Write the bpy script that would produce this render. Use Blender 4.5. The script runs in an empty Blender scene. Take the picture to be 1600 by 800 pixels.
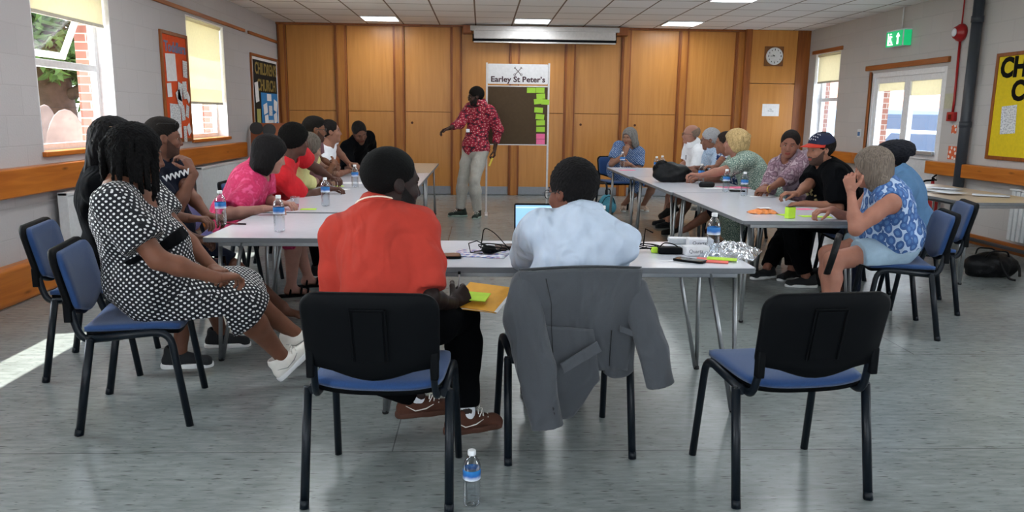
import bpy, bmesh, math, random
import numpy as np
from mathutils import Vector, Matrix

C = bpy.context.scene.collection
scene = bpy.context.scene
rad = math.radians

# ------------------------------------------------------------------ camera
CAM_H, FPX = 1.4, 1200.0
_p, _y, _r = math.atan(220/1200), rad(2.35), 0.012
FW = Vector((math.sin(_y)*math.cos(_p), math.cos(_y)*math.cos(_p), -math.sin(_p)))
_r0 = Vector((math.cos(_y), -math.sin(_y), 0)); _u0 = _r0.cross(FW)
RT = _r0*math.cos(_r) + _u0*math.sin(_r); UP = -_r0*math.sin(_r) + _u0*math.cos(_r)
cam_d = bpy.data.cameras.new('camera'); cam = bpy.data.objects.new('camera', cam_d); C.objects.link(cam)
cam.matrix_world = Matrix(((RT.x, UP.x, -FW.x, 0), (RT.y, UP.y, -FW.y, 0), (RT.z, UP.z, -FW.z, CAM_H), (0, 0, 0, 1)))
cam_d.sensor_width = 36; cam_d.lens = 36*FPX/1600; cam_d.clip_end = 300; cam_d.clip_start = 0.05
scene.camera = cam

def at(px, py, Y):
    """world point seen at a photo pixel on the vertical plane y = Y"""
    d = FW*FPX + RT*(px-800) + UP*(400-py)
    return Vector((0, 0, CAM_H)) + d*(Y/d.y)
def atz(px, py, z=0.0):
    d = FW*FPX + RT*(px-800) + UP*(400-py)
    return Vector((0, 0, CAM_H)) + d*((z-CAM_H)/d.z)
def atx(px, py, X):
    d = FW*FPX + RT*(px-800) + UP*(400-py)
    return Vector((0, 0, CAM_H)) + d*(X/d.x)

# ------------------------------------------------------------------ view, world, sun
vs = scene.view_settings
scene.display_settings.display_device = 'sRGB'
vs.view_transform = 'Standard'; vs.look = 'None'; vs.gamma = 1.0; vs.use_curve_mapping = False
vs.exposure = 0.5
SKY = 5.2; SUN = 13.0; PANEL_W = 9.5; DAY_L = 112.0; DAY_R = 60.0; REAR_FILL = 4.0; CEIL_FILL = 110.0
world = bpy.data.worlds.new('daylight'); scene.world = world; world.use_nodes = True
wn = world.node_tree; wn.nodes.clear()
wo = wn.nodes.new('ShaderNodeOutputWorld'); wb = wn.nodes.new('ShaderNodeBackground')
wb.inputs[1].default_value = SKY
tc = wn.nodes.new('ShaderNodeTexCoord'); sp = wn.nodes.new('ShaderNodeSeparateXYZ'); cr = wn.nodes.new('ShaderNodeValToRGB')
wn.links.new(tc.outputs['Generated'], sp.inputs[0]); wn.links.new(sp.outputs[2], cr.inputs[0])
cr.color_ramp.elements[0].position = 0.0; cr.color_ramp.elements[0].color = (0.95, 0.97, 1, 1)
cr.color_ramp.elements[1].position = 0.7; cr.color_ramp.elements[1].color = (0.62, 0.76, 1.0, 1)
wn.links.new(cr.outputs[0], wb.inputs[0]); wn.links.new(wb.outputs[0], wo.inputs[0])
sd = bpy.data.lights.new('sun', 'SUN'); sd.energy = SUN; sd.angle = rad(0.6); sd.color = (1, 0.95, 0.86)
sun = bpy.data.objects.new('sun', sd); C.objects.link(sun)
sun.rotation_euler = Vector((0.62, 0.12, -1)).to_track_quat('-Z', 'Y').to_euler(); sun.location = (-9, 0, 9)
def area(name, loc, direction, sx, sy, power, col=(1, 1, 1)):
    l = bpy.data.lights.new(name, 'AREA'); l.shape = 'RECTANGLE'; l.size = sx; l.size_y = sy; l.energy = power; l.color = col
    o = bpy.data.objects.new(name, l); C.objects.link(o); o.location = loc
    o.rotation_euler = Vector(direction).to_track_quat('-Z', 'Y').to_euler()
    return o

# ------------------------------------------------------------------ colours and materials
def lin(h):
    h = h.lstrip('#'); c = [int(h[i:i+2], 16)/255 for i in (0, 2, 4)]
    return tuple((x/12.92 if x <= 0.04045 else ((x+0.055)/1.055)**2.4) for x in c) + (1,)
M = {}
def mat(name, col, rough=0.5, metal=0.0, var=0.06, scale=30.0, bump=0.0, bscale=None, spec=0.5, trans=0.0, emit=0.0, ior=1.45, sheen=0.0, fold=0.0):
    if name in M: return M[name]
    m = bpy.data.materials.new(name); m.use_nodes = True; nt = m.node_tree
    b = nt.nodes['Principled BSDF']; c = lin(col)
    b.inputs['Roughness'].default_value = rough; b.inputs['Metallic'].default_value = metal
    b.inputs['Specular IOR Level'].default_value = spec; b.inputs['Transmission Weight'].default_value = trans; b.inputs['IOR'].default_value = ior
    if sheen: b.inputs['Sheen Weight'].default_value = sheen
    t = nt.nodes.new('ShaderNodeTexCoord'); n = nt.nodes.new('ShaderNodeTexNoise'); n.inputs['Scale'].default_value = scale; n.inputs['Detail'].default_value = 4
    nt.links.new(t.outputs['Object'], n.inputs['Vector'])
    r = nt.nodes.new('ShaderNodeValToRGB')
    r.color_ramp.elements[0].position = 0.3; r.color_ramp.elements[1].position = 0.7
    r.color_ramp.elements[0].color = tuple(x*(1-var) for x in c[:3])+(1,); r.color_ramp.elements[1].color = tuple(min(1, x*(1+var)) for x in c[:3])+(1,)
    nt.links.new(n.outputs['Fac'], r.inputs[0]); nt.links.new(r.outputs[0], b.inputs['Base Color'])
    if emit:
        nt.links.new(r.outputs[0], b.inputs['Emission Color']); b.inputs['Emission Strength'].default_value = emit
    if bump:
        n2 = nt.nodes.new('ShaderNodeTexNoise'); n2.inputs['Scale'].default_value = bscale or scale*3; n2.inputs['Detail'].default_value = 3
        nt.links.new(t.outputs['Object'], n2.inputs['Vector'])
        bp = nt.nodes.new('ShaderNodeBump'); bp.inputs['Strength'].default_value = bump; bp.inputs['Distance'].default_value = 0.01
        nt.links.new(n2.outputs['Fac'], bp.inputs['Height']); nt.links.new(bp.outputs[0], b.inputs['Normal'])
    if fold:
        mp = nt.nodes.new('ShaderNodeMapping'); mp.inputs['Scale'].default_value = (1, 1, 0.55); mp.inputs['Rotation'].default_value = (0.3, 0.5, 0.4); nt.links.new(t.outputs['Object'], mp.inputs[0])
        n3 = nt.nodes.new('ShaderNodeTexNoise'); n3.inputs['Scale'].default_value = 6.5; n3.inputs['Detail'].default_value = 2.0; n3.inputs['Distortion'].default_value = 0.9; nt.links.new(mp.outputs[0], n3.inputs['Vector'])
        b3 = nt.nodes.new('ShaderNodeBump'); b3.inputs['Strength'].default_value = 1.0; b3.inputs['Distance'].default_value = 0.05*fold; nt.links.new(n3.outputs['Fac'], b3.inputs['Height'])
        if bump: nt.links.new(b3.outputs[0], bp.inputs['Normal'])
        else: nt.links.new(b3.outputs[0], b.inputs['Normal'])
    M[name] = m; return m
def bs(m): return m.node_tree.nodes['Principled BSDF']
def ramp(nt, stops, const=False):
    r = nt.nodes.new('ShaderNodeValToRGB'); e = r.color_ramp.elements
    if const: r.color_ramp.interpolation = 'CONSTANT'
    while len(e) < len(stops): e.new(0.5)
    for i, (p, c) in enumerate(stops): e[i].position = p; e[i].color = lin(c) if isinstance(c, str) else c
    return r
def boxproj(nt):
    """surface coordinates from object space, picking the dominant side"""
    t = nt.nodes.new('ShaderNodeTexCoord'); g = nt.nodes.new('ShaderNodeNewGeometry')
    s = nt.nodes.new('ShaderNodeSeparateXYZ'); a = nt.nodes.new('ShaderNodeVectorMath'); a.operation = 'ABSOLUTE'
    nt.links.new(g.outputs['Normal'], a.inputs[0]); sa = nt.nodes.new('ShaderNodeSeparateXYZ'); nt.links.new(a.outputs[0], sa.inputs[0])
    nt.links.new(t.outputs['Object'], s.inputs[0])
    def comb(u, v):
        c = nt.nodes.new('ShaderNodeCombineXYZ'); nt.links.new(s.outputs[u], c.inputs[0]); nt.links.new(s.outputs[v], c.inputs[1]); return c
    def gt(p, q):
        m = nt.nodes.new('ShaderNodeMath'); m.operation = 'GREATER_THAN'; nt.links.new(p, m.inputs[0]); nt.links.new(q, m.inputs[1]); return m
    def mix(f, p, q):
        m = nt.nodes.new('ShaderNodeMix'); m.data_type = 'VECTOR'; nt.links.new(f.outputs[0], m.inputs[0]); nt.links.new(p, m.inputs[4]); nt.links.new(q, m.inputs[5]); return m.outputs[1]
    xy = comb(0, 1).outputs[0]; yz = comb(1, 2).outputs[0]; xz = comb(0, 2).outputs[0]
    side = mix(gt(sa.outputs[0], sa.outputs[1]), xz, yz)
    mx = nt.nodes.new('ShaderNodeMath'); mx.operation = 'MAXIMUM'; nt.links.new(sa.outputs[0], mx.inputs[0]); nt.links.new(sa.outputs[1], mx.inputs[1])
    return mix(gt(sa.outputs[2], mx.outputs[0]), side, xy)
def dots(name, base, dot, pitch=0.03, r=0.3, rough=0.8):
    if name in M: return M[name]
    m = mat(name, base, rough, fold=0.8); nt = m.node_tree; v = boxproj(nt)
    mp = nt.nodes.new('ShaderNodeMapping'); mp.inputs['Rotation'].default_value = (0, 0, rad(45)); s = 1/pitch; mp.inputs['Scale'].default_value = (s, s*1.15, s)
    nt.links.new(v, mp.inputs[0])
    vo = nt.nodes.new('ShaderNodeTexVoronoi'); vo.voronoi_dimensions = '2D'; vo.inputs['Randomness'].default_value = 0.12; vo.inputs['Scale'].default_value = 1
    nt.links.new(mp.outputs[0], vo.inputs['Vector'])
    rr = ramp(nt, [(0, dot), (r, base)], True); nt.links.new(vo.outputs['Distance'], rr.inputs[0]); nt.links.new(rr.outputs[0], bs(m).inputs['Base Color'])
    return m
def cells(name, stops, scale, rough=0.8, rnd=1.0, feature='F1', stretch=(1, 1, 1), const=True, noisy=0.0):
    """printed cloth: patches of colour around scattered points"""
    if name in M: return M[name]
    m = mat(name, '#808080', rough, fold=0.8); nt = m.node_tree; v = boxproj(nt)
    mp = nt.nodes.new('ShaderNodeMapping'); mp.inputs['Scale'].default_value = stretch; mp.inputs['Rotation'].default_value = (0, 0, 0.5); nt.links.new(v, mp.inputs[0])
    vo = nt.nodes.new('ShaderNodeTexVoronoi'); vo.voronoi_dimensions = '2D'; vo.feature = feature; vo.inputs['Scale'].default_value = scale; vo.inputs['Randomness'].default_value = rnd
    src = mp.outputs[0]
    if noisy:
        n = nt.nodes.new('ShaderNodeTexNoise'); n.inputs['Scale'].default_value = scale*0.8; nt.links.new(mp.outputs[0], n.inputs['Vector'])
        ad = nt.nodes.new('ShaderNodeVectorMath'); ad.operation = 'MULTIPLY_ADD'; nt.links.new(n.outputs['Color'], ad.inputs[0]); ad.inputs[1].default_value = (noisy,)*3; nt.links.new(mp.outputs[0], ad.inputs[2]); src = ad.outputs[0]
    nt.links.new(src, vo.inputs['Vector'])
    rr = ramp(nt, stops, const); nt.links.new(vo.outputs['Distance'], rr.inputs[0]); nt.links.new(rr.outputs[0], bs(m).inputs['Base Color'])
    return m

# ------------------------------------------------------------------ tagging and parents
def tag(o, label=None, cat=None, group=None, kind=None):
    if label: o['label'] = label
    if cat: o['category'] = cat
    if group: o['group'] = group
    if kind: o['kind'] = kind
    return o
def empty(name, loc=(0, 0, 0), rz=0.0, **k):
    o = bpy.data.objects.new(name, None); C.objects.link(o); o.location = loc; o.rotation_euler = (0, 0, rz); o.empty_display_size = 0.1
    return tag(o, **k)
def copy_tree(o, parent=None):
    c = o.copy(); C.objects.link(c)
    if parent is not None: c.parent = parent
    for ch in o.children: copy_tree(ch, c)
    return c
def purge(name):
    pass

# ------------------------------------------------------------------ mesh builder
class MB:
    def __init__(s): s.bm = bmesh.new(); s.mi = 0
    def _add(s, vs_, fs, smooth=False):
        bv = [s.bm.verts.new(v) for v in vs_]
        out = []
        for f in fs:
            try:
                q = s.bm.faces.new([bv[i] for i in f]); q.material_index = s.mi; q.smooth = smooth; out.append(q)
            except ValueError: pass
        return bv, out
    def box(s, lo, hi, bev=0.0, seg=2, rot=None, piv=None):
        x0, y0, z0 = lo; x1, y1, z1 = hi
        V = [Vector(p) for p in ((x0,y0,z0),(x1,y0,z0),(x1,y1,z0),(x0,y1,z0),(x0,y0,z1),(x1,y0,z1),(x1,y1,z1),(x0,y1,z1))]
        if rot is not None:
            pv = Vector(piv) if piv is not None else (Vector(lo)+Vector(hi))/2
            V = [rot @ (v-pv) + pv for v in V]
        bv, fs = s._add(V, ((0,3,2,1),(4,5,6,7),(0,1,5,4),(1,2,6,5),(2,3,7,6),(3,0,4,7)))
        if bev > 0:
            ed = list({e for f in fs for e in f.edges})
            r = bmesh.ops.bevel(s.bm, geom=ed, offset=bev, segments=seg, affect='EDGES', profile=0.6)
            for f in r['faces']: f.material_index = s.mi; f.smooth = True
        return s
    def prism(s, pts, axis, a, b, bev=0.0, seg=2, smooth=False):
        """outline pts (u,v) pushed along axis from a to b; axis 0: (u,v)=(y,z), 1: (x,z), 2: (x,y)"""
        def P(u, v, t): return (t, u, v) if axis == 0 else ((u, t, v) if axis == 1 else (u, v, t))
        n = len(pts)
        V = [P(u, v, a) for u, v in pts] + [P(u, v, b) for u, v in pts]
        F = [tuple(range(n))[::-1], tuple(range(n, 2*n))] + [(i, (i+1) % n, n+(i+1) % n, n+i) for i in range(n)]
        bv, fs = s._add(V, F)
        if smooth:
            for f in fs[2:]: f.smooth = True
        if bev > 0:
            ed = list({e for f in fs[:2] for e in f.edges})
            r = bmesh.ops.bevel(s.bm, geom=ed, offset=bev, segments=seg, affect='EDGES', profile=0.6)
            for f in r['faces']: f.material_index = s.mi; f.smooth = True
        return s
    def tube(s, path, r, n=10, squash=None, caps=True, closed=False):
        P = [Vector(p) for p in path]; R = r if isinstance(r, (list, tuple)) else [r]*len(P)
        rings = []; up = None
        for i, p in enumerate(P):
            if closed: t = (P[(i+1) % len(P)] - P[i-1]).normalized()
            elif i == 0: t = (P[1]-P[0]).normalized()
            elif i == len(P)-1: t = (P[-1]-P[-2]).normalized()
            else: t = ((P[i+1]-P[i]).normalized() + (P[i]-P[i-1]).normalized()).normalized()
            if up is None: up = Vector((1, 0, 0)) if abs(t.x) < 0.9 else Vector((0, 1, 0))
            a = (up - t*up.dot(t)).normalized(); b = t.cross(a); up = a
            k1, k2 = squash if squash else (1, 1)
            rings.append([s.bm.verts.new(p + a*math.cos(2*math.pi*j/n)*R[i]*k1 + b*math.sin(2*math.pi*j/n)*R[i]*k2) for j in range(n)])
        m = len(rings)
        for i in range(m if closed else m-1):
            A, B = rings[i], rings[(i+1) % m]
            for j in range(n):
                f = s.bm.faces.new((A[j], A[(j+1) % n], B[(j+1) % n], B[j])); f.smooth = True; f.material_index = s.mi
        if caps and not closed:
            f = s.bm.faces.new(rings[0][::-1]); f.material_index = s.mi
            f = s.bm.faces.new(rings[-1]); f.material_index = s.mi
        return s
    def lathe(s, prof, n=24, c=(0, 0, 0), caps=True):
        rings = [[s.bm.verts.new((c[0]+r*math.cos(2*math.pi*j/n), c[1]+r*math.sin(2*math.pi*j/n), c[2]+z)) for j in range(n)] for r, z in prof]
        for A, B in zip(rings, rings[1:]):
            for j in range(n):
                f = s.bm.faces.new((A[j], A[(j+1) % n], B[(j+1) % n], B[j])); f.smooth = True; f.material_index = s.mi
        if caps:
            f = s.bm.faces.new(rings[0][::-1]); f.material_index = s.mi; f = s.bm.faces.new(rings[-1]); f.material_index = s.mi
        return s
    def grid(s, fn, nu, nv, smooth=True):
        V = [[s.bm.verts.new(fn(i/nu, j/nv)) for j in range(nv+1)] for i in range(nu+1)]
        for i in range(nu):
            for j in range(nv):
                f = s.bm.faces.new((V[i][j], V[i+1][j], V[i+1][j+1], V[i][j+1])); f.smooth = smooth; f.material_index = s.mi
        return s
    def xf(s, m): bmesh.ops.transform(s.bm, matrix=m, verts=s.bm.verts); return s
    def obj(s, name, mats, parent=None, **k):
        bmesh.ops.recalc_face_normals(s.bm, faces=s.bm.faces)
        me = bpy.data.meshes.new(name); s.bm.to_mesh(me); s.bm.free()
        for m in (mats if isinstance(mats, (list, tuple)) else [mats]): me.materials.append(m)
        o = bpy.data.objects.new(name, me); C.objects.link(o)
        if parent is not None: o.parent = parent
        return tag(o, **k)
def rrect(x0, y0, x1, y1, r, n=5):
    out = []
    for cx, cy, a0 in ((x1-r, y0+r, -90), (x1-r, y1-r, 0), (x0+r, y1-r, 90), (x0+r, y0+r, 180)):
        for i in range(n+1):
            a = rad(a0+90*i/n); out.append((cx+r*math.cos(a), cy+r*math.sin(a)))
    return out
def arc_path(pts, r=0.03, n=5):
    """polyline with rounded corners"""
    P = [Vector(p) for p in pts]; out = [P[0]]
    for i in range(1, len(P)-1):
        a, b, c = P[i-1], P[i], P[i+1]; d1 = (a-b); d2 = (c-b); q = min(r, d1.length*0.45, d2.length*0.45)
        s1 = b+d1.normalized()*q; s2 = b+d2.normalized()*q
        for k in range(n+1):
            t = k/n; out.append(s1*(1-t)**2 + b*2*t*(1-t) + s2*t*t)
    out.append(P[-1]); return out
def text_obj(name, body, size, m, parent=None, loc=(0, 0, 0), rot=(0, 0, 0), thick=0.001, bold=0.0, sx=1.0, align='CENTER', shear=0.0):
    cu = bpy.data.curves.new(name, 'FONT'); cu.body = body; cu.size = size; cu.extrude = thick; cu.offset = bold; cu.align_x = align; cu.align_y = 'CENTER'; cu.shear = shear; cu.resolution_u = 3
    t = bpy.data.objects.new(name, cu); C.objects.link(t); dg = bpy.context.evaluated_depsgraph_get(); dg.update()
    me = bpy.data.meshes.new_from_object(t.evaluated_get(dg)); bpy.data.objects.remove(t); bpy.data.curves.remove(cu)
    me.materials.clear(); me.materials.append(m)
    o = bpy.data.objects.new(name, me); C.objects.link(o); o.parent = parent
    o.location = loc; o.rotation_euler = rot; o.scale = (sx, 1, 1)
    return o
# ------------------------------------------------------------------ materials of the room
XL, XR, YB, YF, ZC = -3.48, 5.7, 13.7, -3.0, 2.9
def block_wall(name, col, rx):
    m = mat(name, col, 0.75); nt = m.node_tree
    t = nt.nodes.new('ShaderNodeTexCoord'); s = nt.nodes.new('ShaderNodeSeparateXYZ'); nt.links.new(t.outputs['Object'], s.inputs[0])
    c = nt.nodes.new('ShaderNodeCombineXYZ'); nt.links.new(s.outputs[rx], c.inputs[0]); nt.links.new(s.outputs[2], c.inputs[1])
    b = nt.nodes.new('ShaderNodeTexBrick'); nt.links.new(c.outputs[0], b.inputs['Vector'])
    b.inputs['Scale'].default_value = 1; b.inputs['Brick Width'].default_value = 0.45; b.inputs['Row Height'].default_value = 0.225
    b.inputs['Mortar Size'].default_value = 0.006; b.inputs['Mortar Smooth'].default_value = 0.6
    cc = lin(col); b.inputs['Color1'].default_value = cc; b.inputs['Color2'].default_value = tuple(x*0.95 for x in cc[:3])+(1,); b.inputs['Mortar'].default_value = tuple(x*0.91 for x in cc[:3])+(1,)
    nt.links.new(b.outputs['Color'], bs(m).inputs['Base Color'])
    n = nt.nodes.new('ShaderNodeTexNoise'); n.inputs['Scale'].default_value = 60; nt.links.new(t.outputs['Object'], n.inputs['Vector'])
    ma = nt.nodes.new('ShaderNodeMath'); ma.operation = 'MULTIPLY_ADD'; nt.links.new(b.outputs['Fac'], ma.inputs[0]); ma.inputs[1].default_value = -1.0; nt.links.new(n.outputs['Fac'], ma.inputs[2])
    bp = nt.nodes.new('ShaderNodeBump'); bp.inputs['Strength'].default_value = 0.35; bp.inputs['Distance'].default_value = 0.004
    nt.links.new(ma.outputs[0], bp.inputs['Height']); nt.links.new(bp.outputs[0], bs(m).inputs['Normal'])
    return m
def wood(name, c1, c2, rough=0.4, axis=2, scale=1.0, knots=False):
    m = mat(name, c1, rough); nt = m.node_tree
    t = nt.nodes.new('ShaderNodeTexCoord'); mp = nt.nodes.new('ShaderNodeMapping')
    sc = [14*scale]*3; sc[axis] = 0.9*scale; mp.inputs['Scale'].default_value = sc; nt.links.new(t.outputs['Object'], mp.inputs[0])
    n = nt.nodes.new('ShaderNodeTexNoise'); n.inputs['Scale'].default_value = 2.2; n.inputs['Detail'].default_value = 7; n.inputs['Distortion'].default_value = 0.6; nt.links.new(mp.outputs[0], n.inputs['Vector'])
    r = ramp(nt, [(0.3, c1), (0.68, c2)]); nt.links.new(n.outputs['Fac'], r.inputs[0]); nt.links.new(r.outputs[0], bs(m).inputs['Base Color'])
    if knots:
        mp2 = nt.nodes.new('ShaderNodeMapping'); s2 = [6, 6, 6]; s2[axis] = 1.6; mp2.inputs['Scale'].default_value = s2; nt.links.new(t.outputs['Object'], mp2.inputs[0])
        vo = nt.nodes.new('ShaderNodeTexVoronoi'); vo.inputs['Scale'].default_value = 1.3; nt.links.new(mp2.outputs[0], vo.inputs['Vector'])
        rk = ramp(nt, [(0.0, '#3a1a06'), (0.13, '#ffffff')]); nt.links.new(vo.outputs['Distance'], rk.inputs[0])
        mx = nt.nodes.new('ShaderNodeMix'); mx.data_type = 'RGBA'; mx.blend_type = 'MULTIPLY'; mx.inputs[0].default_value = 0.8
        nt.links.new(r.outputs[0], mx.inputs[6]); nt.links.new(rk.outputs[0], mx.inputs[7]); nt.links.new(mx.outputs[2], bs(m).inputs['Base Color'])
    return m
WALL_L = block_wall('painted_block_left', '#bebbbc', 1)
WALL_R = block_wall('painted_block_right', '#c0bbb8', 1)
WALL_F = block_wall('painted_block_rear', '#cbc8c6', 0)
PLY = wood('orange_veneer', '#b87a38', '#c68843', 0.33, 2, 0.6)
TRIMW = wood('red_brown_trim', '#7a3f14', '#95531d', 0.4, 2)
TRIMY = wood('trim_timber_along', '#8a4a18', '#a8622a', 0.4, 1)
RAIL = wood('knotty_pine_rail', '#ac5e1c', '#c57529', 0.35, 1, 0.8, knots=True)
POSTW = wood('post_timber', '#9c5f22', '#b3742e', 0.38, 2)
UPVC = mat('white_plastic_frame', '#e8e8ea', 0.35)
BLIND = mat('cream_roller_blind', '#e9e2cc', 0.8, bump=0.1, bscale=300)
bs(BLIND).inputs['Transmission Weight'].default_value = 0.0
_nt = BLIND.node_tree; _tr = _nt.nodes.new('ShaderNodeBsdfTranslucent'); _tr.inputs[0].default_value = lin('#f3ecd4'); _mx = _nt.nodes.new('ShaderNodeMixShader'); _mx.inputs[0].default_value = 0.45
_o = [n for n in _nt.nodes if n.type == 'OUTPUT_MATERIAL'][0]
_nt.links.new(bs(BLIND).outputs[0], _mx.inputs[1]); _nt.links.new(_tr.outputs[0], _mx.inputs[2]); _nt.links.new(_mx.outputs[0], _o.inputs[0])
GLASS = bpy.data.materials.new('window_glass'); GLASS.use_nodes = True
_nt = GLASS.node_tree; _nt.nodes.clear(); _o = _nt.nodes.new('ShaderNodeOutputMaterial'); _t = _nt.nodes.new('ShaderNodeBsdfTransparent'); _t.inputs[0].default_value = (0.95, 0.97, 0.97, 1)
_g = _nt.nodes.new('ShaderNodeBsdfGlossy'); _g.inputs['Roughness'].default_value = 0.02; _mx = _nt.nodes.new('ShaderNodeMixShader'); _fr = _nt.nodes.new('ShaderNodeFresnel')
_ge = _nt.nodes.new('ShaderNodeNewGeometry'); _sb = _nt.nodes.new('ShaderNodeMath'); _sb.operation = 'SUBTRACT'; _sb.use_clamp = True; _nt.links.new(_fr.outputs[0], _sb.inputs[0]); _nt.links.new(_ge.outputs['Backfacing'], _sb.inputs[1]); _nt.links.new(_sb.outputs[0], _mx.inputs[0]); _nt.links.new(_t.outputs[0], _mx.inputs[1]); _nt.links.new(_g.outputs[0], _mx.inputs[2]); _nt.links.new(_mx.outputs[0], _o.inputs[0])
BRICK = mat('red_brick', '#a5513d', 0.85); _nt = BRICK.node_tree; _v = boxproj(_nt); _b = _nt.nodes.new('ShaderNodeTexBrick'); _nt.links.new(_v, _b.inputs['Vector'])
_b.inputs['Scale'].default_value = 1; _b.inputs['Brick Width'].default_value = 0.225; _b.inputs['Row Height'].default_value = 0.078; _b.inputs['Mortar Size'].default_value = 0.006
_b.inputs['Color1'].default_value = lin('#8c5e50'); _b.inputs['Color2'].default_value = lin('#774a3e'); _b.inputs['Mortar'].default_value = lin('#a0968b')
_nt.links.new(_b.outputs['Color'], bs(BRICK).inputs['Base Color'])

# floor: grey marbled sheet vinyl with welded seams
FLOOR = mat('marbled_vinyl', '#6f7675', 0.28, spec=0.5); nt = FLOOR.node_tree
t = nt.nodes.new('ShaderNodeTexCoord')
n1 = nt.nodes.new('ShaderNodeTexNoise'); n1.inputs['Scale'].default_value = 2.2; n1.inputs['Detail'].default_value = 3; n1.inputs['Roughness'].default_value = 0.5
mp = nt.nodes.new('ShaderNodeMapping'); mp.inputs['Scale'].default_value = (1.0, 1.8, 1); nt.links.new(t.outputs['Object'], mp.inputs[0]); nt.links.new(mp.outputs[0], n1.inputs['Vector'])
n4 = nt.nodes.new('ShaderNodeTexNoise'); n4.inputs['Scale'].default_value = 1.0; n4.inputs['Detail'].default_value = 5; n4.inputs['Roughness'].default_value = 0.6
mp4 = nt.nodes.new('ShaderNodeMapping'); mp4.inputs['Scale'].default_value = (9, 40, 1); nt.links.new(t.outputs['Object'], mp4.inputs[0]); nt.links.new(mp4.outputs[0], n4.inputs['Vector'])
av4 = nt.nodes.new('ShaderNodeMath'); av4.operation = 'MULTIPLY_ADD'; av4.inputs[1].default_value = 0.45; nt.links.new(n1.outputs['Fac'], av4.inputs[0]); nt.links.new(n4.outputs['Fac'], av4.inputs[2])
r1 = ramp(nt, [(0.45, '#6b7270'), (0.72, '#7f8584'), (1.0, '#909695')]); nt.links.new(av4.outputs[0], r1.inputs[0])
def flecks(sx_, sy_, thr, c0, seed):
    mq = nt.nodes.new('ShaderNodeMapping'); mq.inputs['Scale'].default_value = (sx_, sy_, 1); mq.inputs['Location'].default_value = (seed, seed*0.7, 0); nt.links.new(t.outputs['Object'], mq.inputs[0])
    nn = nt.nodes.new('ShaderNodeTexNoise'); nn.inputs['Scale'].default_value = 1.6; nt.links.new(mq.outputs[0], nn.inputs['Vector'])
    av = nt.nodes.new('ShaderNodeVectorMath'); av.operation = 'MULTIPLY_ADD'; nt.links.new(nn.outputs['Color'], av.inputs[0]); av.inputs[1].default_value = (0.5, 0.5, 0.5); nt.links.new(mq.outputs[0], av.inputs[2])
    vo = nt.nodes.new('ShaderNodeTexVoronoi'); vo.voronoi_dimensions = '2D'; vo.inputs['Scale'].default_value = 1; nt.links.new(av.outputs[0], vo.inputs['Vector'])
    sc_ = nt.nodes.new('ShaderNodeSeparateColor'); nt.links.new(vo.outputs['Color'], sc_.inputs[0])
    ad = nt.nodes.new('ShaderNodeMath'); ad.operation = 'MULTIPLY_ADD'; nt.links.new(sc_.outputs[0], ad.inputs[0]); ad.inputs[1].default_value = 0.35; nt.links.new(vo.outputs['Distance'], ad.inputs[2])
    rq = ramp(nt, [(thr*0.25, c0), (thr*1.08, '#ffffff')]); nt.links.new(ad.outputs[0], rq.inputs[0]); return rq
f1 = flecks(8, 42, 0.22, '#9a9a97', 0.0); f2 = flecks(17, 74, 0.2, '#a6a6a4', 3.3)
mx = nt.nodes.new('ShaderNodeMix'); mx.data_type = 'RGBA'; mx.blend_type = 'MULTIPLY'; mx.inputs[0].default_value = 1.0
mxf = nt.nodes.new('ShaderNodeMix'); mxf.data_type = 'RGBA'; mxf.blend_type = 'MULTIPLY'; mxf.inputs[0].default_value = 1.0
nt.links.new(f1.outputs[0], mxf.inputs[6]); nt.links.new(f2.outputs[0], mxf.inputs[7])
nt.links.new(r1.outputs[0], mx.inputs[6]); nt.links.new(mxf.outputs[2], mx.inputs[7])
br = nt.nodes.new('ShaderNodeTexBrick'); mp3 = nt.nodes.new('ShaderNodeMapping'); mp3.inputs['Location'].default_value = (3.37, 2.27, 0); nt.links.new(t.outputs['Object'], mp3.inputs[0]); nt.links.new(mp3.outputs[0], br.inputs['Vector'])
br.inputs['Scale'].default_value = 1; br.inputs['Brick Width'].default_value = 6.0; br.inputs['Row Height'].default_value = 1.33; br.inputs['Mortar Size'].default_value = 0.003
br.inputs['Color1'].default_value = (1, 1, 1, 1); br.inputs['Color2'].default_value = (0.97, 0.97, 0.97, 1); br.inputs['Mortar'].default_value = (0.45, 0.45, 0.45, 1)
mx2 = nt.nodes.new('ShaderNodeMix'); mx2.data_type = 'RGBA'; mx2.blend_type = 'MULTIPLY'; mx2.inputs[0].default_value = 1
nt.links.new(mx.outputs[2], mx2.inputs[6]); nt.links.new(br.outputs['Color'], mx2.inputs[7]); nt.links.new(mx2.outputs[2], bs(FLOOR).inputs['Base Color'])
bs(FLOOR).inputs['Roughness'].default_value = 0.25
# ceiling: 600 mm tiles in a brown-grey grid
TW = 0.61; TL = 0.69
CEIL = mat('ceiling_tile', '#b9b6b2', 0.9); nt = CEIL.node_tree; t = nt.nodes.new('ShaderNodeTexCoord')
br = nt.nodes.new('ShaderNodeTexBrick'); mp = nt.nodes.new('ShaderNodeMapping'); mp.inputs['Location'].default_value = (0.107, -0.09, 0); nt.links.new(t.outputs['Object'], mp.inputs[0]); nt.links.new(mp.outputs[0], br.inputs['Vector'])
br.offset = 0.0; br.inputs['Scale'].default_value = 1; br.inputs['Brick Width'].default_value = TW; br.inputs['Row Height'].default_value = TL; br.inputs['Mortar Size'].default_value = 0.012
br.inputs['Color1'].default_value = lin('#f3f1f0'); br.inputs['Color2'].default_value = lin('#ecebe9'); br.inputs['Mortar'].default_value = lin('#7c6a5c')
nt.links.new(br.outputs['Color'], bs(CEIL).inputs['Base Color'])
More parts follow.
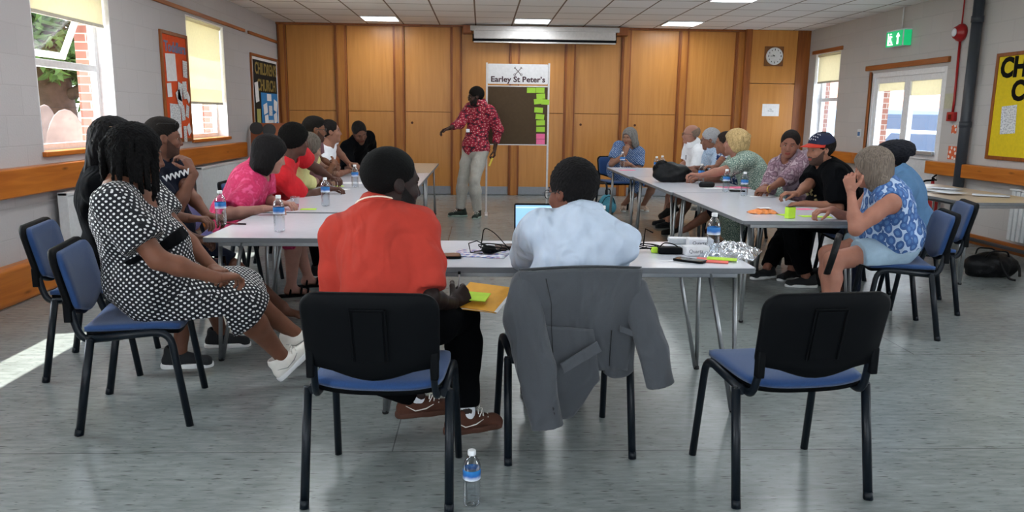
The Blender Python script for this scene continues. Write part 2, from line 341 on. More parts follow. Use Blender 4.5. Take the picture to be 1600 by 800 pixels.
n = nt.nodes.new('ShaderNodeTexNoise'); n.inputs['Scale'].default_value = 90; nt.links.new(t.outputs['Object'], n.inputs['Vector'])
bp = nt.nodes.new('ShaderNodeBump'); bp.inputs['Strength'].default_value = 0.3; bp.inputs['Distance'].default_value = 0.004; nt.links.new(n.outputs['Fac'], bp.inputs['Height']); nt.links.new(bp.outputs[0], bs(CEIL).inputs['Normal'])

# ------------------------------------------------------------------ shell
MB().box((XL-0.3, YF-0.3, -0.1), (XR+0.3, YB+0.3, 0)).obj('floor', FLOOR, kind='structure')
MB().box((XL-0.3, YF-0.3, ZC), (XR+0.3, YB+0.3, ZC+0.15)).obj('ceiling', CEIL, kind='structure')
def wall_with_holes(name, x0, x1, holes, m):
    """wall slab between x0 and x1; holes = (ya, yb, za, zb) sorted by y"""
    b = MB(); y = YF-0.3
    for ya, yb, za, zb in holes:
        b.box((x0, y, 0), (x1, ya, ZC)); b.box((x0, ya, 0), (x1, yb, za)) if za > 0 else None
        b.box((x0, ya, zb), (x1, yb, ZC)); y = yb
    b.box((x0, y, 0), (x1, YB+0.3, ZC)); return b.obj(name, m, kind='structure')
LW = [(-0.2, 1.15, 1.06, 2.52), (3.5, 4.7, 1.06, 2.52), (6.3, 7.6, 1.06, 2.52), (9.5, 10.85, 1.06, 2.52)]
wall_with_holes('wall_left', XL-0.2, XL, LW, WALL_L)
RW = [(1.5, 3.6, 0.95, 2.48), (9.45, 11.3, 0.0, 2.06), (12.36, 13.3, 0.93, 2.48)]
wall_with_holes('wall_right', XR, XR+0.2, RW, WALL_R)
wall_with_holes('wall_left_outer_leaf', XL-0.34, XL-0.2, LW, BRICK); wall_with_holes('wall_right_outer_leaf', XR+0.2, XR+0.29, RW, BRICK)
MB().box((XL, YB, 0), (XR, YB+0.3, ZC)).obj('wall_back', WALL_F, kind='structure')
b = MB(); b.box((XL, YF-0.3, 0), (-2.6, YF, ZC)); b.box((-2.6, YF-0.3, 0), (4.8, YF, 0.9)); b.box((-2.6, YF-0.3, 2.5), (4.8, YF, ZC)); b.box((4.8, YF-0.3, 0), (XR, YF, ZC)); b.box((1.0, YF-0.3, 0.9), (1.2, YF, 2.5))
b.obj('wall_front', WALL_F, kind='structure')

# ------------------------------------------------------------------ windows
def window(n, side, ya, yb, za, zb, blind, sill=True, transom=None, open_top=False, panes=1):
    s = -1 if side == 'l' else 1; X = XL if s < 0 else XR
    xo = X + s*0.24                                    # outer plane of the frame
    def bx(b, xa, xb, y0, y1, z0, z1, bev=0.004): b.box((min(xa, xb), y0, z0), (max(xa, xb), y1, z1), bev)
    root = empty(f'window_{n}', (0, 0, 0), kind='structure')
    f = MB(); w = 0.06; xa, xb = X+s*0.13, X+s*0.19
    bx(f, xa, xb, ya, ya+w, za, zb); bx(f, xa, xb, yb-w, yb, za, zb); bx(f, xa, xb, ya+w, yb-w, za, za+w); bx(f, xa, xb, ya+w, yb-w, zb-w, zb)
    tz = transom or (za+(zb-za)*0.5)
    bx(f, xa, xb, ya+w, yb-w, tz-w/2, tz+w/2)
    for k in range(1, panes):
        yy = ya+(yb-ya)*k/panes; bx(f, xa, xb, yy-w/2, yy+w/2, za+w, zb-w)
    bx(f, X, xa, ya, ya+0.012, za, zb, 0); bx(f, X, xa, yb-0.012, yb, za, zb, 0); bx(f, X, xa, ya, yb, zb-0.012, zb, 0)
    f.obj('window_frame', UPVC, root)
    g = MB(); xg = X+s*0.16; bx(g, xg-0.003, xg+0.003, ya+w, yb-w, za+w, tz-w/2, 0)
    if not open_top: bx(g, xg-0.003, xg+0.003, ya+w, yb-w, tz+w/2, zb-w, 0)
    g.obj('glass_pane', GLASS, root)
    if open_top:                                        # top light, hinged on top and pushed outwards
        h = zb-w-(tz+w/2); y0, y1 = ya+w, yb-w; ow = 0.05; R = Matrix.Rotation(s*-rad(24), 3, 'Y'); pv = (xg, 0, zb-w)
        q = MB()
        for a0, a1, c0, c1 in ((y0, y0+ow, 0, h), (y1-ow, y1, 0, h), (y0+ow, y1-ow, 0, ow), (y0+ow, y1-ow, h-ow, h)):
            q.box((xg-0.02, a0, zb-w-c1), (xg+0.02, a1, zb-w-c0), 0.003, rot=R, piv=pv)
        q.obj('opening_sash', UPVC, root)
        MB().box((xg-0.003, y0+ow, zb-w-h+ow), (xg+0.003, y1-ow, zb-w-ow), 0, rot=R, piv=pv).obj('sash_glass', GLASS, root)
    if sill:
        q = MB(); bx(q, X+s*0.13, X-s*0.035, ya-0.02, yb+0.02, za-0.03, za+0.008, 0.006); q.obj('window_sill', RAIL if side == 'l' else UPVC, root)
    if blind:
        q = MB(); xc = X+s*0.05
        bx(q, xc-0.002, xc+0.002, ya+0.03, yb-0.03, blind, zb-0.03, 0)
        q.tube([(xc, ya+0.02, zb-0.03), (xc, yb-0.02, zb-0.03)], 0.022)
        q.mi = 1; bx(q, xc-0.008, xc+0.008, ya+0.03, yb-0.03, blind-0.03, blind, 0.003)
        q.obj('roller_blind', [BLIND, mat('blind_bar', '#c9c3b4', 0.6)], root)
    return root
window(1, 'l', *LW[2], blind=2.18, transom=1.78, open_top=True)
window(2, 'l', *LW[3], blind=1.52, transom=1.78)
window(3, 'l', *LW[1], blind=1.78, transom=1.45)
window(4, 'l', *LW[0], blind=2.2, transom=1.78)
window(5, 'r', *RW[2], blind=2.02, transom=1.72)
window(6, 'r', *RW[0], blind=2.2, transom=1.8, panes=2)
for yy, k in ((-2.6, 7), (1.2, 8)):
    r = empty(f'window_{k}', kind='structure'); f = MB(); x0, x1 = yy, yy+3.6
    for a, bb in (((x0, 0.9), (x0+0.06, 2.5)), ((x1-0.06, 0.9), (x1, 2.5)), ((x0, 0.9), (x1, 0.96)), ((x0, 2.44), (x1, 2.5)), ((x0+1.77, 0.9), (x0+1.83, 2.5))):
        f.box((a[0], YF-0.2, a[1]), (bb[0], YF-0.14, bb[1]), 0.004)
    f.obj('window_frame', UPVC, r); MB().box((x0, YF-0.18, 0.95), (x1, YF-0.175, 2.45)).obj('glass_pane', GLASS, r)
area('rear_fill_lamp', (1.1, YF-0.35, 1.7), (0, 1, 0.25), 7.0, 1.5, REAR_FILL, (0.9, 0.95, 1))  # added area lamp behind the camera, standing in for daylight at unseen rear windows
for k, (ya, yb, za, zb) in enumerate(LW[:2]):
    area('daylight_left_window', (XL-0.5, (ya+yb)/2, 1.7), (1, 0, 0.6), 1.4, 1.2, DAY_L, (0.9, 0.95, 1))
area('daylight_left_window', (XL-0.5, 6.95, 1.75), (1, 0, 0.1), 1.1, 1.0, 0.01, (0.9, 0.95, 1)) if False else None
for ya, yb, za, zb in LW[2:]:                       # unseen lamps added below the sills to brighten the ceiling
    area('ceiling_fill_lamp', (XL-1.3, (ya+yb)/2, 0.2), (1, 0, 1.0), 1.0, 1.5, CEIL_FILL, (1.0, 0.96, 0.92))
area('daylight_right_window', (XR+0.5, 2.55, 1.7), (-1, 0, 0.35), 1.2, 1.9, DAY_R, (0.92, 0.96, 1))

# glazed double door in the right wall
dr = empty('door_1', kind='structure'); ya, yb, zt = 9.45, 11.3, 2.06; X0, X1 = XR+0.03, XR+0.1
f = MB(); f.box((X0-0.02, ya, 0), (X1+0.02, ya+0.07, zt), 0.004); f.box((X0-0.02, yb-0.07, 0), (X1+0.02, yb, zt), 0.004); f.box((X0-0.02, ya+0.07, zt-0.07), (X1+0.02, yb-0.07, zt), 0.004)
f.obj('door_frame', UPVC, dr)
ym = (ya+yb)/2
for a, c, bl in ((ya+0.07, ym, 1.72), (ym, yb-0.07, 1.80)):
    f = MB(); w = 0.075
    for lo, hi in (((a, 0.02), (a+w, zt-0.07)), ((c-w, 0.02), (c, zt-0.07)), ((a+w, 0.02), (c-w, 0.12)), ((a+w, zt-0.15), (c-w, zt-0.07)), ((a+w, 0.9), (c-w, 1.0))):
        f.box((X0, lo[0], lo[1]), (X1, hi[0], hi[1]), 0.004)
    f.mi = 1; f.box((X0+0.025, a+w, 0.12), (X1-0.025, c-w, 0.9)); f.mi = 0
    lf = f.obj('door_leaf', [UPVC, mat('door_panel_white', '#d9d9db', 0.45)], dr)
    MB().box((X0+0.03, a+w, 1.0), (X0+0.036, c-w, zt-0.15)).obj('glass_pane', GLASS, lf)
    MB().box((X0+0.02, a+w*0.8, bl), (X0+0.0245, c-w*0.8, zt-0.12)).obj('roller_blind', BLIND, lf)
MB().box((X0-0.05, ya+0.12, 0.955), (X0-0.012, yb-0.15, 1.01), 0.01).obj('push_bar', mat('bar_grey', '#aeb2b5', 0.35, 0.4), dr)
b = MB().box((X0-0.054, ya+0.62, 0.962), (X0-0.0505, ya+1.05, 1.003)); o = b.obj('push_bar_sticker', mat('sticker_green', '#2f9a72', 0.5), dr)
MB().box((XR-0.02, yb, 0), (XR+0.03, yb+0.05, zt+0.02), 0.004).obj('trim_1', TRIMW, kind='structure')

# ------------------------------------------------------------------ timber trims
k = 2
def trimbox(lo, hi, m, bev=0.006):
    global k
    o = MB().box(lo, hi, bev).obj(f'trim_{k}', m, kind='structure'); k += 1; return o
trimbox((XL, YF, 0.765), (XL+0.10, 11.35, 0.975), RAIL, 0.012)                 # dado shelf, left
trimbox((XL, 8.72-3, 2.545), (XL+0.03, 11.76, 2.59), TRIMY); trimbox((XL, 11.95, 2.545), (XL+0.03, YB-0.05, 2.59), TRIMY)
trimbox((XR-0.10, YF, 0.74), (XR, 9.55, 0.9), RAIL, 0.012); trimbox((XR-0.10, 11.5, 0.74), (XR, 13.1, 0.9), RAIL, 0.012)
trimbox((XR-0.04, 9.40, 2.10), (XR, 11.45, 2.17), TRIMY); trimbox((XR-0.03, 12.3, 2.48), (XR, 13.4, 2.54), TRIMY)
MB().box((XL, YF, 0), (XL+0.11, 10.9, 0.28), 0.03, 3).obj('baseboard_left', RAIL, kind='structure')
b = MB().box((XR-0.03, YF, 0), (XR, 9.4, 0.11), 0.006); b.obj('baseboard_right', TRIMY, kind='structure')

# ------------------------------------------------------------------ back wall: veneered folding panels between posts
posts = [(-3.46, -3.33), (-2.5, -2.31), (-1.51, -1.33), (-0.53, -0.35), (0.48, 0.65), (1.44, 1.62), (2.42, 2.58), (3.42, 3.58), (4.42, 4.64)]
KICK = mat('grey_kick_plate', '#8e9299', 0.45, 0.2)
GAP = mat('dark_gap', '#4a260c', 0.8)
for i, (a, c) in enumerate(posts):
    b = MB(); yy = YB-0.10
    b.box((a, yy, 0), (c, YB, ZC), 0.004); b.box((a-0.012, yy+0.02, 0), (a+0.012, YB-0.02, ZC-0.01)); b.mi = 1; b.box((a+0.03, yy-0.012, 0), (c-0.03, yy, ZC-0.01), 0.004)
    b.obj(f'trim_{k}', [TRIMW, POSTW], kind='structure'); k += 1
for i in range(8):
    a, c = posts[i][1], posts[i+1][0]
    b = MB(); yy = YB-0.05
    b.box((a+0.004, yy, 0.15), (c-0.004, YB, 1.435), 0.003); b.box((a+0.004, yy, 1.443), (c-0.004, YB, ZC-0.005), 0.003)
    b.mi = 1; b.box((a+0.004, yy-0.004, 0.01), (c-0.004, YB, 0.15), 0.002); b.mi = 2; b.box((a+0.01, yy+0.01, 0.1), (c-0.01, YB-0.001, ZC-0.02))
    if i in (2, 3, 4, 5, 6): b.tube([(a+0.12, yy-0.004, 1.25), (a+0.12, yy, 1.25)], 0.022)
    b.obj(f'trim_{k}', [PLY, KICK, GAP], kind='structure'); k += 1
# cupboard at the right end, standing a little proud
b = MB(); yy = YB-0.16
b.box((4.66, yy, 0.12), (5.46, YB, 1.99), 0.003); b.box((4.66, yy, 2.0), (5.46, YB, ZC-0.004), 0.003)
b.obj(f'trim_{k}', PLY, kind='structure'); k += 1
b = MB(); b.box((5.47, yy+0.02, 0), (XR, YB, ZC), 0.004); b.box((4.55, yy-0.03, 0), (4.655, YB, ZC), 0.004); b.obj(f'trim_{k}', TRIMW, kind='structure'); k += 1
trimbox((XL, YB-0.12, ZC-0.035), (XR, YB-0.02, ZC-0.001), TRIMW, 0.003)

# ceiling lights: flat panels filling one tile
PANEL = mat('lit_diffuser', '#f4fbff', 0.4, var=0.0, emit=PANEL_W*0.45)
def tile(i, j): return (-0.107+TW*i, 0.09+TL*j)                 # corner of a ceiling tile
def panel(i, j, label):
    x, y = tile(i, j); r = empty('ceiling_light', (x+TW/2, y+TL/2, ZC), label=label, cat='ceiling light', group='square ceiling panels')
    b = MB(); w = TW/2-0.012
    for lo, hi in (((-w, -w), (w, -w+0.02)), ((-w, w-0.02), (w, w)), ((-w, -w+0.02), (-w+0.02, w-0.02)), ((w-0.02, -w+0.02), (w, w-0.02))):
        b.box((lo[0], lo[1], -0.012), (hi[0], hi[1], -0.001), 0.002)
    b.obj('light_frame', UPVC, r)
    MB().box((-w+0.02, -w+0.02, -0.008), (w-0.02, w-0.02, -0.001)).obj('light_diffuser', PANEL, r)
    a = area('panel_lamp', (x+TW/2, y+TL/2, ZC-0.02), (0, 0, -1), 0.58, 0.58, PANEL_W, (0.92, 0.97, 1))
    return r
for i, j, lb in ((-3, 18, 'ceiling light panel nearest the left wall, above the seated people on the left'),
                 (1, 18, 'ceiling light panel just in front of the projector screen case'),
                 (5, 18, 'ceiling light panel farther right, above the bald man in white'),
                 (5, 14, 'ceiling light panel cut by the top edge, right of the middle'),
                 (1, 14, 'ceiling light panel cut by the top edge of the photo, in the middle')):
    panel(i, j, lb)
for i in (-3, 1, 5):
    for j in (10, 6): panel(i, j, 'ceiling light panel over the near half of the hall')
# ------------------------------------------------------------------ furniture materials
BLUEF = mat('blue_woven_fabric', '#1b3f70', 0.85, var=0.1, scale=160, bump=0.25, bscale=500, sheen=0.2)
PURPF = mat('violet_blue_fabric', '#3b3f86', 0.85, var=0.1, scale=160, bump=0.25, bscale=500, sheen=0.2)
BLKM = mat('black_enamel_tube', '#0a121a', 0.4, 0.0, spec=0.3)
BLKP = mat('black_moulded_plastic', '#05070a', 0.6, bump=0.08, bscale=700, spec=0.12)
TOP = mat('pale_grey_laminate', '#cfd1da', 0.22, var=0.02)
EDGE = mat('grey_table_edge', '#6b6e72', 0.45)
TOPW = mat('beige_laminate', '#b9a68f', 0.35)
STEEL = mat('brushed_steel_tube', '#9a9c9e', 0.35, 0.85)
RUB = mat('black_rubber', '#101010', 0.7)

# ------------------------------------------------------------------ stacking chair; faces +y, origin on the floor
def make_chair(fab):
    root = empty('stacking_chair')
    hw = 0.252
    for s in (-1, 1):
        f = MB()
        f.tube(arc_path([(s*hw, 0.225, 0.0), (s*(hw-0.012), 0.165, 0.445), (s*(hw-0.014), -0.165, 0.425)], 0.07), 0.0138, squash=(1.08, 1.2))
        f.obj('front_leg', BLKM, root)
        f = MB(); f.tube([(s*(hw+0.009), -0.225, 0.0), (s*(hw+0.004), -0.15, 0.43)], 0.0148, squash=(1.12, 1.2)); f.tube([(s*(hw-0.018), -0.15, 0.425), (s*(hw+0.016), -0.15, 0.425)], 0.012)
        o = f.obj('rear_leg', BLKM, root)
        f = MB(); f.tube([(s*(hw+0.009), -0.2275, 0.0), (s*(hw+0.009), -0.222, 0.03)], 0.0153, squash=(1.12, 1.2)); f.obj('foot_cap', BLKM, o)
        f = MB(); f.tube(arc_path([(s*(hw-0.036), -0.03, 0.425), (s*(hw-0.038), -0.195, 0.415), (s*(hw-0.044), -0.226, 0.52), (s*(hw-0.05), -0.245, 0.70)], 0.06), 0.0125, squash=(1.0, 1.3))
        f.obj('back_upright', BLKM, root)
    f = MB()
    for y in (0.12, -0.13): f.tube([(-hw+0.01, y, 0.428), (hw-0.01, y, 0.428)], 0.010)
    f.obj('cross_rail', BLKM, root)
    # seat pad: gently dished with a rolled front edge
    def seat(u, v, off=0.0):
        x = (u-0.5)*2; y = (v-0.5)*2
        sq = lambda a, b: a*(1-0.07*b**4)
        X = sq(x, y)*0.232; Y = sq(y, x)*0.205+0.01
        edge = max(abs(x), abs(y))**10
        z = 0.475 + 0.006*math.cos(x*1.5) - 0.02*max(0, y-0.35)**1.5 + 0.012*abs(x)**3 - 0.012*(1-x*x)*(y < 0)*(y*y) - edge*0.012
        return Vector((X, Y, z-off))
    p = MB(); p.grid(lambda u, v: seat(u, v), 20, 20); p.grid(lambda u, v: seat(u, v, 0.02), 20, 20)
    bv = p.bm; bmesh.ops.bridge_loops(bv, edges=[e for e in bv.edges if len(e.link_faces) == 1])
    for q in bv.faces: q.smooth = True
    p.obj('seat_pad', fab, root)
    p = MB(); p.grid(lambda u, v: seat(u*0.96+0.02, v*0.96+0.02, 0.016), 16, 16); p.grid(lambda u, v: seat(u*0.96+0.02, v*0.96+0.02, 0.044), 16, 16)
    bmesh.ops.bridge_loops(p.bm, edges=[e for e in p.bm.edges if len(e.link_faces) == 1])
    for q in p.bm.faces: q.smooth = True
    p.obj('seat_shell', BLKP, root)
    # back: outer shell with a sagging lower edge, curved round the sitter
    def outline(w, top, bot, r, sag):
        pts = []
        for cx, a0 in ((w-r, 90), (-w+r, 90)):
            pass
        n = 6
        for i in range(n+1):
            a = rad(0+90*i/n); pts.append((w-r+r*math.cos(a), top-r+r*math.sin(a)))
        for i in range(n+1):
            a = rad(90+90*i/n); pts.append((-w+r+r*math.cos(a), top-r+r*math.sin(a)))
        for i in range(n+1):
            a = rad(180+90*i/n); pts.append((-(w-0.005)+r*0.7+r*0.7*math.cos(a), bot+r*0.7+r*0.7*math.sin(a)))
        for i in range(1, 10):
            t = i/10; x = -(w-r)+2*(w-r)*t; pts.append((x, bot-sag*math.sin(math.pi*t)**1.3))
        for i in range(n+1):
            a = rad(270+90*i/n); pts.append(((w-0.005)-r*0.7+r*0.7*math.cos(a), bot+r*0.7+r*0.7*math.sin(a)))
        return pts
    def slab(pts, y0, y1, inset, mi, b):
        """closed slab from an outline, leaning back and curved; side grid between front and back with rounded edge"""
        cz = sum(q[1] for q in pts)/len(pts)
        def P(x, z, y): return Vector((x, -0.262-(z-0.66)*0.22 + y + 0.35*x*x, z))
        rings = []
        for yy, sc in ((y0, inset), (y0+0.25*(y1-y0), 1.0), (y0+0.75*(y1-y0), 1.0), (y1, inset)):
            rings.append([b.bm.verts.new(P(x*sc, cz+(z-cz)*sc, yy)) for x, z in pts])
        n = len(pts)
        for A, B in zip(rings, rings[1:]):
            for i in range(n):
                f_ = b.bm.faces.new((A[i], A[(i+1) % n], B[(i+1) % n], B[i])); f_.smooth = True; f_.material_index = mi
        for ring, yy in ((rings[0], y0), (rings[-1], y1)):
            prev = ring
            for sc in (0.7, 0.35):
                s2 = inset*sc; cur = [b.bm.verts.new(P(x*s2, cz+(z-cz)*s2, yy)) for x, z in pts]
                for i in range(n):
                    f_ = b.bm.faces.new((prev[i], prev[(i+1) % n], cur[(i+1) % n], cur[i])); f_.smooth = True; f_.material_index = mi
                prev = cur
            f_ = b.bm.faces.new(prev); f_.material_index = mi; f_.smooth = True
    b = MB(); slab(outline(0.236, 0.815, 0.535, 0.06, 0.045), -0.022, 0.008, 0.955, 0, b)
    for s in (-1, 1): b.box((s*0.215-0.014, -0.255, 0.50), (s*0.215+0.014, -0.222, 0.60), 0.006)
    sh = b.obj('back_shell', BLKP, root)
    b = MB()
    R = Matrix.Rotation(rad(-12.4), 3, 'X')
    for lo, hi in (((-0.062, -0.006, -0.10), (-0.056, 0, 0.10)), ((0.056, -0.006, -0.10), (0.062, 0, 0.10)), ((-0.062, -0.006, 0.094), (0.062, 0, 0.10))):
        b.box(lo, hi, 0.002)
    b.box((-0.05, -0.003, -0.10), (0.05, 0.0, 0.088), 0.002)
    b.bm.transform(Matrix.Translation((0, -0.292, 0.665)) @ Matrix.Rotation(rad(12.4), 4, 'X')) if False else None
    bmesh.ops.transform(b.bm, matrix=Matrix.Translation((0, -0.285, 0.665)) @ Matrix.Rotation(rad(12.4), 4, 'X'), verts=b.bm.verts)
    b.obj('back_vent_panel', BLKP, sh)
    b = MB(); slab(outline(0.222, 0.80, 0.548, 0.055, 0.042), 0.004, 0.034, 0.95, 0, b); b.obj('back_pad', fab, root)
    return root
chair0 = make_chair(BLUEF); chair1 = make_chair(PURPF)
used = set()
def chair(x, y, deg, label, group=None, src=None):
    src = src or chair0
    o = src if src not in used else copy_tree(src); used.add(src)
    o.location = (x, y, 0); o.rotation_euler = (0, 0, -rad(deg))
    tag(o, label, 'chair')
    if group: o['group'] = group
    return o
# deg: direction the sitter looks, 0 = away from the camera, 90 = to the right
G = 'blue stacking chairs'
chair(-0.355, 2.79, 4, 'black-backed blue chair under the man in the orange polo shirt', G)
chair(0.35, 3.17, -6, 'blue chair with the grey suit jacket hung over its back', G)
chair(1.17, 2.81, -6, 'empty blue chair with a black plastic back at the lower right', G)
chair(-1.585, 3.535, 78, 'blue chair under the woman in the polka dot dress', G)
chair(-2.10, 4.22, 78, 'blue chair at far left, behind the polka dot woman\'s chair', G)
chair(-2.16, 5.05, 88, 'blue chair under the man in the dark lettered t-shirt', G)
chair(-1.98, 5.95, 84, 'violet blue chair behind the woman in bright pink', G, chair1)
chair(-1.92, 6.75, 90, 'blue chair under the woman in the red t-shirt', G)
chair(-1.90, 7.45, 90, 'blue chair under the person in pale yellow', G)
chair(-1.90, 8.15, 90, 'blue chair under the man in the mauve t-shirt', G)
chair(-1.88, 8.95, 92, 'blue chair under the woman in the white top', G)
chair(-1.75, 9.85, 110, 'blue chair under the person in the black t-shirt', G)
chair(2.02, 11.30, 168, 'blue chair under the grey-haired woman at the far table end', G)
chair(2.98, 10.05, -92, 'blue chair under the bald man in the white polo shirt', G)
chair(3.02, 9.20, -90, 'blue chair under the person in the pale blue shirt', G)
chair(3.15, 8.60, -90, 'blue chair under the person hidden behind the blonde woman', G)
chair(3.02, 7.85, -88, 'blue chair under the blonde woman in the patterned green dress', G)
chair(3.14, 6.98, -96, 'blue chair under the woman in the mauve shawl', G)
chair(3.12, 6.25, -84, 'blue chair under the man in the baseball cap', G)
chair(2.80, 4.98, -74, 'blue chair under the woman in the leaf print blouse', G)
chair(3.34, 5.62, -72, 'blue chair under the person with the dark knitted hat', G)

# ------------------------------------------------------------------ folding tables: slab, edge, hairpin legs
def table(x0, x1, y0, y1, label, group, h=0.72, topm=None, legs=((0, 0), (0, 1), (1, 0), (1, 1)), bevel=0.0):
    cx, cy = (x0+x1)/2, (y0+y1)/2; r = empty('folding_table', (cx, cy, 0), label=label, cat='table', group=group)
    X, Y = (x1-x0)/2, (y1-y0)/2
    b = MB(); b.prism(rrect(-X, -Y, X, Y, 0.02), 2, h-0.026, h-0.001, 0.002, 1); b.mi = 1
    b.prism(rrect(-X+0.004, -Y+0.004, X-0.004, Y-0.004, 0.02), 2, h-0.003, h, 0.0)
    b.obj('tabletop', [EDGE, topm or TOP], r)
    b = MB(); t = 0.012
    for lo, hi in (((-X+0.07, -Y+0.05), (X-0.07, -Y+0.07)), ((-X+0.07, Y-0.07), (X-0.07, Y-0.05)), ((-X+0.07, -Y+0.07), (-X+0.09, Y-0.07)), ((X-0.09, -Y+0.07), (X-0.07, Y-0.07))):
        b.box((lo[0], lo[1], h-0.055), (hi[0], hi[1], h-0.026), 0.003)
    b.obj('apron_rail', STEEL, r)
    long_y = Y > X
    for a, c in legs:
        sx, sy = (a*2-1), (c*2-1); fx, fy = sx*(X-0.06), sy*(Y-0.06)
        b = MB(); dd = 0.14
        p1 = (fx, fy-sy*dd, h-0.03) if long_y else (fx-sx*dd, fy, h-0.03)
        p0 = (fx-sx*0.015, fy-sy*0.015, h-0.03)
        b.tube([p0, (fx+sx*0.012, fy+sy*0.012, 0.012)], 0.0115); b.tube([p1, (fx+sx*0.002, fy-sy*0.012 if long_y else fy+sy*0.006, 0.012)], 0.0115)
        b.box((min(p0[0], p1[0])-0.02, min(p0[1], p1[1])-0.02, h-0.034), (max(p0[0], p1[0])+0.02, max(p0[1], p1[1])+0.02, h-0.026), 0.002)
        o = b.obj('leg', STEEL, r)
        MB().lathe([(0.014, 0), (0.016, 0.004), (0.016, 0.016), (0.012, 0.02)], 12, (fx+sx*0.010, fy+sy*0.006, 0)).obj('foot_cap', RUB, o)
    return r
T = 'pale grey folding tables in a horseshoe'
table(-0.50, 1.27, 3.42, 4.17, 'front grey folding table, with the laptop and cables on it', T)
table(-1.53, -0.44, 4.22, 5.30, 'grey folding table nearest on the left, beside the polka dot woman', T, bevel=.1)
table(-1.53, -0.60, 5.36, 7.20, 'second grey table on the left, in front of the woman in pink', T)
table(-1.53, -0.60, 7.22, 9.06, 'third grey table from the front in the left row', T)
table(-1.53, -0.60, 9.08, 10.92, 'farthest table of the left row, nearest the standing man', T, topm=TOPW)
table(1.76, 2.62, 5.06, 6.98, 'nearest grey table of the right row, with the orange snack pack', T)
table(1.74, 2.62, 7.00, 8.78, 'middle grey table of the right row, with the black handbag', T)
table(1.70, 2.62, 8.80, 10.40, 'farthest grey table of the right row, before the grey-haired woman', T)
tw = table(4.10, 4.95, 6.30, 8.15, 'side table by the right wall covered in papers', 'side table', topm=TOPW)
del tw['group']
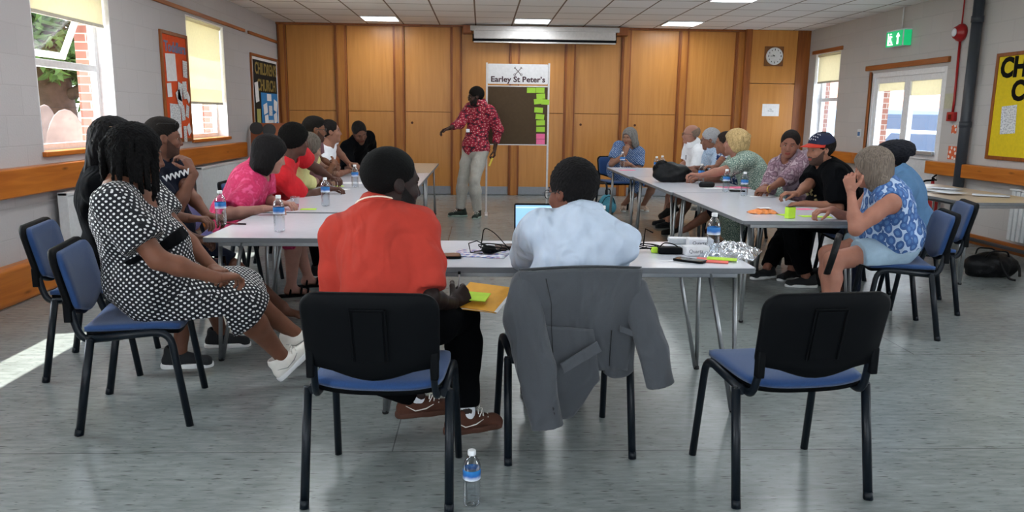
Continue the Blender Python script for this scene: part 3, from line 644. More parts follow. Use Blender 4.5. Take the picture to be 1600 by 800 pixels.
# ------------------------------------------------------------------ smooth bodies: distance fields polygonised by surface nets
def surf(prims, vox, clips=(), pad=0.03):
    """prims: dicts of t='c' (round cone a,b,ra,rb) | 'e' (ellipsoid c,R,r) | 'g' (group items, clips); k = blend, s = subtract"""
    lo = np.array([1e9]*3); hi = -lo
    def bb(p):
        if p['t'] == 'c':
            A, B = np.array(p['a']), np.array(p['b']); r = max(p['ra'], p['rb']); return np.minimum(A, B)-r, np.maximum(A, B)+r
        if p['t'] == 'e':
            r = max(p['r']); c = np.array(p['c']); return c-r, c+r
        L = [bb(q) for q in p['items'] if not q.get('s')]; return np.min([l for l, _ in L], 0), np.max([h for _, h in L], 0)
    for p in prims:
        if p.get('s'): continue
        l, h = bb(p); lo = np.minimum(lo, l); hi = np.maximum(hi, h)
    lo = lo-pad; hi = hi+pad; n = np.maximum(np.ceil((hi-lo)/vox).astype(int)+1, 4)
    ax = [(lo[i]+vox*np.arange(n[i])).astype(np.float32) for i in range(3)]
    def ev(prims, clips):
        F = np.full(n, 0.2, np.float32)
        for p in prims:
            k = p.get('k', 0.02); l, h = bb(p); m = k+3*vox
            i0 = np.maximum(np.floor((l-m-lo)/vox).astype(int), 0); i1 = np.minimum(np.ceil((h+m-lo)/vox).astype(int)+1, n)
            if (i1 <= i0).any(): continue
            sl = tuple(slice(i0[i], i1[i]) for i in range(3))
            X = ax[0][sl[0]][:, None, None]; Y = ax[1][sl[1]][None, :, None]; Z = ax[2][sl[2]][None, None, :]
            if p['t'] == 'c':
                A = np.array(p['a'], np.float32); B = np.array(p['b'], np.float32); d = B-A; L2 = float(d@d)+1e-9
                px, py, pz = X-A[0], Y-A[1], Z-A[2]
                t = np.clip((px*d[0]+py*d[1]+pz*d[2])/L2, 0, 1)
                D = np.sqrt((px-t*d[0])**2+(py-t*d[1])**2+(pz-t*d[2])**2) - (p['ra']+(p['rb']-p['ra'])*t)
            elif p['t'] == 'e':
                c = p['c']; R = p['R']; r = p['r']; px, py, pz = X-c[0], Y-c[1], Z-c[2]
                q = [(px*R[0][j]+py*R[1][j]+pz*R[2][j]) for j in range(3)]
                k0 = np.sqrt(sum((q[j]/r[j])**2 for j in range(3)))+1e-6; k1 = np.sqrt(sum((q[j]/r[j]**2)**2 for j in range(3)))+1e-6
                D = k0*(k0-1)/k1
            else:
                D = ev(p['items'], p.get('clips', ()))[sl]
            G_ = F[sl]
            if p.get('s'):
                D = -D; hh = np.maximum(k-np.abs(G_-D), 0)/k; F[sl] = np.maximum(G_, D)+hh*hh*k/4
            else:
                hh = np.maximum(k-np.abs(G_-D), 0)/k; F[sl] = np.minimum(G_, D)-hh*hh*k/4
        for pt, nn in clips:
            D = (ax[0][:, None, None]-pt[0])*nn[0]+(ax[1][None, :, None]-pt[1])*nn[1]+(ax[2][None, None, :]-pt[2])*nn[2]
            F = np.maximum(F, D.astype(np.float32))
        return F
    F = ev(prims, clips); F[0], F[-1] = 0.1, 0.1; F[:, 0], F[:, -1] = 0.1, 0.1; F[:, :, 0], F[:, :, -1] = 0.1, 0.1
    S = F < 0; c = [F[i:n[0]-1+i, j:n[1]-1+j, k:n[2]-1+k] for i in (0, 1) for j in (0, 1) for k in (0, 1)]
    cs = [x < 0 for x in c]; cnt = sum(x.astype(np.int8) for x in cs); act = (cnt > 0) & (cnt < 8)
    I = np.argwhere(act)
    if len(I) == 0: return np.zeros((0, 3)), np.zeros((0, 4), int)
    cv = np.stack([x[act] for x in c], 1); off = np.array([(i, j, k) for i in (0, 1) for j in (0, 1) for k in (0, 1)], np.float32)
    acc = np.zeros((len(I), 3)); num = np.zeros(len(I))
    for a in range(8):
        for b_ in range(a+1, 8):
            if np.abs(off[a]-off[b_]).sum() != 1: continue
            va, vb = cv[:, a], cv[:, b_]; x = (va < 0) != (vb < 0); t = np.where(x, va/np.where(x, va-vb, 1), 0)
            acc += np.where(x[:, None], off[a]+(off[b_]-off[a])*t[:, None], 0); num += x
    V = lo+(I+acc/num[:, None])*vox
    idx = -np.ones(act.shape, int); idx[act] = np.arange(len(I)); Q = []
    for axn in range(3):
        s0 = [slice(None)]*3; s1 = [slice(None)]*3; s0[axn] = slice(0, -1); s1[axn] = slice(1, None)
        d = S[tuple(s0)] != S[tuple(s1)]; u, v = [(1, 2), (2, 0), (0, 1)][axn]
        E = np.argwhere(d); E = E[(E[:, u] > 0) & (E[:, v] > 0) & (E[:, u] < n[u]-1) & (E[:, v] < n[v]-1)]
        sg = S[tuple(s0)][tuple(E.T)]
        def g(du, dv):
            e = E.copy(); e[:, u] -= du; e[:, v] -= dv; return idx[tuple(e.T)]
        q = np.stack([g(1, 1), g(0, 1), g(0, 0), g(1, 0)], 1); q[~sg] = q[~sg][:, ::-1]; Q.append(q)
    Q = np.concatenate(Q); Q = Q[(Q >= 0).all(1)]
    return V, Q
def np_mesh(name, parts, mats, smooth=True):
    """parts: list of (V, Q, material index or array)"""
    me = bpy.data.meshes.new(name); nv = 0; Vs = []; Qs = []; Ms = []
    for V, Q, mi in parts:
        if len(V) == 0: continue
        Vs.append(V); Qs.append(Q+nv); Ms.append(np.full(len(Q), mi) if np.isscalar(mi) else mi); nv += len(V)
    V = np.concatenate(Vs).astype(np.float32); Q = np.concatenate(Qs).astype(np.int32); Mi = np.concatenate(Ms).astype(np.int32)
    me.vertices.add(len(V)); me.vertices.foreach_set('co', V.ravel()); me.loops.add(Q.size); me.loops.foreach_set('vertex_index', Q.ravel())
    me.polygons.add(len(Q)); me.polygons.foreach_set('loop_start', np.arange(len(Q), dtype=np.int32)*4); me.polygons.foreach_set('loop_total', np.full(len(Q), 4, np.int32))
    me.polygons.foreach_set('material_index', Mi); me.polygons.foreach_set('use_smooth', np.full(len(Q), smooth, bool))
    me.update(calc_edges=True); me.validate()
    for m in mats: me.materials.append(m)
    return me
def wrinkle(V, amp, f=(18, 18, 9), seed=0.0):
    """push vertices with low soft folds"""
    x, y, z = V[:, 0]*f[0]+seed, V[:, 1]*f[1]+seed*2, V[:, 2]*f[2]+seed*3
    d = np.sin(x+1.3*np.sin(y*0.9+z))*np.cos(z*1.7+np.sin(x*0.7)) + 0.5*np.sin(2.1*y+1.7*z+np.cos(x*1.9))
    c = V.mean(0); w = V-c; w[:, 2] *= 0.2; w /= (np.linalg.norm(w, axis=1)[:, None]+1e-6)
    return V+w*(d*amp)[:, None]
v3 = lambda *a: np.array(a, float)
nz = lambda v: np.array(v, float)/(np.linalg.norm(v)+1e-9)
def cone(a, b, ra, rb=None, k=0.02, **q): return dict(t='c', a=tuple(a), b=tuple(b), ra=ra, rb=ra if rb is None else rb, k=k, **q)
def ell(c, R, r, k=0.02, **q): return dict(t='e', c=tuple(c), R=R, r=tuple(r), k=k, **q)
def grp(items, clips=(), k=0.02, **q): return dict(t='g', items=items, clips=clips, k=k, **q)
def frame(fwd, up=(0, 0, 1)):
    f = nz(fwd); r = nz(np.cross(f, up)); u = np.cross(r, f); return np.stack([r, f, u], 1)       # columns right, forward, up
def ypr(yaw, pitch=0.0, roll=0.0):
    """yaw clockwise from +y in degrees, pitch down positive, roll to the right"""
    y, p, r = rad(yaw), rad(pitch), rad(roll); f = v3(math.sin(y)*math.cos(p), math.cos(y)*math.cos(p), -math.sin(p)); R = frame(f)
    c, s = math.cos(r), math.sin(r); rr = R[:, 0]*c - R[:, 2]*s; uu = R[:, 0]*s + R[:, 2]*c; return np.stack([rr, R[:, 1], uu], 1)
def ik(a, b, l1, l2, hint):
    a, b = np.array(a, float), np.array(b, float); d = b-a; L = np.linalg.norm(d); mx_ = (l1+l2)*0.995
    if L > mx_: b = a+d/L*mx_; d = b-a; L = mx_
    x = (l1*l1-l2*l2+L*L)/(2*L); h = math.sqrt(max(l1*l1-x*x, 0)); e = d/L; hv = np.array(hint, float); hv -= e*(hv@e); return a+e*x+nz(hv)*h, b

SKIN = {}
def skin(tone):
    if tone not in SKIN:
        t0 = tone; tone = shade(tone, 0.86)
        m = mat('skin_'+tone.strip('#'), tone, 0.55, var=0.07, scale=25, bump=0.05, bscale=300, spec=0.3)
        bs(m).inputs['Subsurface Weight'].default_value = 0.06; bs(m).inputs['Subsurface Scale'].default_value = 0.01; SKIN[t0] = m; return m
    return SKIN[tone]
def shade(h, k):
    h = h.lstrip('#'); return '#'+''.join('%02x' % max(0, min(255, int(int(h[i:i+2], 16)*k))) for i in (0, 2, 4))
EYEW = mat('eye_white', '#c9c2ba', 0.3, var=0.0); EYEI = mat('eye_dark', '#1c120c', 0.2, var=0.0)

def hair_mat(col, strands):
    n = 'hair_'+col.strip('#')+('_strands' if strands else '')
    if n in M: return M[n]
    m = mat(n, col, 0.75, var=0.3, scale=120, bump=0.0 if strands else 0.7, bscale=300, spec=0.18)
    if strands:
        nt = m.node_tree; t = nt.nodes.new('ShaderNodeTexCoord'); mp = nt.nodes.new('ShaderNodeMapping'); mp.inputs['Scale'].default_value = (170, 170, 8); nt.links.new(t.outputs['Object'], mp.inputs[0])
        n_ = nt.nodes.new('ShaderNodeTexNoise'); n_.inputs['Scale'].default_value = 1.0; n_.inputs['Detail'].default_value = 4; n_.inputs['Distortion'].default_value = 0.5; nt.links.new(mp.outputs[0], n_.inputs['Vector'])
        c = lin(col); k_ = 0.55 if c[0] > 0.08 else 0.4; dark = tuple(x*k_ for x in c[:3])+(1,); lite = tuple(min(1, x*1.4+0.003) for x in c[:3])+(1,)
        r = ramp(nt, [(0.32, dark), (0.5, c), (0.68, lite)]); nt.links.new(n_.outputs['Fac'], r.inputs[0]); nt.links.new(r.outputs[0], bs(m).inputs['Base Color'])
        bp = nt.nodes.new('ShaderNodeBump'); bp.inputs['Strength'].default_value = 0.6; bp.inputs['Distance'].default_value = 0.005; nt.links.new(n_.outputs['Fac'], bp.inputs['Height']); nt.links.new(bp.outputs[0], bs(m).inputs['Normal'])
    return m
def hand_prims(w, d, pn, side, curl=0.5, s=1.0, spread=0.06, point=False):
    """five-fingered hand: w wrist, d finger direction, pn palm normal, side +1 right / -1 left"""
    d = nz(d); pn = np.array(pn, float); pn = nz(pn-d*(pn@d)); u = nz(np.cross(d, pn))*(1 if side > 0 else -1)   # u: towards the thumb
    out = []; L = 0.088*s; w = np.array(w, float)
    kn = []
    for i, o in enumerate((0.030, 0.010, -0.010, -0.028)):
        k_ = w+d*(L-abs(i-1)*0.004*s)+u*o*s-pn*0.004*s; kn.append(k_)
        out.append(cone(w+u*o*0.55*s+d*0.005*s, k_, 0.0155*s, 0.0125*s, 0.012*s))
    for i, (k_, ln) in enumerate(zip(kn, (0.92, 1.0, 0.94, 0.76))):
        a = k_; c = rad(20+55*curl)*(0.1 if (point and i == 0) else 1); th = c*0.7; dd = nz(d+u*spread*(1.5-i)*0.6)
        for ln2, r0, r1 in ((0.043, 0.0095, 0.0088), (0.027, 0.0088, 0.0078), (0.021, 0.0078, 0.0066)):
            q = dd*math.cos(th)+pn*math.sin(th); b_ = a+q*ln2*ln*s; out.append(cone(a, b_, r0*s, r1*s, 0.004*s)); a = b_; th += c*0.95
    a = w+d*0.022*s+u*0.026*s+pn*0.006*s; q = nz(d*0.62+u*0.72+pn*0.25); b_ = a+q*0.044*s; out.append(cone(a, b_, 0.0145*s, 0.0112*s, 0.010*s))
    q = nz(d*0.85+u*0.28+pn*(0.25+0.5*curl)); c_ = b_+q*0.031*s; out.append(cone(b_, c_, 0.0108*s, 0.0096*s, 0.004*s))
    q = nz(d*0.9+u*0.05+pn*(0.3+0.6*curl)); out.append(cone(c_, c_+q*0.024*s, 0.0096*s, 0.0078*s, 0.004*s))
    return out

def head_prims(Hc, R, s=1.0, fat=0.0):
    P = lambda x, y, z: Hc+R@(v3(x, y, z)*s)
    f = 1+fat
    o = [ell(P(0, -0.018, 0.032), R, (0.077*s, 0.098*s, 0.086*s), 0.02),
         ell(P(0, 0.022, -0.02), R, (0.063*s*f, 0.068*s, 0.082*s), 0.03*s),
         ell(P(0, 0.03, -0.062), R, (0.050*s*f, 0.056*s, 0.046*s), 0.03*s),
         ell(P(0, 0.066, -0.096), R, (0.024*s*f, 0.022*s, 0.018*s), 0.025*s),
         cone(P(-0.028, 0.074, 0.022), P(0.028, 0.074, 0.022), 0.013*s, k=0.015*s),
         ell(P(0.04, 0.062, -0.028), R, (0.022*s*f, 0.022*s, 0.02*s), 0.02*s), ell(P(-0.04, 0.062, -0.028), R, (0.022*s*f, 0.022*s, 0.02*s), 0.02*s),
         ell(P(0.031, 0.092, 0.004), R, (0.017*s, 0.016*s, 0.011*s), 0.012*s, s=True), ell(P(-0.031, 0.092, 0.004), R, (0.017*s, 0.016*s, 0.011*s), 0.012*s, s=True),
         cone(P(0, 0.084, 0.008), P(0, 0.102, -0.03), 0.0075*s, 0.0105*s, 0.012*s), ell(P(0.012, 0.09, -0.034), R, (0.009*s,)*3, 0.008*s), ell(P(-0.012, 0.09, -0.034), R, (0.009*s,)*3, 0.008*s),
         cone(P(-0.017, 0.081, -0.059), P(0.017, 0.081, -0.059), 0.0062*s, k=0.006*s), cone(P(-0.015, 0.081, -0.070), P(0.015, 0.081, -0.070), 0.0066*s, k=0.006*s),
         cone(P(0, 0.0, -0.06), P(0, -0.035, -0.15), 0.052*s, 0.054*s, 0.03*s)]
    for q in (-1, 1):
        o += [ell(P(q*0.076, -0.006, -0.004), R@np.array([[1, 0, 0], [0, 0.96, -0.26], [0, 0.26, 0.96]]), (0.009*s, 0.019*s, 0.031*s), 0.008*s),
              ell(P(q*0.086, -0.002, 0.0), R, (0.006*s, 0.009*s, 0.017*s), 0.005*s, s=True)]
    return o
def uvball(c, r, n=10):
    V = []; Q = []
    for i in range(n+1):
        for j in range(n): a = math.pi*i/n; b_ = 2*math.pi*j/n; V.append((c[0]+r*math.sin(a)*math.cos(b_), c[1]+r*math.sin(a)*math.sin(b_), c[2]+r*math.cos(a)))
    for i in range(n):
        for j in range(n): Q.append((i*n+j, i*n+(j+1) % n, (i+1)*n+(j+1) % n, (i+1)*n+j))
    return np.array(V), np.array(Q)

def hair_prims(style, Hc, R, s, rnd, neck=None, back=None):
    P = lambda x, y, z: Hc+R@(v3(x, y, z)*s); L = lambda d: R@np.array(d, float)
    cap = lambda g, gz=None: ell(P(0, -0.022, 0.036), R, ((0.077+g)*s, (0.098+g)*s, (0.088+(gz or g))*s), 0.02)
    face = [ell(P(0, 0.115, -0.035), R, (0.075*s, 0.088*s, 0.098*s), 0.012*s, s=True)]
    nape = [(P(0, 0, -0.055), -R[:, 2]*1.0)]                                   # keep above the nape
    side = [ell(P(q*0.10, 0.04, -0.055), R, (0.05*s, 0.058*s, 0.062*s), 0.01*s, s=True) for q in (-1, 1)]
    if style == 'short':
        return [grp([cap(0.009, 0.014)]+face+side, nape, 0.01)]
    if style == 'fade':
        return [grp([cap(0.004), ell(P(0, 0.0, 0.085), R, (0.068*s, 0.088*s, 0.045*s), 0.02)]+face+side, [(P(0, 0, -0.02), -R[:, 2])], 0.01)]
    if style == 'buzz':
        return [grp([cap(0.006)]+[ell(P(0, 0.125, -0.005), R, (0.085*s, 0.095*s, 0.115*s), 0.01*s, s=True)]+side, nape, 0.01)]
    if style == 'afro':
        return [grp([cap(0.022, 0.026), ell(P(0, -0.03, 0.02), R, (0.09*s, 0.10*s, 0.10*s), 0.02)]+face, [(P(0, 0, -0.07), -R[:, 2])], 0.01)]
    if style == 'bald':
        return [grp([cap(0.004)]+[ell(P(0, 0.05, 0.08), R, (0.098*s, 0.15*s, 0.09*s), 0.01*s, s=True)]+face+side, nape, 0.01)]
    if style == 'bob':
        o = [cap(0.026, 0.026), ell(P(0, -0.05, -0.045), R, (0.108*s, 0.080*s, 0.120*s), 0.03), cone(P(-0.08, -0.06, -0.10), P(0.08, -0.06, -0.10), 0.045*s, k=0.03)]
        for q in (-1, 1): o.append(ell(P(q*0.082, -0.012, -0.055), R, (0.030*s, 0.052*s, 0.10*s), 0.025))
        return [grp(o+[ell(P(0, 0.135, -0.035), R, (0.082*s, 0.105*s, 0.108*s), 0.012*s, s=True)], [(P(0, 0, -0.145), -R[:, 2]-R[:, 1]*0.1)], 0.01)]
    if style == 'puffy':
        o = [cap(0.030, 0.034), ell(P(0, -0.06, -0.02), R, (0.10*s, 0.085*s, 0.11*s), 0.03)]
        for q in (-1, 1): o.append(ell(P(q*0.078, -0.015, -0.02), R, (0.030*s, 0.05*s, 0.07*s), 0.02))
        o += [ell(P(rnd.uniform(-0.08, 0.08), rnd.uniform(-0.13, 0.06), rnd.uniform(0.0, 0.13)), R, (0.03*s, 0.035*s, 0.025*s), 0.02) for _ in range(12)]
        return [grp(o+[ell(P(0, 0.14, -0.035), R, (0.09*s, 0.11*s, 0.105*s), 0.012*s, s=True)], [(P(0, 0, -0.11), -R[:, 2])], 0.01)]
    if style == 'crop':
        o = [cap(0.018, 0.020), ell(P(0, -0.055, -0.02), R, (0.08*s, 0.06*s, 0.075*s), 0.03)]
        for q in (-1, 1): o.append(ell(P(q*0.07, 0.0, 0.0), R, (0.022*s, 0.05*s, 0.05*s), 0.02))
        return [grp(o+face, [(P(0, 0, -0.085), -R[:, 2])], 0.01)]
    if style == 'tied':
        return [grp([cap(0.007, 0.008), ell(P(0, 0.125, 0.0), R, (0.088*s, 0.085*s, 0.100*s), 0.012*s, s=True)]+side, nape, 0.01), ell(P(0, -0.125, 0.0), R, (0.035*s, 0.03*s, 0.04*s), 0.02), cone(P(0, -0.13, -0.02), P(0, -0.115, -0.12), 0.026*s, 0.012*s, 0.02)]
    if style in ('long', 'locs'):
        o = [cap(0.020, 0.024)]+[ell(P(0, -0.045, -0.02), R, (0.094*s, 0.078*s, 0.11*s), 0.03)]
        out = [grp(o+face, (), 0.01)]
        if style == 'long':
            B = Hc+L((0, -0.09, -0.02)); D = back if back is not None else v3(0, 0, -1)
            for q in (-0.07, -0.035, 0, 0.035, 0.07):
                st = B+R[:, 0]*q*s*0.9; out.append(cone(st, st+D*0.30*s+R[:, 0]*q*0.35*s, 0.04*s, 0.026*s, 0.03))
            for q in (-1, 1): out.append(cone(P(q*0.08, 0.0, 0.0), P(q*0.085, -0.01, -0.17), 0.027*s, 0.018*s, 0.02))
        else:
            for i in range(46):
                a = rad(rnd.uniform(48, 312)); x, y = math.sin(a), math.cos(a)          # angle from the face
                st = P(x*0.083, -0.02+y*0.10, rnd.uniform(0.02, 0.085)); ln = rnd.uniform(0.11, 0.17)
                m_ = st+L((x*0.028, y*0.03, -0.05)); e = m_+v3(rnd.uniform(-.012, .012), rnd.uniform(-.012, .012), -ln*s)
                out.append(cone(st, m_, 0.009*s, 0.009*s, 0.004)); out.append(cone(m_, e, 0.009*s, 0.0065*s, 0.004))
            for i in range(16):
                a = rad(rnd.uniform(0, 360)); st = P(math.sin(a)*0.03, -0.03+math.cos(a)*0.03, 0.125); m_ = P(math.sin(a)*0.088, -0.02+math.cos(a)*0.10, 0.07); out.append(cone(st, m_, 0.009*s, 0.009*s, 0.004))
        return out
    return []

def person(name, label, tone, pel, head, yaw, hands, feet, hyaw=None, hpitch=0, hroll=0, syaw=None, bulk=1.0, belly=0.0, bust=0.0, s=1.0, hs=1.0,
           ls=1.0, sock=None, hair='short', hairc='#14100e', beard=None, top=None, bottom=None, shoes=None, near=False, seat=None, elb=None, fat=0.0, glasses=None, knees=None, headgroup=None, curls=(0.5, 0.5), hwid=1.0):
    """hands = ((pos, fingerdir, palmnormal) right, left); feet = ((ankle, toe_yaw, pitch) right, left)"""
    rnd = random.Random(len(label)*7+3)
    vb = 0.009 if near else 0.012; vh = 0.0035 if near else 0.0045; vc = 0.008 if near else 0.011
    pel = v3(*pel); Hc = v3(*head); hyaw = yaw if hyaw is None else hyaw; syaw = yaw if syaw is None else syaw
    HR = ypr(hyaw, hpitch, hroll); BR = ypr(yaw); SR = ypr(syaw); hs_ = hs
    N = Hc+HR@v3(0, -0.04, -0.125)*hs_ + SR[:, 1]*-0.014
    up = nz(N-pel); w = bulk
    tl = np.linalg.norm(N-pel)
    fr = lambda fwd: np.stack([nz(np.cross(nz(fwd), up)), nz(np.cross(up, nz(np.cross(nz(fwd), up)))), up], 1)
    TR, PR = fr(SR[:, 1]), fr(BR[:, 1])
    sh = [N-up*0.055*s+TR[:, 0]*q*0.168*s*(0.6+0.4*w)*hwid+TR[:, 1]*0.005 for q in (1, -1)]
    lw = 0.72+0.28*w; hip = [pel+PR[:, 0]*q*0.09*s*w-v3(0, 0, 0.035 if seat else 0) for q in (1, -1)]
    chest = pel+up*tl*0.66-TR[:, 1]*0.02; waist = pel+up*tl*0.33+PR[:, 1]*0.01
    def torso(g):
        o = [ell(pel+v3(0, 0, 0.01), PR, (0.168*s*w+g, 0.122*s*w+g, 0.12*s+g), 0.05), ell(waist+PR[:, 1]*belly*0.4, PR, (0.145*s*w+g, 0.108*s*w+belly+g, 0.17*s+g), 0.06),
             ell(chest, TR, (0.160*s*w+g, 0.112*s*(0.5+0.5*w)+g, 0.185*s+g), 0.06), cone(sh[0]-TR[:, 0]*0.02, sh[1]+TR[:, 0]*0.02, 0.056*s*(0.6+0.4*w)+g, k=0.05),
             cone(N+up*0.0-TR[:, 1]*0.01, N-up*0.06, 0.056*s+g, 0.09*s+g, 0.05), cone(N-up*0.015+TR[:, 0]*0.05, N-up*0.045+TR[:, 0]*0.13, 0.048*s+g, 0.05*s+g, 0.04), cone(N-up*0.015-TR[:, 0]*0.05, N-up*0.045-TR[:, 0]*0.13, 0.048*s+g, 0.05*s+g, 0.04)]
        if belly: o.append(ell(waist+PR[:, 1]*belly*0.8, PR, (0.13*s*w+g, 0.10*s+belly+g, 0.12*s+g), 0.05))
        if bust:
            for q in (-1, 1): o.append(ell(chest+TR[:, 1]*0.062*s+TR[:, 0]*q*0.068*s*w-up*0.02, TR, (0.062*s+g, 0.042*s+bust*0.6+g, 0.06*s+g), 0.05))
        return o
    aw = 0.55+0.45*w
    arms = []
    for i, (hp, fd, pn) in enumerate(hands):
        q = 1 if i == 0 else -1
        hint = elb[i] if elb and elb[i] is not None else (TR[:, 0]*q*0.6 - v3(0, 0, 1) - SR[:, 1]*0.4)
        e, wr = ik(sh[i], hp, 0.285*s, 0.25*s, hint); arms.append((sh[i], e, wr, nz(fd), np.array(pn, float), q))
    body = torso(0.0)+[cone(N-up*0.03, Hc+HR@v3(0, -0.03, -0.09)*hs_, 0.058*s, 0.050*hs_, 0.03)]
    for a, e, wr, fd, pn, q in arms:
        body += [cone(a, a+(e-a)*0.5, 0.052*s*aw, 0.046*s*aw, 0.03), cone(a+(e-a)*0.5, e, 0.046*s*aw, 0.036*s*aw, 0.02), cone(e, e+(wr-e)*0.35, 0.038*s*aw, 0.037*s*aw, 0.02), cone(e+(wr-e)*0.35, wr, 0.037*s*aw, 0.0245*s, 0.02), cone(wr, wr+fd*0.03, 0.024*s, 0.021*s, 0.015)]
    legs = []
    feet = [f_ if not np.isscalar(f_[0]) else (f_, yaw+(6 if k_ == 0 else -6), 0) for k_, f_ in enumerate(feet)]
    for i, (ank, ty, fp) in enumerate(feet):
        q = 1 if i == 0 else -1
        hint = knees[i] if knees and knees[i] is not None else (BR[:, 1]*0.7+v3(0, 0, 1))
        kn, an = ik(hip[i], ank, 0.435*s*ls, 0.41*s*ls, hint); legs.append((hip[i], kn, an, ty, fp, q))
    def leg(g, lg, g2=None):
        h_, kn, an, ty, fp, q = lg; g2 = g if g2 is None else g2
        back = nz(np.cross(np.cross(kn-h_, an-kn), an-kn)) if np.linalg.norm(np.cross(kn-h_, an-kn)) > 1e-4 else v3(0, 0, 0)
        m = kn+(an-kn)*0.3
        return [cone(h_, h_+(kn-h_)*0.5, 0.080*s*lw+g, 0.070*s*lw+g, 0.04), cone(h_+(kn-h_)*0.5, kn, 0.072*s*aw+g, 0.053*s*aw+g, 0.03), cone(kn, m, 0.051*s*aw+g, 0.054*s*aw+g2, 0.03), cone(m, an, 0.054*s*aw+g2, 0.034*s*(0.7+0.3*aw)+g2, 0.03)]
    for lg in legs:
        body += leg(0.0, lg); FRm = ypr(lg[3], lg[4]); an = lg[2]
        body += [cone(an, an+FRm@v3(0, -0.03, -0.045)*s, 0.034*s, 0.028*s, 0.02), cone(an+FRm@v3(0, -0.01, -0.03)*s, an+FRm@v3(0, 0.12, -0.062)*s, 0.034*s, 0.022*s, 0.03), cone(an+FRm@v3(-0.02, 0.11, -0.065)*s, an+FRm@v3(0.025, 0.11, -0.065)*s, 0.02*s, k=0.02)] if not shoes or shoes.get('kind') == 'sandal' else [cone(an, an+FRm@v3(0, -0.03, -0.05)*s, 0.032*s, 0.024*s, 0.02), cone(an+FRm@v3(0, -0.01, -0.045)*s, an+FRm@v3(0, 0.07, -0.065)*s, 0.022*s, 0.014*s, 0.02)]
    clips = [((0, 0, seat), (0, 0, -1))] if seat else []
    def cut(items): return items
    root = empty(name, (pel[0], pel[1], 0), label=label, cat='person', group=headgroup); O = np.array([pel[0], pel[1], 0])
    seatc = [grp([*body], (), 0.01)] if False else body
    parts = []
    V, Q = surf(body, vb); 
    if seat: V = flat(V, seat, pel, legs)
    parts.append((V-O, Q, 0))
    V, Q = surf(head_prims(Hc, HR, hs_, fat), vh)
    cen = (V[Q].mean(1)-Hc)@HR/hs_; mi = np.zeros(len(Q), int)
    mi[(np.abs(cen[:, 0]) < 0.021) & (cen[:, 2] < -0.055) & (cen[:, 2] > -0.076+8*cen[:, 0]**2) & (cen[:, 1] > 0.0835)] = 1
    if beard:
        x, y, z = cen.T; mi[(mi == 0) & (z < -0.058+0.85*np.clip(0.07-y, 0, 1)+0.1*np.abs(x)) & (z > -0.122) & (y > 0.012)] = 4
        mi[(mi == 0) & (z < -0.046) & (z > -0.058) & (np.abs(x) < 0.027) & (y > 0.07)] = 4
    parts.append((V-O, Q, mi))
    for q in (-1, 1):
        ec = Hc+HR@(v3(q*0.030, 0.0640, 0.003)*hs_); v_, q_ = uvball(ec-O, 0.0138*hs_); parts.append((v_, q_, 2))
        v_, q_ = uvball(ec+HR[:, 1]*0.0074*hs_-O, 0.0075*hs_, 8); parts.append((v_, q_, 3))
        if hair != 'none':
            V, Q = surf([cone(Hc+HR@(v3(q*0.018, 0.0895, 0.027)*hs_), Hc+HR@(v3(q*0.045, 0.078, 0.029)*hs_), 0.0036*hs_, 0.0028*hs_)], 0.0025); parts.append((V-O, Q, 5))
        V, Q = surf([cone(ec+HR@(v3(-0.013, 0.0115, 0.0085)*hs_), ec+HR@(v3(0.013, 0.0105, 0.0085)*hs_), 0.0052*hs_, k=0.003)], 0.0025); parts.append((V-O, Q, 0))
    for i, (a, e, wr, fd, pn, q) in enumerate(arms):
        V, Q = surf(hand_prims(wr+fd*0.012, fd, pn, q, curls[i], 0.98*s)+[cone(wr-fd*0.005, wr+fd*0.03, 0.0225*s, 0.02*s, 0.012)], 0.003 if near else 0.004); parts.append((V-O, Q, 0))
    lip = '#'+''.join('%02x' % int(int(tone[i:i+2], 16)*k_) for i, k_ in ((1, 0.80), (3, 0.58), (5, 0.62)))
    mats = [skin(tone), mat('lips_'+lip.strip('#'), lip, 0.7, spec=0.2), EYEW, EYEI, mat('beard_'+(beard or '#111111').strip('#'), beard or '#111111', 0.9, bump=0.5, bscale=400), mat('brow_'+hairc.strip('#'), shade(hairc, 0.8), 0.9)]
    me = np_mesh('body', parts, mats); o = bpy.data.objects.new('body', me); C.objects.link(o); o.parent = root
    # hair
    if hair and hair != 'none':
        hp = hair_prims(hair, Hc, HR, hs_, rnd, back=nz(-up*0.95-SR[:, 1]*0.25))
        V, Q = surf(hp, 0.0035 if near else 0.0045); amp = {'afro': 0.004, 'buzz': 0.0005, 'fade': 0.001, 'bald': 0.0003, 'bob': 0.0015, 'puffy': 0.002, 'tied': 0.001}.get(hair, 0.0022)
        V = wrinkle(V, amp, (150, 150, 22) if hair in ('bob', 'long', 'crop', 'tied') else ((260, 240, 120) if hair != 'afro' else (330, 330, 330)), 1.0)
        hm = hair_mat(hairc, hair in ('bob', 'long', 'crop', 'tied', 'puffy'))
        me = np_mesh('hair', [(V-O, Q, 0)], [hm]); h = bpy.data.objects.new('hair', me); C.objects.link(h); h.parent = root
    ctx = dict(root=root, O=O, N=N, up=up, TR=TR, PR=PR, arms=arms, legs=legs, torso=torso, leg=leg, HR=HR, Hc=Hc, sh=sh, hip=hip, pel=pel, waist=waist, chest=chest, s=s, w=w, aw=aw, hs=hs_, vc=vc, seat=seat)
    if bottom: garment_bottom(ctx, **bottom)
    if top: garment_top(ctx, **top)
    if shoes:
        for lg in legs: make_shoe(ctx, lg, **shoes)
    if sock:
        for lg in legs: add_mesh(ctx, 'sock', [cone(lg[2]+nz(lg[1]-lg[2])*0.06, lg[2]+v3(0, 0, -0.03), 0.038*s, 0.042*s)], sock, 0.005, seatpress=False)
    if glasses: make_glasses(ctx, glasses)
    return ctx
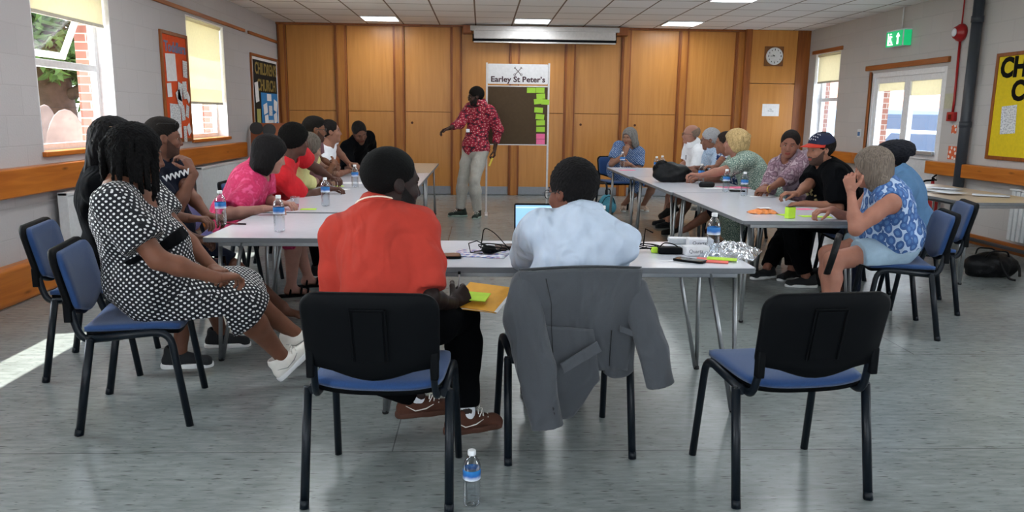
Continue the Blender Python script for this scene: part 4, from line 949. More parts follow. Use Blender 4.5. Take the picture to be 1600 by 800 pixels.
def flat(V, seat, pel, legs):
    """what would sink into the seat is pressed flat on it"""
    d = np.hypot(V[:, 0]-pel[0], V[:, 1]-pel[1]); m = (d < 0.36) & (V[:, 2] < seat) & (V[:, 2] > seat-0.14); V = V.copy(); V[m, 2] = seat+(V[m, 2]-seat)*0.08; return V
def add_mesh(ctx, name, prims, m, vox=None, clips=(), wr=0.0, seatpress=True, seed=0.0, f=(18, 18, 9), parent=None, label=None):
    V, Q = surf(prims, vox or ctx['vc'], clips)
    if wr: V = wrinkle(V, wr, f, seed)
    if ctx['seat'] and seatpress: V = flat(V, ctx['seat']-0.004, ctx['pel'], None)
    me = np_mesh(name, [(V-ctx['O'], Q, 0)], [m]); o = bpy.data.objects.new(name, me); C.objects.link(o); o.parent = parent or ctx['root']
    if label: o['label'] = label
    return o
def garment_top(c, m, name='shirt', sleeve=0.55, g=0.014, hem=-0.08, neck=0.070, neckdrop=0.015, wr=0.003, collar=None, cuffm=None, loose=0.012, skirt=None, placket=None, off=None, under=None, sleeveless=False):
    s, w, up, TR, N = c['s'], c['w'], c['up'], c['TR'], c['N']
    tor = c['torso'](g)
    clips = [(c['pel']+up*hem, -up)]
    items = [grp(tor+([ell(c['pel']+up*0.05, c['PR'], (0.172*s*w+g+0.01, 0.13*s*w+g+0.01, 0.14), 0.05)]), clips, 0.02)]
    for a, e, wr_, fd, pn, q in c['arms']:
        if sleeveless: break
        r = [cone(a, a+(e-a)*0.5, 0.052*s*c['aw']+g+loose*0.4, 0.048*s*c['aw']+g+loose*0.7, 0.03), cone(a+(e-a)*0.5, e, 0.048*s*c['aw']+g+loose*0.7, 0.040*s*c['aw']+g+loose, 0.02)]
        if sleeve > 1:
            t = sleeve-1; en = e+(wr_-e)*t; r += [cone(e, wr_, 0.040*s*c['aw']+g+loose*0.6, 0.028*s+g*0.8, 0.03)]; cl = [(en, nz(wr_-e))]
            items.append(grp([r[0], r[1]], (), 0.03)); items.append(grp([r[2]], cl, 0.03))
        else:
            en = a+(e-a)*sleeve*1.15; items.append(grp(r, [(en, nz(e-a))], 0.035))
    if skirt:                                             # dress skirt over the lap
        items.append(skirt_group(c, g+0.012, **skirt))
    items.append(cone(N+up*0.11-TR[:, 1]*0.01, N+up*(-neckdrop)+TR[:, 1]*0.028, neck, neck*0.88, 0.01, s=True))
    if sleeveless:
        for i, q in enumerate((1, -1)): items.append(ell(c['sh'][i]+TR[:, 0]*q*0.045, TR, (0.045, 0.07, 0.085), 0.01, s=True))
    if off is not None: items.append(dict(off, s=True))
    o = add_mesh(c, name, items, m, wr=wr, f=(34, 30, 18) if c['vc'] < 0.01 else (18, 18, 9))
    if collar:
        R_ = c['HR']*0.25+TR*0.75; cm = collar if not isinstance(collar, str) else m
        cen = N+up*0.048+TR[:, 1]*0.012; its = []
        ring = []
        for i in range(-10, 11):
            a = rad(i*16.5); ring.append(cen+TR[:, 0]*math.sin(a)*0.071*s-TR[:, 1]*math.cos(a)*0.068*s+TR[:, 1]*0.012-up*(0.012*(1-math.cos(a)))+0)
        b = MB()
        for j in range(len(ring)-1):
            pass
        def cf(u, v):
            a = rad((u-0.5)*330); d_ = TR[:, 0]*math.sin(a)-TR[:, 1]*math.cos(a); rr_ = 0.068+0.034*v; z = 0.050-0.046*v-0.020*(1-math.cos(a))*(0.5+v*0.7)
            p = cen+d_*rr_*s+TR[:, 1]*0.012+up*z; return Vector(p-c['O'])
        b.grid(cf, 30, 4); col = b.obj('collar', cm, o); md = col.modifiers.new('t', 'SOLIDIFY'); md.thickness = 0.004
        if cuffm:
            tp = MB(); tp.tube([cf(i/30, 0.80)+Vector(up*0.004) for i in range(31)], 0.0035, 6); tp.obj('collar_tipping', cuffm, col)
    if cuffm:
        pass
    if placket:
        pass
    return o
def skirt_group(c, g, length=1.0, flare=0.0, k=0.09):
    """cloth spanning both thighs, length 1 = knee, above 1 = down the shin"""
    L = c['legs']; its = []
    for t0, t1 in ((0.0, 0.5), (0.5, 1.0)):
        for i in range(2):
            h_, kn = L[i][0], L[i][1]; its.append(cone(h_+(kn-h_)*t0, h_+(kn-h_)*t1, 0.080*c['s']*(0.72+0.28*c['w'])+g-0.01*t0, 0.068*c['s']*(0.72+0.28*c['w'])+g-0.006*t1+flare*t1, k))
        m0 = (L[0][0]+(L[0][1]-L[0][0])*t0+L[1][0]+(L[1][1]-L[1][0])*t0)/2; m1 = (L[0][0]+(L[0][1]-L[0][0])*t1+L[1][0]+(L[1][1]-L[1][0])*t1)/2
        its.append(cone(m0, m1, 0.07*c['s']+g, 0.06*c['s']+g, k))
    kc = (L[0][1]+L[1][1])/2; hc = (L[0][0]+L[1][0])/2; d = nz(kc-hc)
    if length > 1:
        ac = (L[0][2]+L[1][2])/2; ds = nz(ac-kc)
        for i in range(2): its.append(cone(L[i][1], L[i][2], 0.068*c['s']*c['aw']+g+flare, 0.07*c['s']*c['aw']+g+flare, k))
        its.append(cone(kc, ac, 0.06+g+flare, 0.07+g+flare, k)); return grp(its, [(kc+(ac-kc)*(length-1), ds)], 0.04)
    return grp(its, [(hc+(kc-hc)*length, d)], 0.04)
def garment_bottom(c, m, kind='trousers', length=0.92, g=0.014, name=None, wr=0.003, flare=0.0):
    name = name or {'trousers': 'trousers', 'shorts': 'shorts', 'skirt': 'skirt'}[kind]
    s, w = c['s'], c['w']; its = [grp([ell(c['pel']+v3(0, 0, 0.0), c['PR'], (0.170*s*w+g, 0.125*s*w+g, 0.13*s), 0.05)], [(c['pel']+c['up']*0.10, c['up'])], 0.03)]
    if kind == 'skirt': its.append(skirt_group(c, g, length, flare))
    else:
        for lg in c['legs']:
            r = c['leg'](g, lg, g+0.008); kn, an, h_ = lg[1], lg[2], lg[0]
            if length > 1.0 or kind == 'trousers':
                en = kn+(an-kn)*length; its.append(grp(r[:2], (), 0.03)); its.append(grp(r[2:], [(en, nz(an-kn))], 0.03))
            else: its.append(grp([r[0], cone(h_+(kn-h_)*0.5, kn, 0.076*s*c['aw']+g+flare, 0.06*s*c['aw']+g+0.012+flare, 0.03)], [(h_+(kn-h_)*length, nz(kn-h_))], 0.03))
    return add_mesh(c, name, its, m, wr=wr, seed=2.0, f=(22, 22, 22))
def make_shoe(c, lg, m, sole=None, kind='shoe', label=None, lace=None, swoosh=None):
    an, ty, fp = lg[2], lg[3], lg[4]; R = ypr(ty, fp); s = c['s']; P = lambda x, y, z: an+R@v3(x*1.08, (y+0.02)*1.22-0.03, z+(0 if abs(fp) > 1 else 0))*s
    vox = 0.0035 if c['vc'] < 0.01 else 0.005
    if kind == 'sandal':
        b = [grp([cone(P(0, -0.05, -0.078), P(0, 0.135, -0.078), 0.038*s, 0.044*s, 0.02)], [(P(0, 0, -0.072), R[:, 2]), (P(0, 0, -0.092), -R[:, 2])], 0.004)]
        o = add_mesh(c, 'sandal', b, sole or m, vox, seatpress=False, label=label)
        st = []
        for y, h, w_ in ((0.095, -0.042, 0.044), (0.055, -0.028, 0.042), (-0.01, 0.006, 0.038)):
            st.append([P(math.cos(a)*w_, y+0.012*math.sin(a), -0.074+(h+0.074+0.012)*math.sin(a)) for a in [math.pi*i/10 for i in range(11)]])
        q = MB()
        for p_ in st: q.tube([Vector(x-c['O']) for x in p_], 0.0085*s, 6, squash=(1, 1))
        q.obj('sandal_strap', m, o); return o
    up_ = [grp([cone(P(0, -0.045, -0.055), P(0, 0.0, -0.05), 0.036*s, 0.038*s, 0.02), cone(P(0, 0.0, -0.035), P(0, 0.10, -0.062), 0.040*s, 0.030*s, 0.03), cone(P(-0.012, 0.115, -0.066), P(0.012, 0.12, -0.066), 0.026*s, 0.026*s, 0.03),
                cone(P(0, -0.035, -0.04), P(0, -0.03, 0.0), 0.036*s, 0.040*s, 0.02), cone(P(0, -0.02, 0.05), P(0, -0.025, -0.01), 0.031*s, 0.030*s, 0.006, s=True)], [(P(0, 0, -0.076), -R[:, 2])], 0.01)]
    o = add_mesh(c, 'shoe', up_, m, vox, seatpress=False, label=label)
    so = [grp([cone(P(0, -0.048, -0.08), P(0, 0.05, -0.08), 0.039*s, 0.040*s, 0.01), cone(P(0, 0.05, -0.08), P(0.0, 0.112, -0.08), 0.040*s, 0.040*s, 0.02)], [(P(0, 0, -0.066), R[:, 2]), (P(0, 0, -0.092), -R[:, 2])], 0.004)]
    add_mesh(c, 'sole', so, sole or m, vox, seatpress=False, parent=o)
    if lace:
        q = MB()
        for i in range(4):
            y = 0.045+0.018*i; z = -0.008-0.009*i*1.3; q.tube([Vector(P(-0.022, y, z-0.004)-c['O']), Vector(P(0, y+0.006, z+0.006)-c['O']), Vector(P(0.022, y, z-0.004)-c['O'])], 0.0028*s, 5)
        for sx_ in (-1, 1): q.tube([Vector(P(sx_*t*0.03, 0.05+0.012*math.sin(t*3.1), 0.0+0.014*math.sin(t*3.1)-0.01*t)-c['O']) for t in (0, 0.3, 0.6, 0.9, 1.2)], 0.0024*s, 5)
        q.obj('lace', lace, o)
    if swoosh:
        q = MB()
        for sx_ in (-1, 1): q.tube([Vector(P(sx_*x, y, z)-c['O']) for x, y, z in ((0.039, -0.045, -0.028), (0.0405, -0.01, -0.055), (0.0395, 0.03, -0.05), (0.034, 0.06, -0.035))], [0.001, 0.003, 0.003, 0.0015], 5)
        q.obj('side_stripe', swoosh, o)
    return o
def make_glasses(c, m, up_on_head=False):
    H, R, s = c['Hc'], c['HR'], c['hs']; b = MB(); dz, dy = (0.085, -0.035) if up_on_head else (0.0, 0.0)
    P = lambda x, y, z: Vector(H+R@(v3(x, y+dy, z+dz)*s)-c['O'])
    for q in (-1, 1):
        b.tube([P(q*0.033+0.024*math.cos(a)*(1 if True else 1), 0.103-0.008*abs(math.cos(a))*(q*math.cos(a) > 0), 0.002+0.018*math.sin(a)) for a in [2*math.pi*i/16 for i in range(16)]], 0.0019*s, 6, closed=True)
        b.tube([P(q*0.056, 0.097, 0.008), P(q*0.078, 0.085, 0.008), P(q*0.084, 0.0, 0.006), P(q*0.082, -0.012, -0.004)], 0.0019*s, 6)
    b.tube([P(-0.010, 0.104, 0.006), P(0, 0.108, 0.009), P(0.010, 0.104, 0.006)], 0.0019*s, 6)
    o = b.obj('glasses' if not up_on_head else 'sunglasses', m, c['root'])
    if up_on_head:
        g = MB()
        for q in (-1, 1): g.grid(lambda u, v: P(q*0.033+0.022*(u*2-1), 0.104-0.004*(u*2-1)**2, 0.002+0.016*(v*2-1)), 4, 4)
        g.obj('dark_lens', mat('dark_lens', '#0a0a0c', 0.1), o)
    return o
# ------------------------------------------------------------------ people
A = lambda px, py, Y: np.array(at(px, py, Y)); Zp = lambda px, py, z=0.0: np.array(atz(px, py, z))
def ank(x, y, z=0.088): return (x, y, z)
BLACKC = mat('black_cotton', '#06070a', 0.95, fold=0.9, bump=0.15, bscale=200, spec=0.1)
NAVY = mat('navy_cotton', '#0d1220', 0.95, fold=0.9, bump=0.15, bscale=200, spec=0.2)
WHITEC = mat('white_cotton', '#dfe0e4', 0.85, bump=0.1, bscale=200)
WHS = mat('white_leather', '#dedad2', 0.5); BLS = mat('black_mesh_shoe', '#14161a', 0.8); SOLW = mat('white_rubber_sole', '#d8d8d8', 0.6)
BROWNS = mat('brown_suede', '#4c2a1c', 0.9); SOLB = mat('brown_rubber_sole', '#4a2a1c', 0.8); LACE = mat('white_lace', '#e6e2da', 0.8)
DOT = dots('polka_dot_cloth', '#0c0f18', '#dedede', 0.0205, 0.26)
DKS = '#6d4636'

# woman in the polka dot dress, nearest on the left
pel = (-1.53, 3.55, 0.605)
c = person('person', 'woman in a black dress with white polka dots, sitting at the left with ankles crossed', '#8a5a45', pel, A(216, 243, 3.52), 68,
    ((A(338, 434, 3.36), (0.55, 0.75, -0.1), (0, 0.1, -1)), (A(345, 432, 3.62), (0.6, -0.7, -0.1), (0, -0.2, -1))),
    ((A(440, 556, 3.84), 70, -42), (A(460, 520, 4.0), 78, -24)), hyaw=62, hpitch=8, syaw=78, bulk=1.3, belly=0.03, bust=0.02, ls=0.925, hwid=1.25, hair='locs', hairc='#080708',
    top=dict(name='dress', m=DOT, sleeve=0.62, g=0.018, hem=-0.4, neck=0.15, neckdrop=0.04, loose=0.03, wr=0.004, skirt=dict(length=1.05, flare=0.012)),
    shoes=dict(m=WHS, sole=SOLW, lace=LACE, swoosh=mat('pale_grey_stripe', '#8f8f8c', 0.6)), near=True, seat=0.478, fat=0.08, elb=(v3(-0.1, -0.8, -1), v3(0, 0.5, -1)), knees=(v3(0.6, -0.1, 0.8), v3(0.6, 0.1, 0.8)))
add_mesh(c, 'waist_tie', [grp(c['torso'](0.021), [(c['waist']+c['up']*0.03, c['up']+c['TR'][:, 1]*-0.35), (c['waist']+c['up']*-0.005, -c['up']-c['TR'][:, 1]*-0.2)], 0.005)], BLACKC, 0.007, seatpress=False)
q = MB(); e_ = Vector(c['Hc']+c['HR']@v3(0.083, 0.0, -0.045)-c['O']); q.tube([e_+Vector((0, 0.008*math.cos(a), 0.008*math.sin(a)-0.006)) for a in [2*math.pi*i/12 for i in range(12)]], 0.0016, 6, closed=True); q.obj('earring', mat('silver', '#c8c8c8', 0.25, 0.9), c['root'])

# woman behind with long black hair
c = person('person', 'woman with long black hair and dark clothes behind the polka dot woman', DKS, (-2.02, 4.22, 0.605), A(183, 226, 4.12), 80,
    ((Zp(322, 350, 0.765), (0.95, -0.1, -0.05), (0, 0, -1)), (A(330, 400, 4.4), (0.7, 0.5, -0.2), (0, 0, -1))),
    ((A(281, 548, 4.05), 84, 0), (Zp(347, 541, 0)+v3(0, 0, .09), 84, 0)), hyaw=66, hpitch=6, bulk=1.05, hair='long', hairc='#0b090b',
    top=dict(m=BLACKC, sleeve=0.8, name='top', loose=0.02), bottom=dict(m=NAVY, kind='shorts', length=0.9), shoes=dict(m=BLS, sole=SOLW), near=True, seat=0.478)
make_glasses(c, mat('tortoise_frame', '#6b5236', 0.3), True)
q = MB()
# man in dark lettered t-shirt
c = person('person', 'man in a dark t-shirt with white lettering, hand raised to his mouth', '#7a4f3d', (-2.03, 4.98, 0.605), A(256, 216, 4.9), 90,
    ((A(303, 272, 4.76), (-0.45, 0.1, 0.85), (-0.75, 0.2, -0.3)), (Zp(325, 338, 0.76), (0.8, -0.5, 0), (0, 0, -1))),
    ((-1.32, 4.85, 0.09), (-1.34, 5.15, 0.09)), hyaw=64, hpitch=4, bulk=1.15, hair='fade', hairc='#17120f', beard='#4a3026',
    top=dict(m=NAVY, sleeve=0.62, loose=0.016), bottom=dict(m=NAVY, kind='shorts', length=0.92), near=True, seat=0.478, elb=(v3(1, -0.1, -0.9), None))
FEET_NOTE = None
make_glasses(c, mat('black_frame', '#0c0c0e', 0.3), True)
t = text_obj('chest_lettering', 'WWW', 0.05, mat('white_print', '#d8d8da', 0.7), c['root'], bold=0.002)
pn = nz(c['TR'][:, 0]*0.75+c['TR'][:, 1]*0.55); uu = nz(v3(0, 0, 1)-pn*pn[2]); rt = np.cross(uu, pn); pos = A(276, 274, 4.66)-c['O']
t.matrix_local = Matrix([[rt[i_], uu[i_], pn[i_], pos[i_]] for i_ in range(3)]+[[0, 0, 0, 1]]) @ Matrix.Rotation(rad(16), 4, 'Z')

# woman in pink
PINK = cells('pink_printed_cloth', [(0, '#c22a5e'), (0.45, '#b41f50'), (0.75, '#d04b79')], 26, const=False)
c = person('person', 'woman with a black bob in a bright pink top, leaning on the table', '#b98878', (-1.84, 5.78, 0.605), A(423, 243, 5.6), 88,
    ((Zp(412, 326, 0.765), (0.95, 0.25, 0), (0, 0, -1)), (Zp(440, 318, 0.76), (0.8, -0.5, 0), (0, 0, -1))),
    ((Zp(456, 463)+v3(0, 0, .086), 70, 0), (Zp(482, 448)+v3(0, 0, .086), 75, 0)), hyaw=72, hpitch=18, bulk=1.28, belly=0.03, bust=0.02, hair='bob', hairc='#0e0b0c',
    top=dict(m=PINK, name='dress', sleeve=0.72, hem=-0.3, loose=0.022, neck=0.085, skirt=dict(length=1.0, flare=0.02)), shoes=dict(m=BLACKC, kind='sandal', sole=BLACKC), seat=0.478, elb=(v3(-1, -0.5, -0.5), None))
# woman in red
RED = mat('red_cotton', '#c21722', 0.85, fold=0.9, bump=0.1, bscale=200)
c = person('person', 'woman with short black hair in a red t-shirt, forearms on the table', '#5e3c30', (-1.86, 6.72, 0.605), A(462, 220, 6.4), 90,
    ((Zp(512, 295, 0.765), (0.9, 0.1, 0), (0, 0, -1)), (Zp(530, 288, 0.77), (0.6, -0.7, 0), (0, 0, -1))),
    ((-1.38, 6.55, 0.088), (-1.38, 6.85, 0.088)), hyaw=66, hpitch=8, bulk=1.38, bust=0.02, hair='afro', hairc='#0d0b0a', top=dict(m=RED, sleeve=0.72, loose=0.02), bottom=dict(m=BLACKC), shoes=dict(m=BLS, sole=SOLW), seat=0.478)
# person in pale yellow
YEL = mat('pale_yellow_cotton', '#d9d492', 0.85)
c = person('person', 'grey-haired person in a pale yellow top between the red and mauve t-shirts', '#b58b78', (-1.88, 7.42, 0.60), A(484, 232, 6.95), 92,
    ((Zp(518, 279, 0.765), (0.9, -0.2, 0), (0, 0, -1)), (Zp(526, 277, 0.765), (0.7, -0.6, 0), (0, 0, -1))),
    ((-1.38, 7.3, 0.088), (-1.38, 7.6, 0.088)), hyaw=66, hpitch=14, bulk=1.1, hair='crop', hairc='#5b544c', top=dict(m=YEL, sleeve=0.9, loose=0.016), bottom=dict(m=NAVY), shoes=dict(m=BLS), seat=0.478)
# man in mauve
MAUVE = mat('mauve_cotton', '#6a4650', 0.85, fold=0.9)
c = person('person', 'man in a mauve t-shirt with glasses and folded arms, in the left row', '#83563f', (-1.86, 8.12, 0.605), A(492, 203, 7.45), 94,
    ((A(520, 258, 7.35), (0.1, 0.9, 0.05), (-0.9, 0.1, 0)), (A(528, 262, 7.55), (0.2, -0.9, 0.1), (-0.9, 0, 0))),
    ((-1.38, 7.95, 0.088), (-1.38, 8.25, 0.088)), hyaw=66, hpitch=4, bulk=1.15, hair='fade', hairc='#15110e', beard='#432c22', top=dict(m=MAUVE, sleeve=0.7, loose=0.02), bottom=dict(m=NAVY), shoes=dict(m=BLS), glasses=mat('black_frame', '#0c0c0e', 0.3), seat=0.478)
# woman in white
c = person('person', 'woman in a white sleeveless top with tied back dark hair, in the left row', '#a06f5a', (-1.83, 8.88, 0.605), A(517, 206, 8.2), 94,
    ((Zp(543, 268, 0.765), (0.9, 0.1, 0), (0, 0, -1)), (Zp(552, 266, 0.765), (0.8, -0.5, 0), (0, 0, -1))),
    ((-1.38, 8.75, 0.088), (-1.38, 9.05, 0.088)), hyaw=76, hpitch=-4, bulk=1.0, bust=0.015, hair='tied', hairc='#15100e', top=dict(m=WHITEC, sleeve=0.4, loose=0.014, neck=0.056, neckdrop=-0.01), bottom=dict(m=NAVY), shoes=dict(m=WHS), seat=0.478)
# person in black t-shirt at the end
c = person('person', 'person in a black t-shirt looking down, farthest of the left row', DKS, (-1.66, 9.8, 0.605), A(562, 207, 9.3), 132,
    ((Zp(575, 262, 0.77), (0.9, -0.4, 0), (0, 0, -1)), (Zp(590, 258, 0.77), (0.3, -0.9, 0), (0, 0, -1))),
    ((-1.3, 9.6, 0.088), (-1.2, 9.8, 0.088)), hyaw=148, hpitch=34, hroll=14, bulk=1.2, hair='tied', hairc='#14100f', top=dict(m=BLACKC, sleeve=0.7, loose=0.02), bottom=dict(m=BLACKC), shoes=dict(m=BLS), seat=0.478)

# man standing by the board
SHIRT = cells('red_shirt_print', [(0, '#d9c9c0'), (0.13, '#a01a36'), (0.42, '#8c1530'), (0.62, '#2b1a24')], 19, rnd=1.0, stretch=(1, 1.9, 1))
GREYT = mat('stone_chino', '#a9a59d', 0.85, fold=0.9, bump=0.1, bscale=200)
mx_, my_ = -0.08, 10.7
c = person('person', 'standing man in a red patterned shirt, pale trousers and glasses, pointing with one arm', '#4a2f25', (-0.08, 10.72, 0.93), A(743, 151, 10.66), -142,
    ((A(703, 200, 10.42), (-0.9, -0.15, -0.35), (-0.2, -0.3, -1)), (A(773, 232, 10.66), (-0.05, -0.15, -1), (-0.8, 0.1, 0))),
    ((Zp(719, 338)+v3(0, 0, .088), -98, 0), (Zp(746, 340)+v3(0, 0, .088), -165, 0)), hyaw=-104, hpitch=10, bulk=1.06, s=1.03, hair='short', hairc='#14110f', beard='#1b1412',
    top=dict(m=SHIRT, sleeve=1.72, hem=-0.14, loose=0.018, wr=0.004, collar='y'), bottom=dict(m=GREYT, length=0.97, g=0.018), shoes=dict(m=mat('dark_green_trainer', '#1e2a24', 0.8), sole=mat('green_white_sole', '#8f9f94', 0.6), lace=LACE),
    glasses=mat('black_frame', '#0c0c0e', 0.3), curls=(0.3, 0.6), knees=(BRN if False else None, None), elb=(v3(-0.2, 0.1, -1), v3(0.5, 0.4, -0.2)))
q = MB().box((-0.03, -0.003, -0.022), (0.03, 0.003, 0.022), 0.002); q.bm.transform(Matrix.Rotation(rad(38), 4, 'Z')); o = q.obj('name_badge', WHITEC, c['root']); o.location = Vector(A(731, 204, 10.52)-c['O'])
MANBAND = c

# man in orange polo, back to the camera
ORANGE = mat('orange_pique_polo', '#ad3325', 0.9, var=0.04, bump=0.15, bscale=900, fold=0.8)
CREAMP = mat('cream_piping', '#e6d6c4', 0.8)
c = person('person', 'man in an orange polo shirt seen from behind, writing on a folder on his knee', '#2e1f1b', (-0.37, 2.86, 0.605), A(614, 286, 3.05), 6,
    ((A(706, 474, 3.08), (0.55, 0.7, 0.25), (-0.75, 0.45, -0.4)), (-0.42, 3.2, 0.64)+() if False else ((-0.42, 3.22, 0.66), (0.7, 0.7, 0), (0, 0, -1))),
    ((A(728, 642, 3.14), 68, 0), (A(652, 618, 3.32), 74, 0)), hyaw=62, hpitch=7, bulk=0.9, s=1.0, hs=1.09, sock=WHITEC, hair='buzz', hairc='#060505', beard='#070606',
    top=dict(m=ORANGE, name='polo_shirt', sleeve=0.78, hem=-0.12, loose=0.014, wr=0.005, collar='y', cuffm=CREAMP, g=0.018), bottom=dict(m=mat('black_trousers', '#040507', 0.95, spec=0.08), length=0.95, g=0.016), shoes=dict(m=BROWNS, sole=SOLB, lace=LACE, swoosh=LACE),
    near=True, seat=0.478, knees=(v3(0.35, 0.8, 0.6), v3(-1.2, 0.5, 0.0)), curls=(0.8, 0.5), elb=(v3(0.12, -0.6, -1), v3(-0.1, 0, -1)), hwid=1.03)
ORG = c
# man in pale blue shirt
PALEB = mat('pale_blue_cotton', '#b9c6d8', 0.8, var=0.03, bump=0.05, bscale=300, fold=1.3)
c = person('person', 'man in a pale blue shirt and glasses seen from behind at the laptop', '#7b4a38', (0.36, 3.14, 0.605), A(893, 300, 3.22), 0,
    (((0.50, 3.66, 0.765), (-0.2, 0.95, 0), (0, 0, -1)), ((0.20, 3.66, 0.765), (0.2, 0.95, 0), (0, 0, -1))),
    ((0.48, 3.68, 0.088), (0.26, 3.62, 0.088)), hyaw=-42, hpitch=10, bulk=0.95, s=1.02, hs=1.05, hair='short', hairc='#141213',
    top=dict(m=PALEB, sleeve=1.85, hem=-0.14, loose=0.024, wr=0.008, collar='y', g=0.018), bottom=dict(m=NAVY, g=0.016), shoes=dict(m=BLS, sole=BLS), glasses=mat('black_frame', '#0c0c0e', 0.3), near=True, seat=0.478, elb=(v3(0.12, -0.1, -1), v3(-0.12, -0.1, -1)), hwid=1.06)

# far end, facing the camera
STR = cells('blue_white_stripe', [(0, '#2f5488'), (0.40, '#35598e'), (0.50, '#aebccd')], 62, rnd=0.15, stretch=(1, 0.6, 1))
c = person('person', 'grey-haired woman in a blue and white dress at the far table end', '#b0806a', (2.04, 11.3, 0.605), A(983, 215, 11.12), 172,
    ((A(977, 241, 11.0), (0.2, 0.0, 0.95), (0.5, 0.8, 0)), (A(985, 257, 10.95), (-0.95, -0.1, 0.05), (0, 0.9, 0.1))),
    ((Zp(974, 329)+v3(0, 0, .088), 190, 0), (Zp(1005, 329)+v3(0, 0, .088), 170, 0)), hyaw=-138, hpitch=6, bulk=1.1, bust=0.015, hair='bob', hairc='#777471',
    top=dict(m=STR, sleeve=0.62, loose=0.018), bottom=dict(m=STR, kind='skirt', length=0.92), shoes=dict(m=mat('beige_leather', '#b09a88', 0.7), sole=SOLW), seat=0.478, elb=(v3(-0.4, -0.3, -1), None))
# right row
c = person('person', 'bald man with glasses in a white polo shirt in the right row', '#c08c78', (2.92, 10.06, 0.605), A(1079, 210, 9.85), -94,
    ((A(1058, 264, 9.85), (-0.8, -0.5, 0), (0, 0, -1)), (A(1056, 266, 9.6), (-0.8, 0.5, 0), (0, 0, -1))),
    ((2.42, 9.95, 0.088), (2.40, 9.7, 0.088)), hyaw=-74, hpitch=2, bulk=1.3, belly=0.05, hair='bald', hairc='#8a7668', top=dict(m=WHITEC, name='polo_shirt', sleeve=0.75, loose=0.02, collar='y'), bottom=dict(m=mat('stone_shorts', '#9b8f80', 0.85), kind='shorts', length=0.92), shoes=dict(m=BLS), glasses=mat('black_frame', '#0c0c0e', 0.3), seat=0.478)
q = MB().box((-0.003, -0.012, -0.03), (0.003, 0.012, 0.03), 0.002); o = q.obj('hanging_sunglasses', mat('black_frame', '#0c0c0e', 0.3), c['root']); o.location = Vector(c['chest']+c['TR'][:, 1]*0.17+c['TR'][:, 0]*-0.03+c['up']*0.06-c['O'])
LBS = cells('pale_blue_check', [(0, '#9db3cc'), (0.4, '#b9c8da'), (0.6, '#8aa3c2')], 40, rnd=0.1)
c = person('person', 'person with grey hair and dark glasses in a pale blue shirt, right row', '#9a6a58', (2.94, 9.22, 0.605), A(1109, 218, 9.0), -92,
    ((A(1085, 262, 9.05), (-0.9, -0.3, -0.05), (0, 0, -1)), (A(1084, 266, 8.8), (-0.9, 0.3, 0), (0, 0, -1))),
    ((A(1022, 333, 8.85), -100, 24), (2.35, 9.15, 0.088)), hyaw=-76, hpitch=8, bulk=1.1, hair='short', hairc='#a9a9ac', top=dict(m=LBS, sleeve=0.8, loose=0.02, collar='y'), bottom=dict(m=mat('navy_shorts', '#252c3c', 0.85), kind='shorts', length=0.9), shoes=dict(m=mat('black_shoe', '#17130f', 0.6)), glasses=mat('black_frame', '#0c0c0e', 0.3), seat=0.478)
BLW = cells('navy_white_print', [(0, '#d8dce4'), (0.3, '#39528c'), (0.6, '#24386a')], 28)
c = person('person', 'person in a navy and white print top almost hidden by the blonde woman', '#a4715c', (3.02, 8.62, 0.605), A(1132, 224, 8.4), -92,
    ((Zp(1105, 282, 0.765), (-0.9, 0, 0), (0, 0, -1)), (Zp(1098, 280, 0.765), (-0.9, 0.3, 0), (0, 0, -1))),
    ((Zp(1052, 348)+v3(0, 0, .088), -80, 0), (2.3, 8.7, 0.088)), hyaw=-78, hpitch=6, bulk=1.1, hair='tied', hairc='#2a211d', top=dict(m=BLW, sleeve=0.75), bottom=dict(m=NAVY, kind='skirt', length=1.0), shoes=dict(m=WHS, sole=SOLW), seat=0.478)
GRN = cells('green_leaf_print', [(0, '#b9c2b4'), (0.24, '#6c8278'), (0.42, '#45605a'), (0.55, '#93a598')], 46, noisy=0.03)
c = person('person', 'blonde woman in a green and white patterned dress in the right row', '#b98370', (2.98, 7.86, 0.605), A(1148, 224, 7.9), -90,
    ((Zp(1092, 278, 0.77), (-0.9, -0.1, 0), (0, 0, -1)), (A(1090, 276, 7.6), (-0.8, 0.4, 0.1), (0, 0, -1))),
    ((Zp(1108, 372)+v3(0, 0, .10), -95, 5), (Zp(1140, 385)+v3(0, 0, .088), -80, 0)), hyaw=-72, hpitch=-2, bulk=1.35, belly=0.03, bust=0.02, hair='puffy', hairc='#b79c6e',
    top=dict(m=GRN, name='dress', sleeve=0.75, loose=0.022, hem=-0.3, skirt=dict(length=1.55, flare=0.03)), shoes=dict(m=mat('brown_leather_shoe', '#4a2a1e', 0.6), sole=SOLB), seat=0.478)
SHW = cells('mauve_floral', [(0, '#8b6f7c'), (0.3, '#6d5360'), (0.6, '#a58f96')], 24, noisy=0.04)
c = person('person', 'dark-haired woman with a mauve shawl and folded hands in the right row', '#9a6653', (3.08, 6.98, 0.605), A(1234, 226, 6.9), -118,
    ((A(1196, 292, 6.75), (-0.6, -0.5, -0.3), (0.3, 0.5, -0.7)), (A(1200, 296, 6.6), (-0.5, 0.7, -0.1), (0.3, 0.3, -0.8))),
    ((Zp(1196, 436)+v3(0, 0, .088), -110, 0), (Zp(1236, 436)+v3(0, 0, .088), -120, 0)), hyaw=-152, hpitch=10, hroll=-5, bulk=1.12, bust=0.015, hair='tied', hairc='#17100e',
    top=dict(m=SHW, sleeve=1.35, loose=0.018), bottom=dict(m=BLACKC, g=0.02), shoes=dict(m=BLS, sole=SOLW), seat=0.478)
SHAWL = mat('mauve_grey_shawl', '#83717c', 0.9, bump=0.3, bscale=150)
N, up, TR = c['N'], c['up'], c['TR']
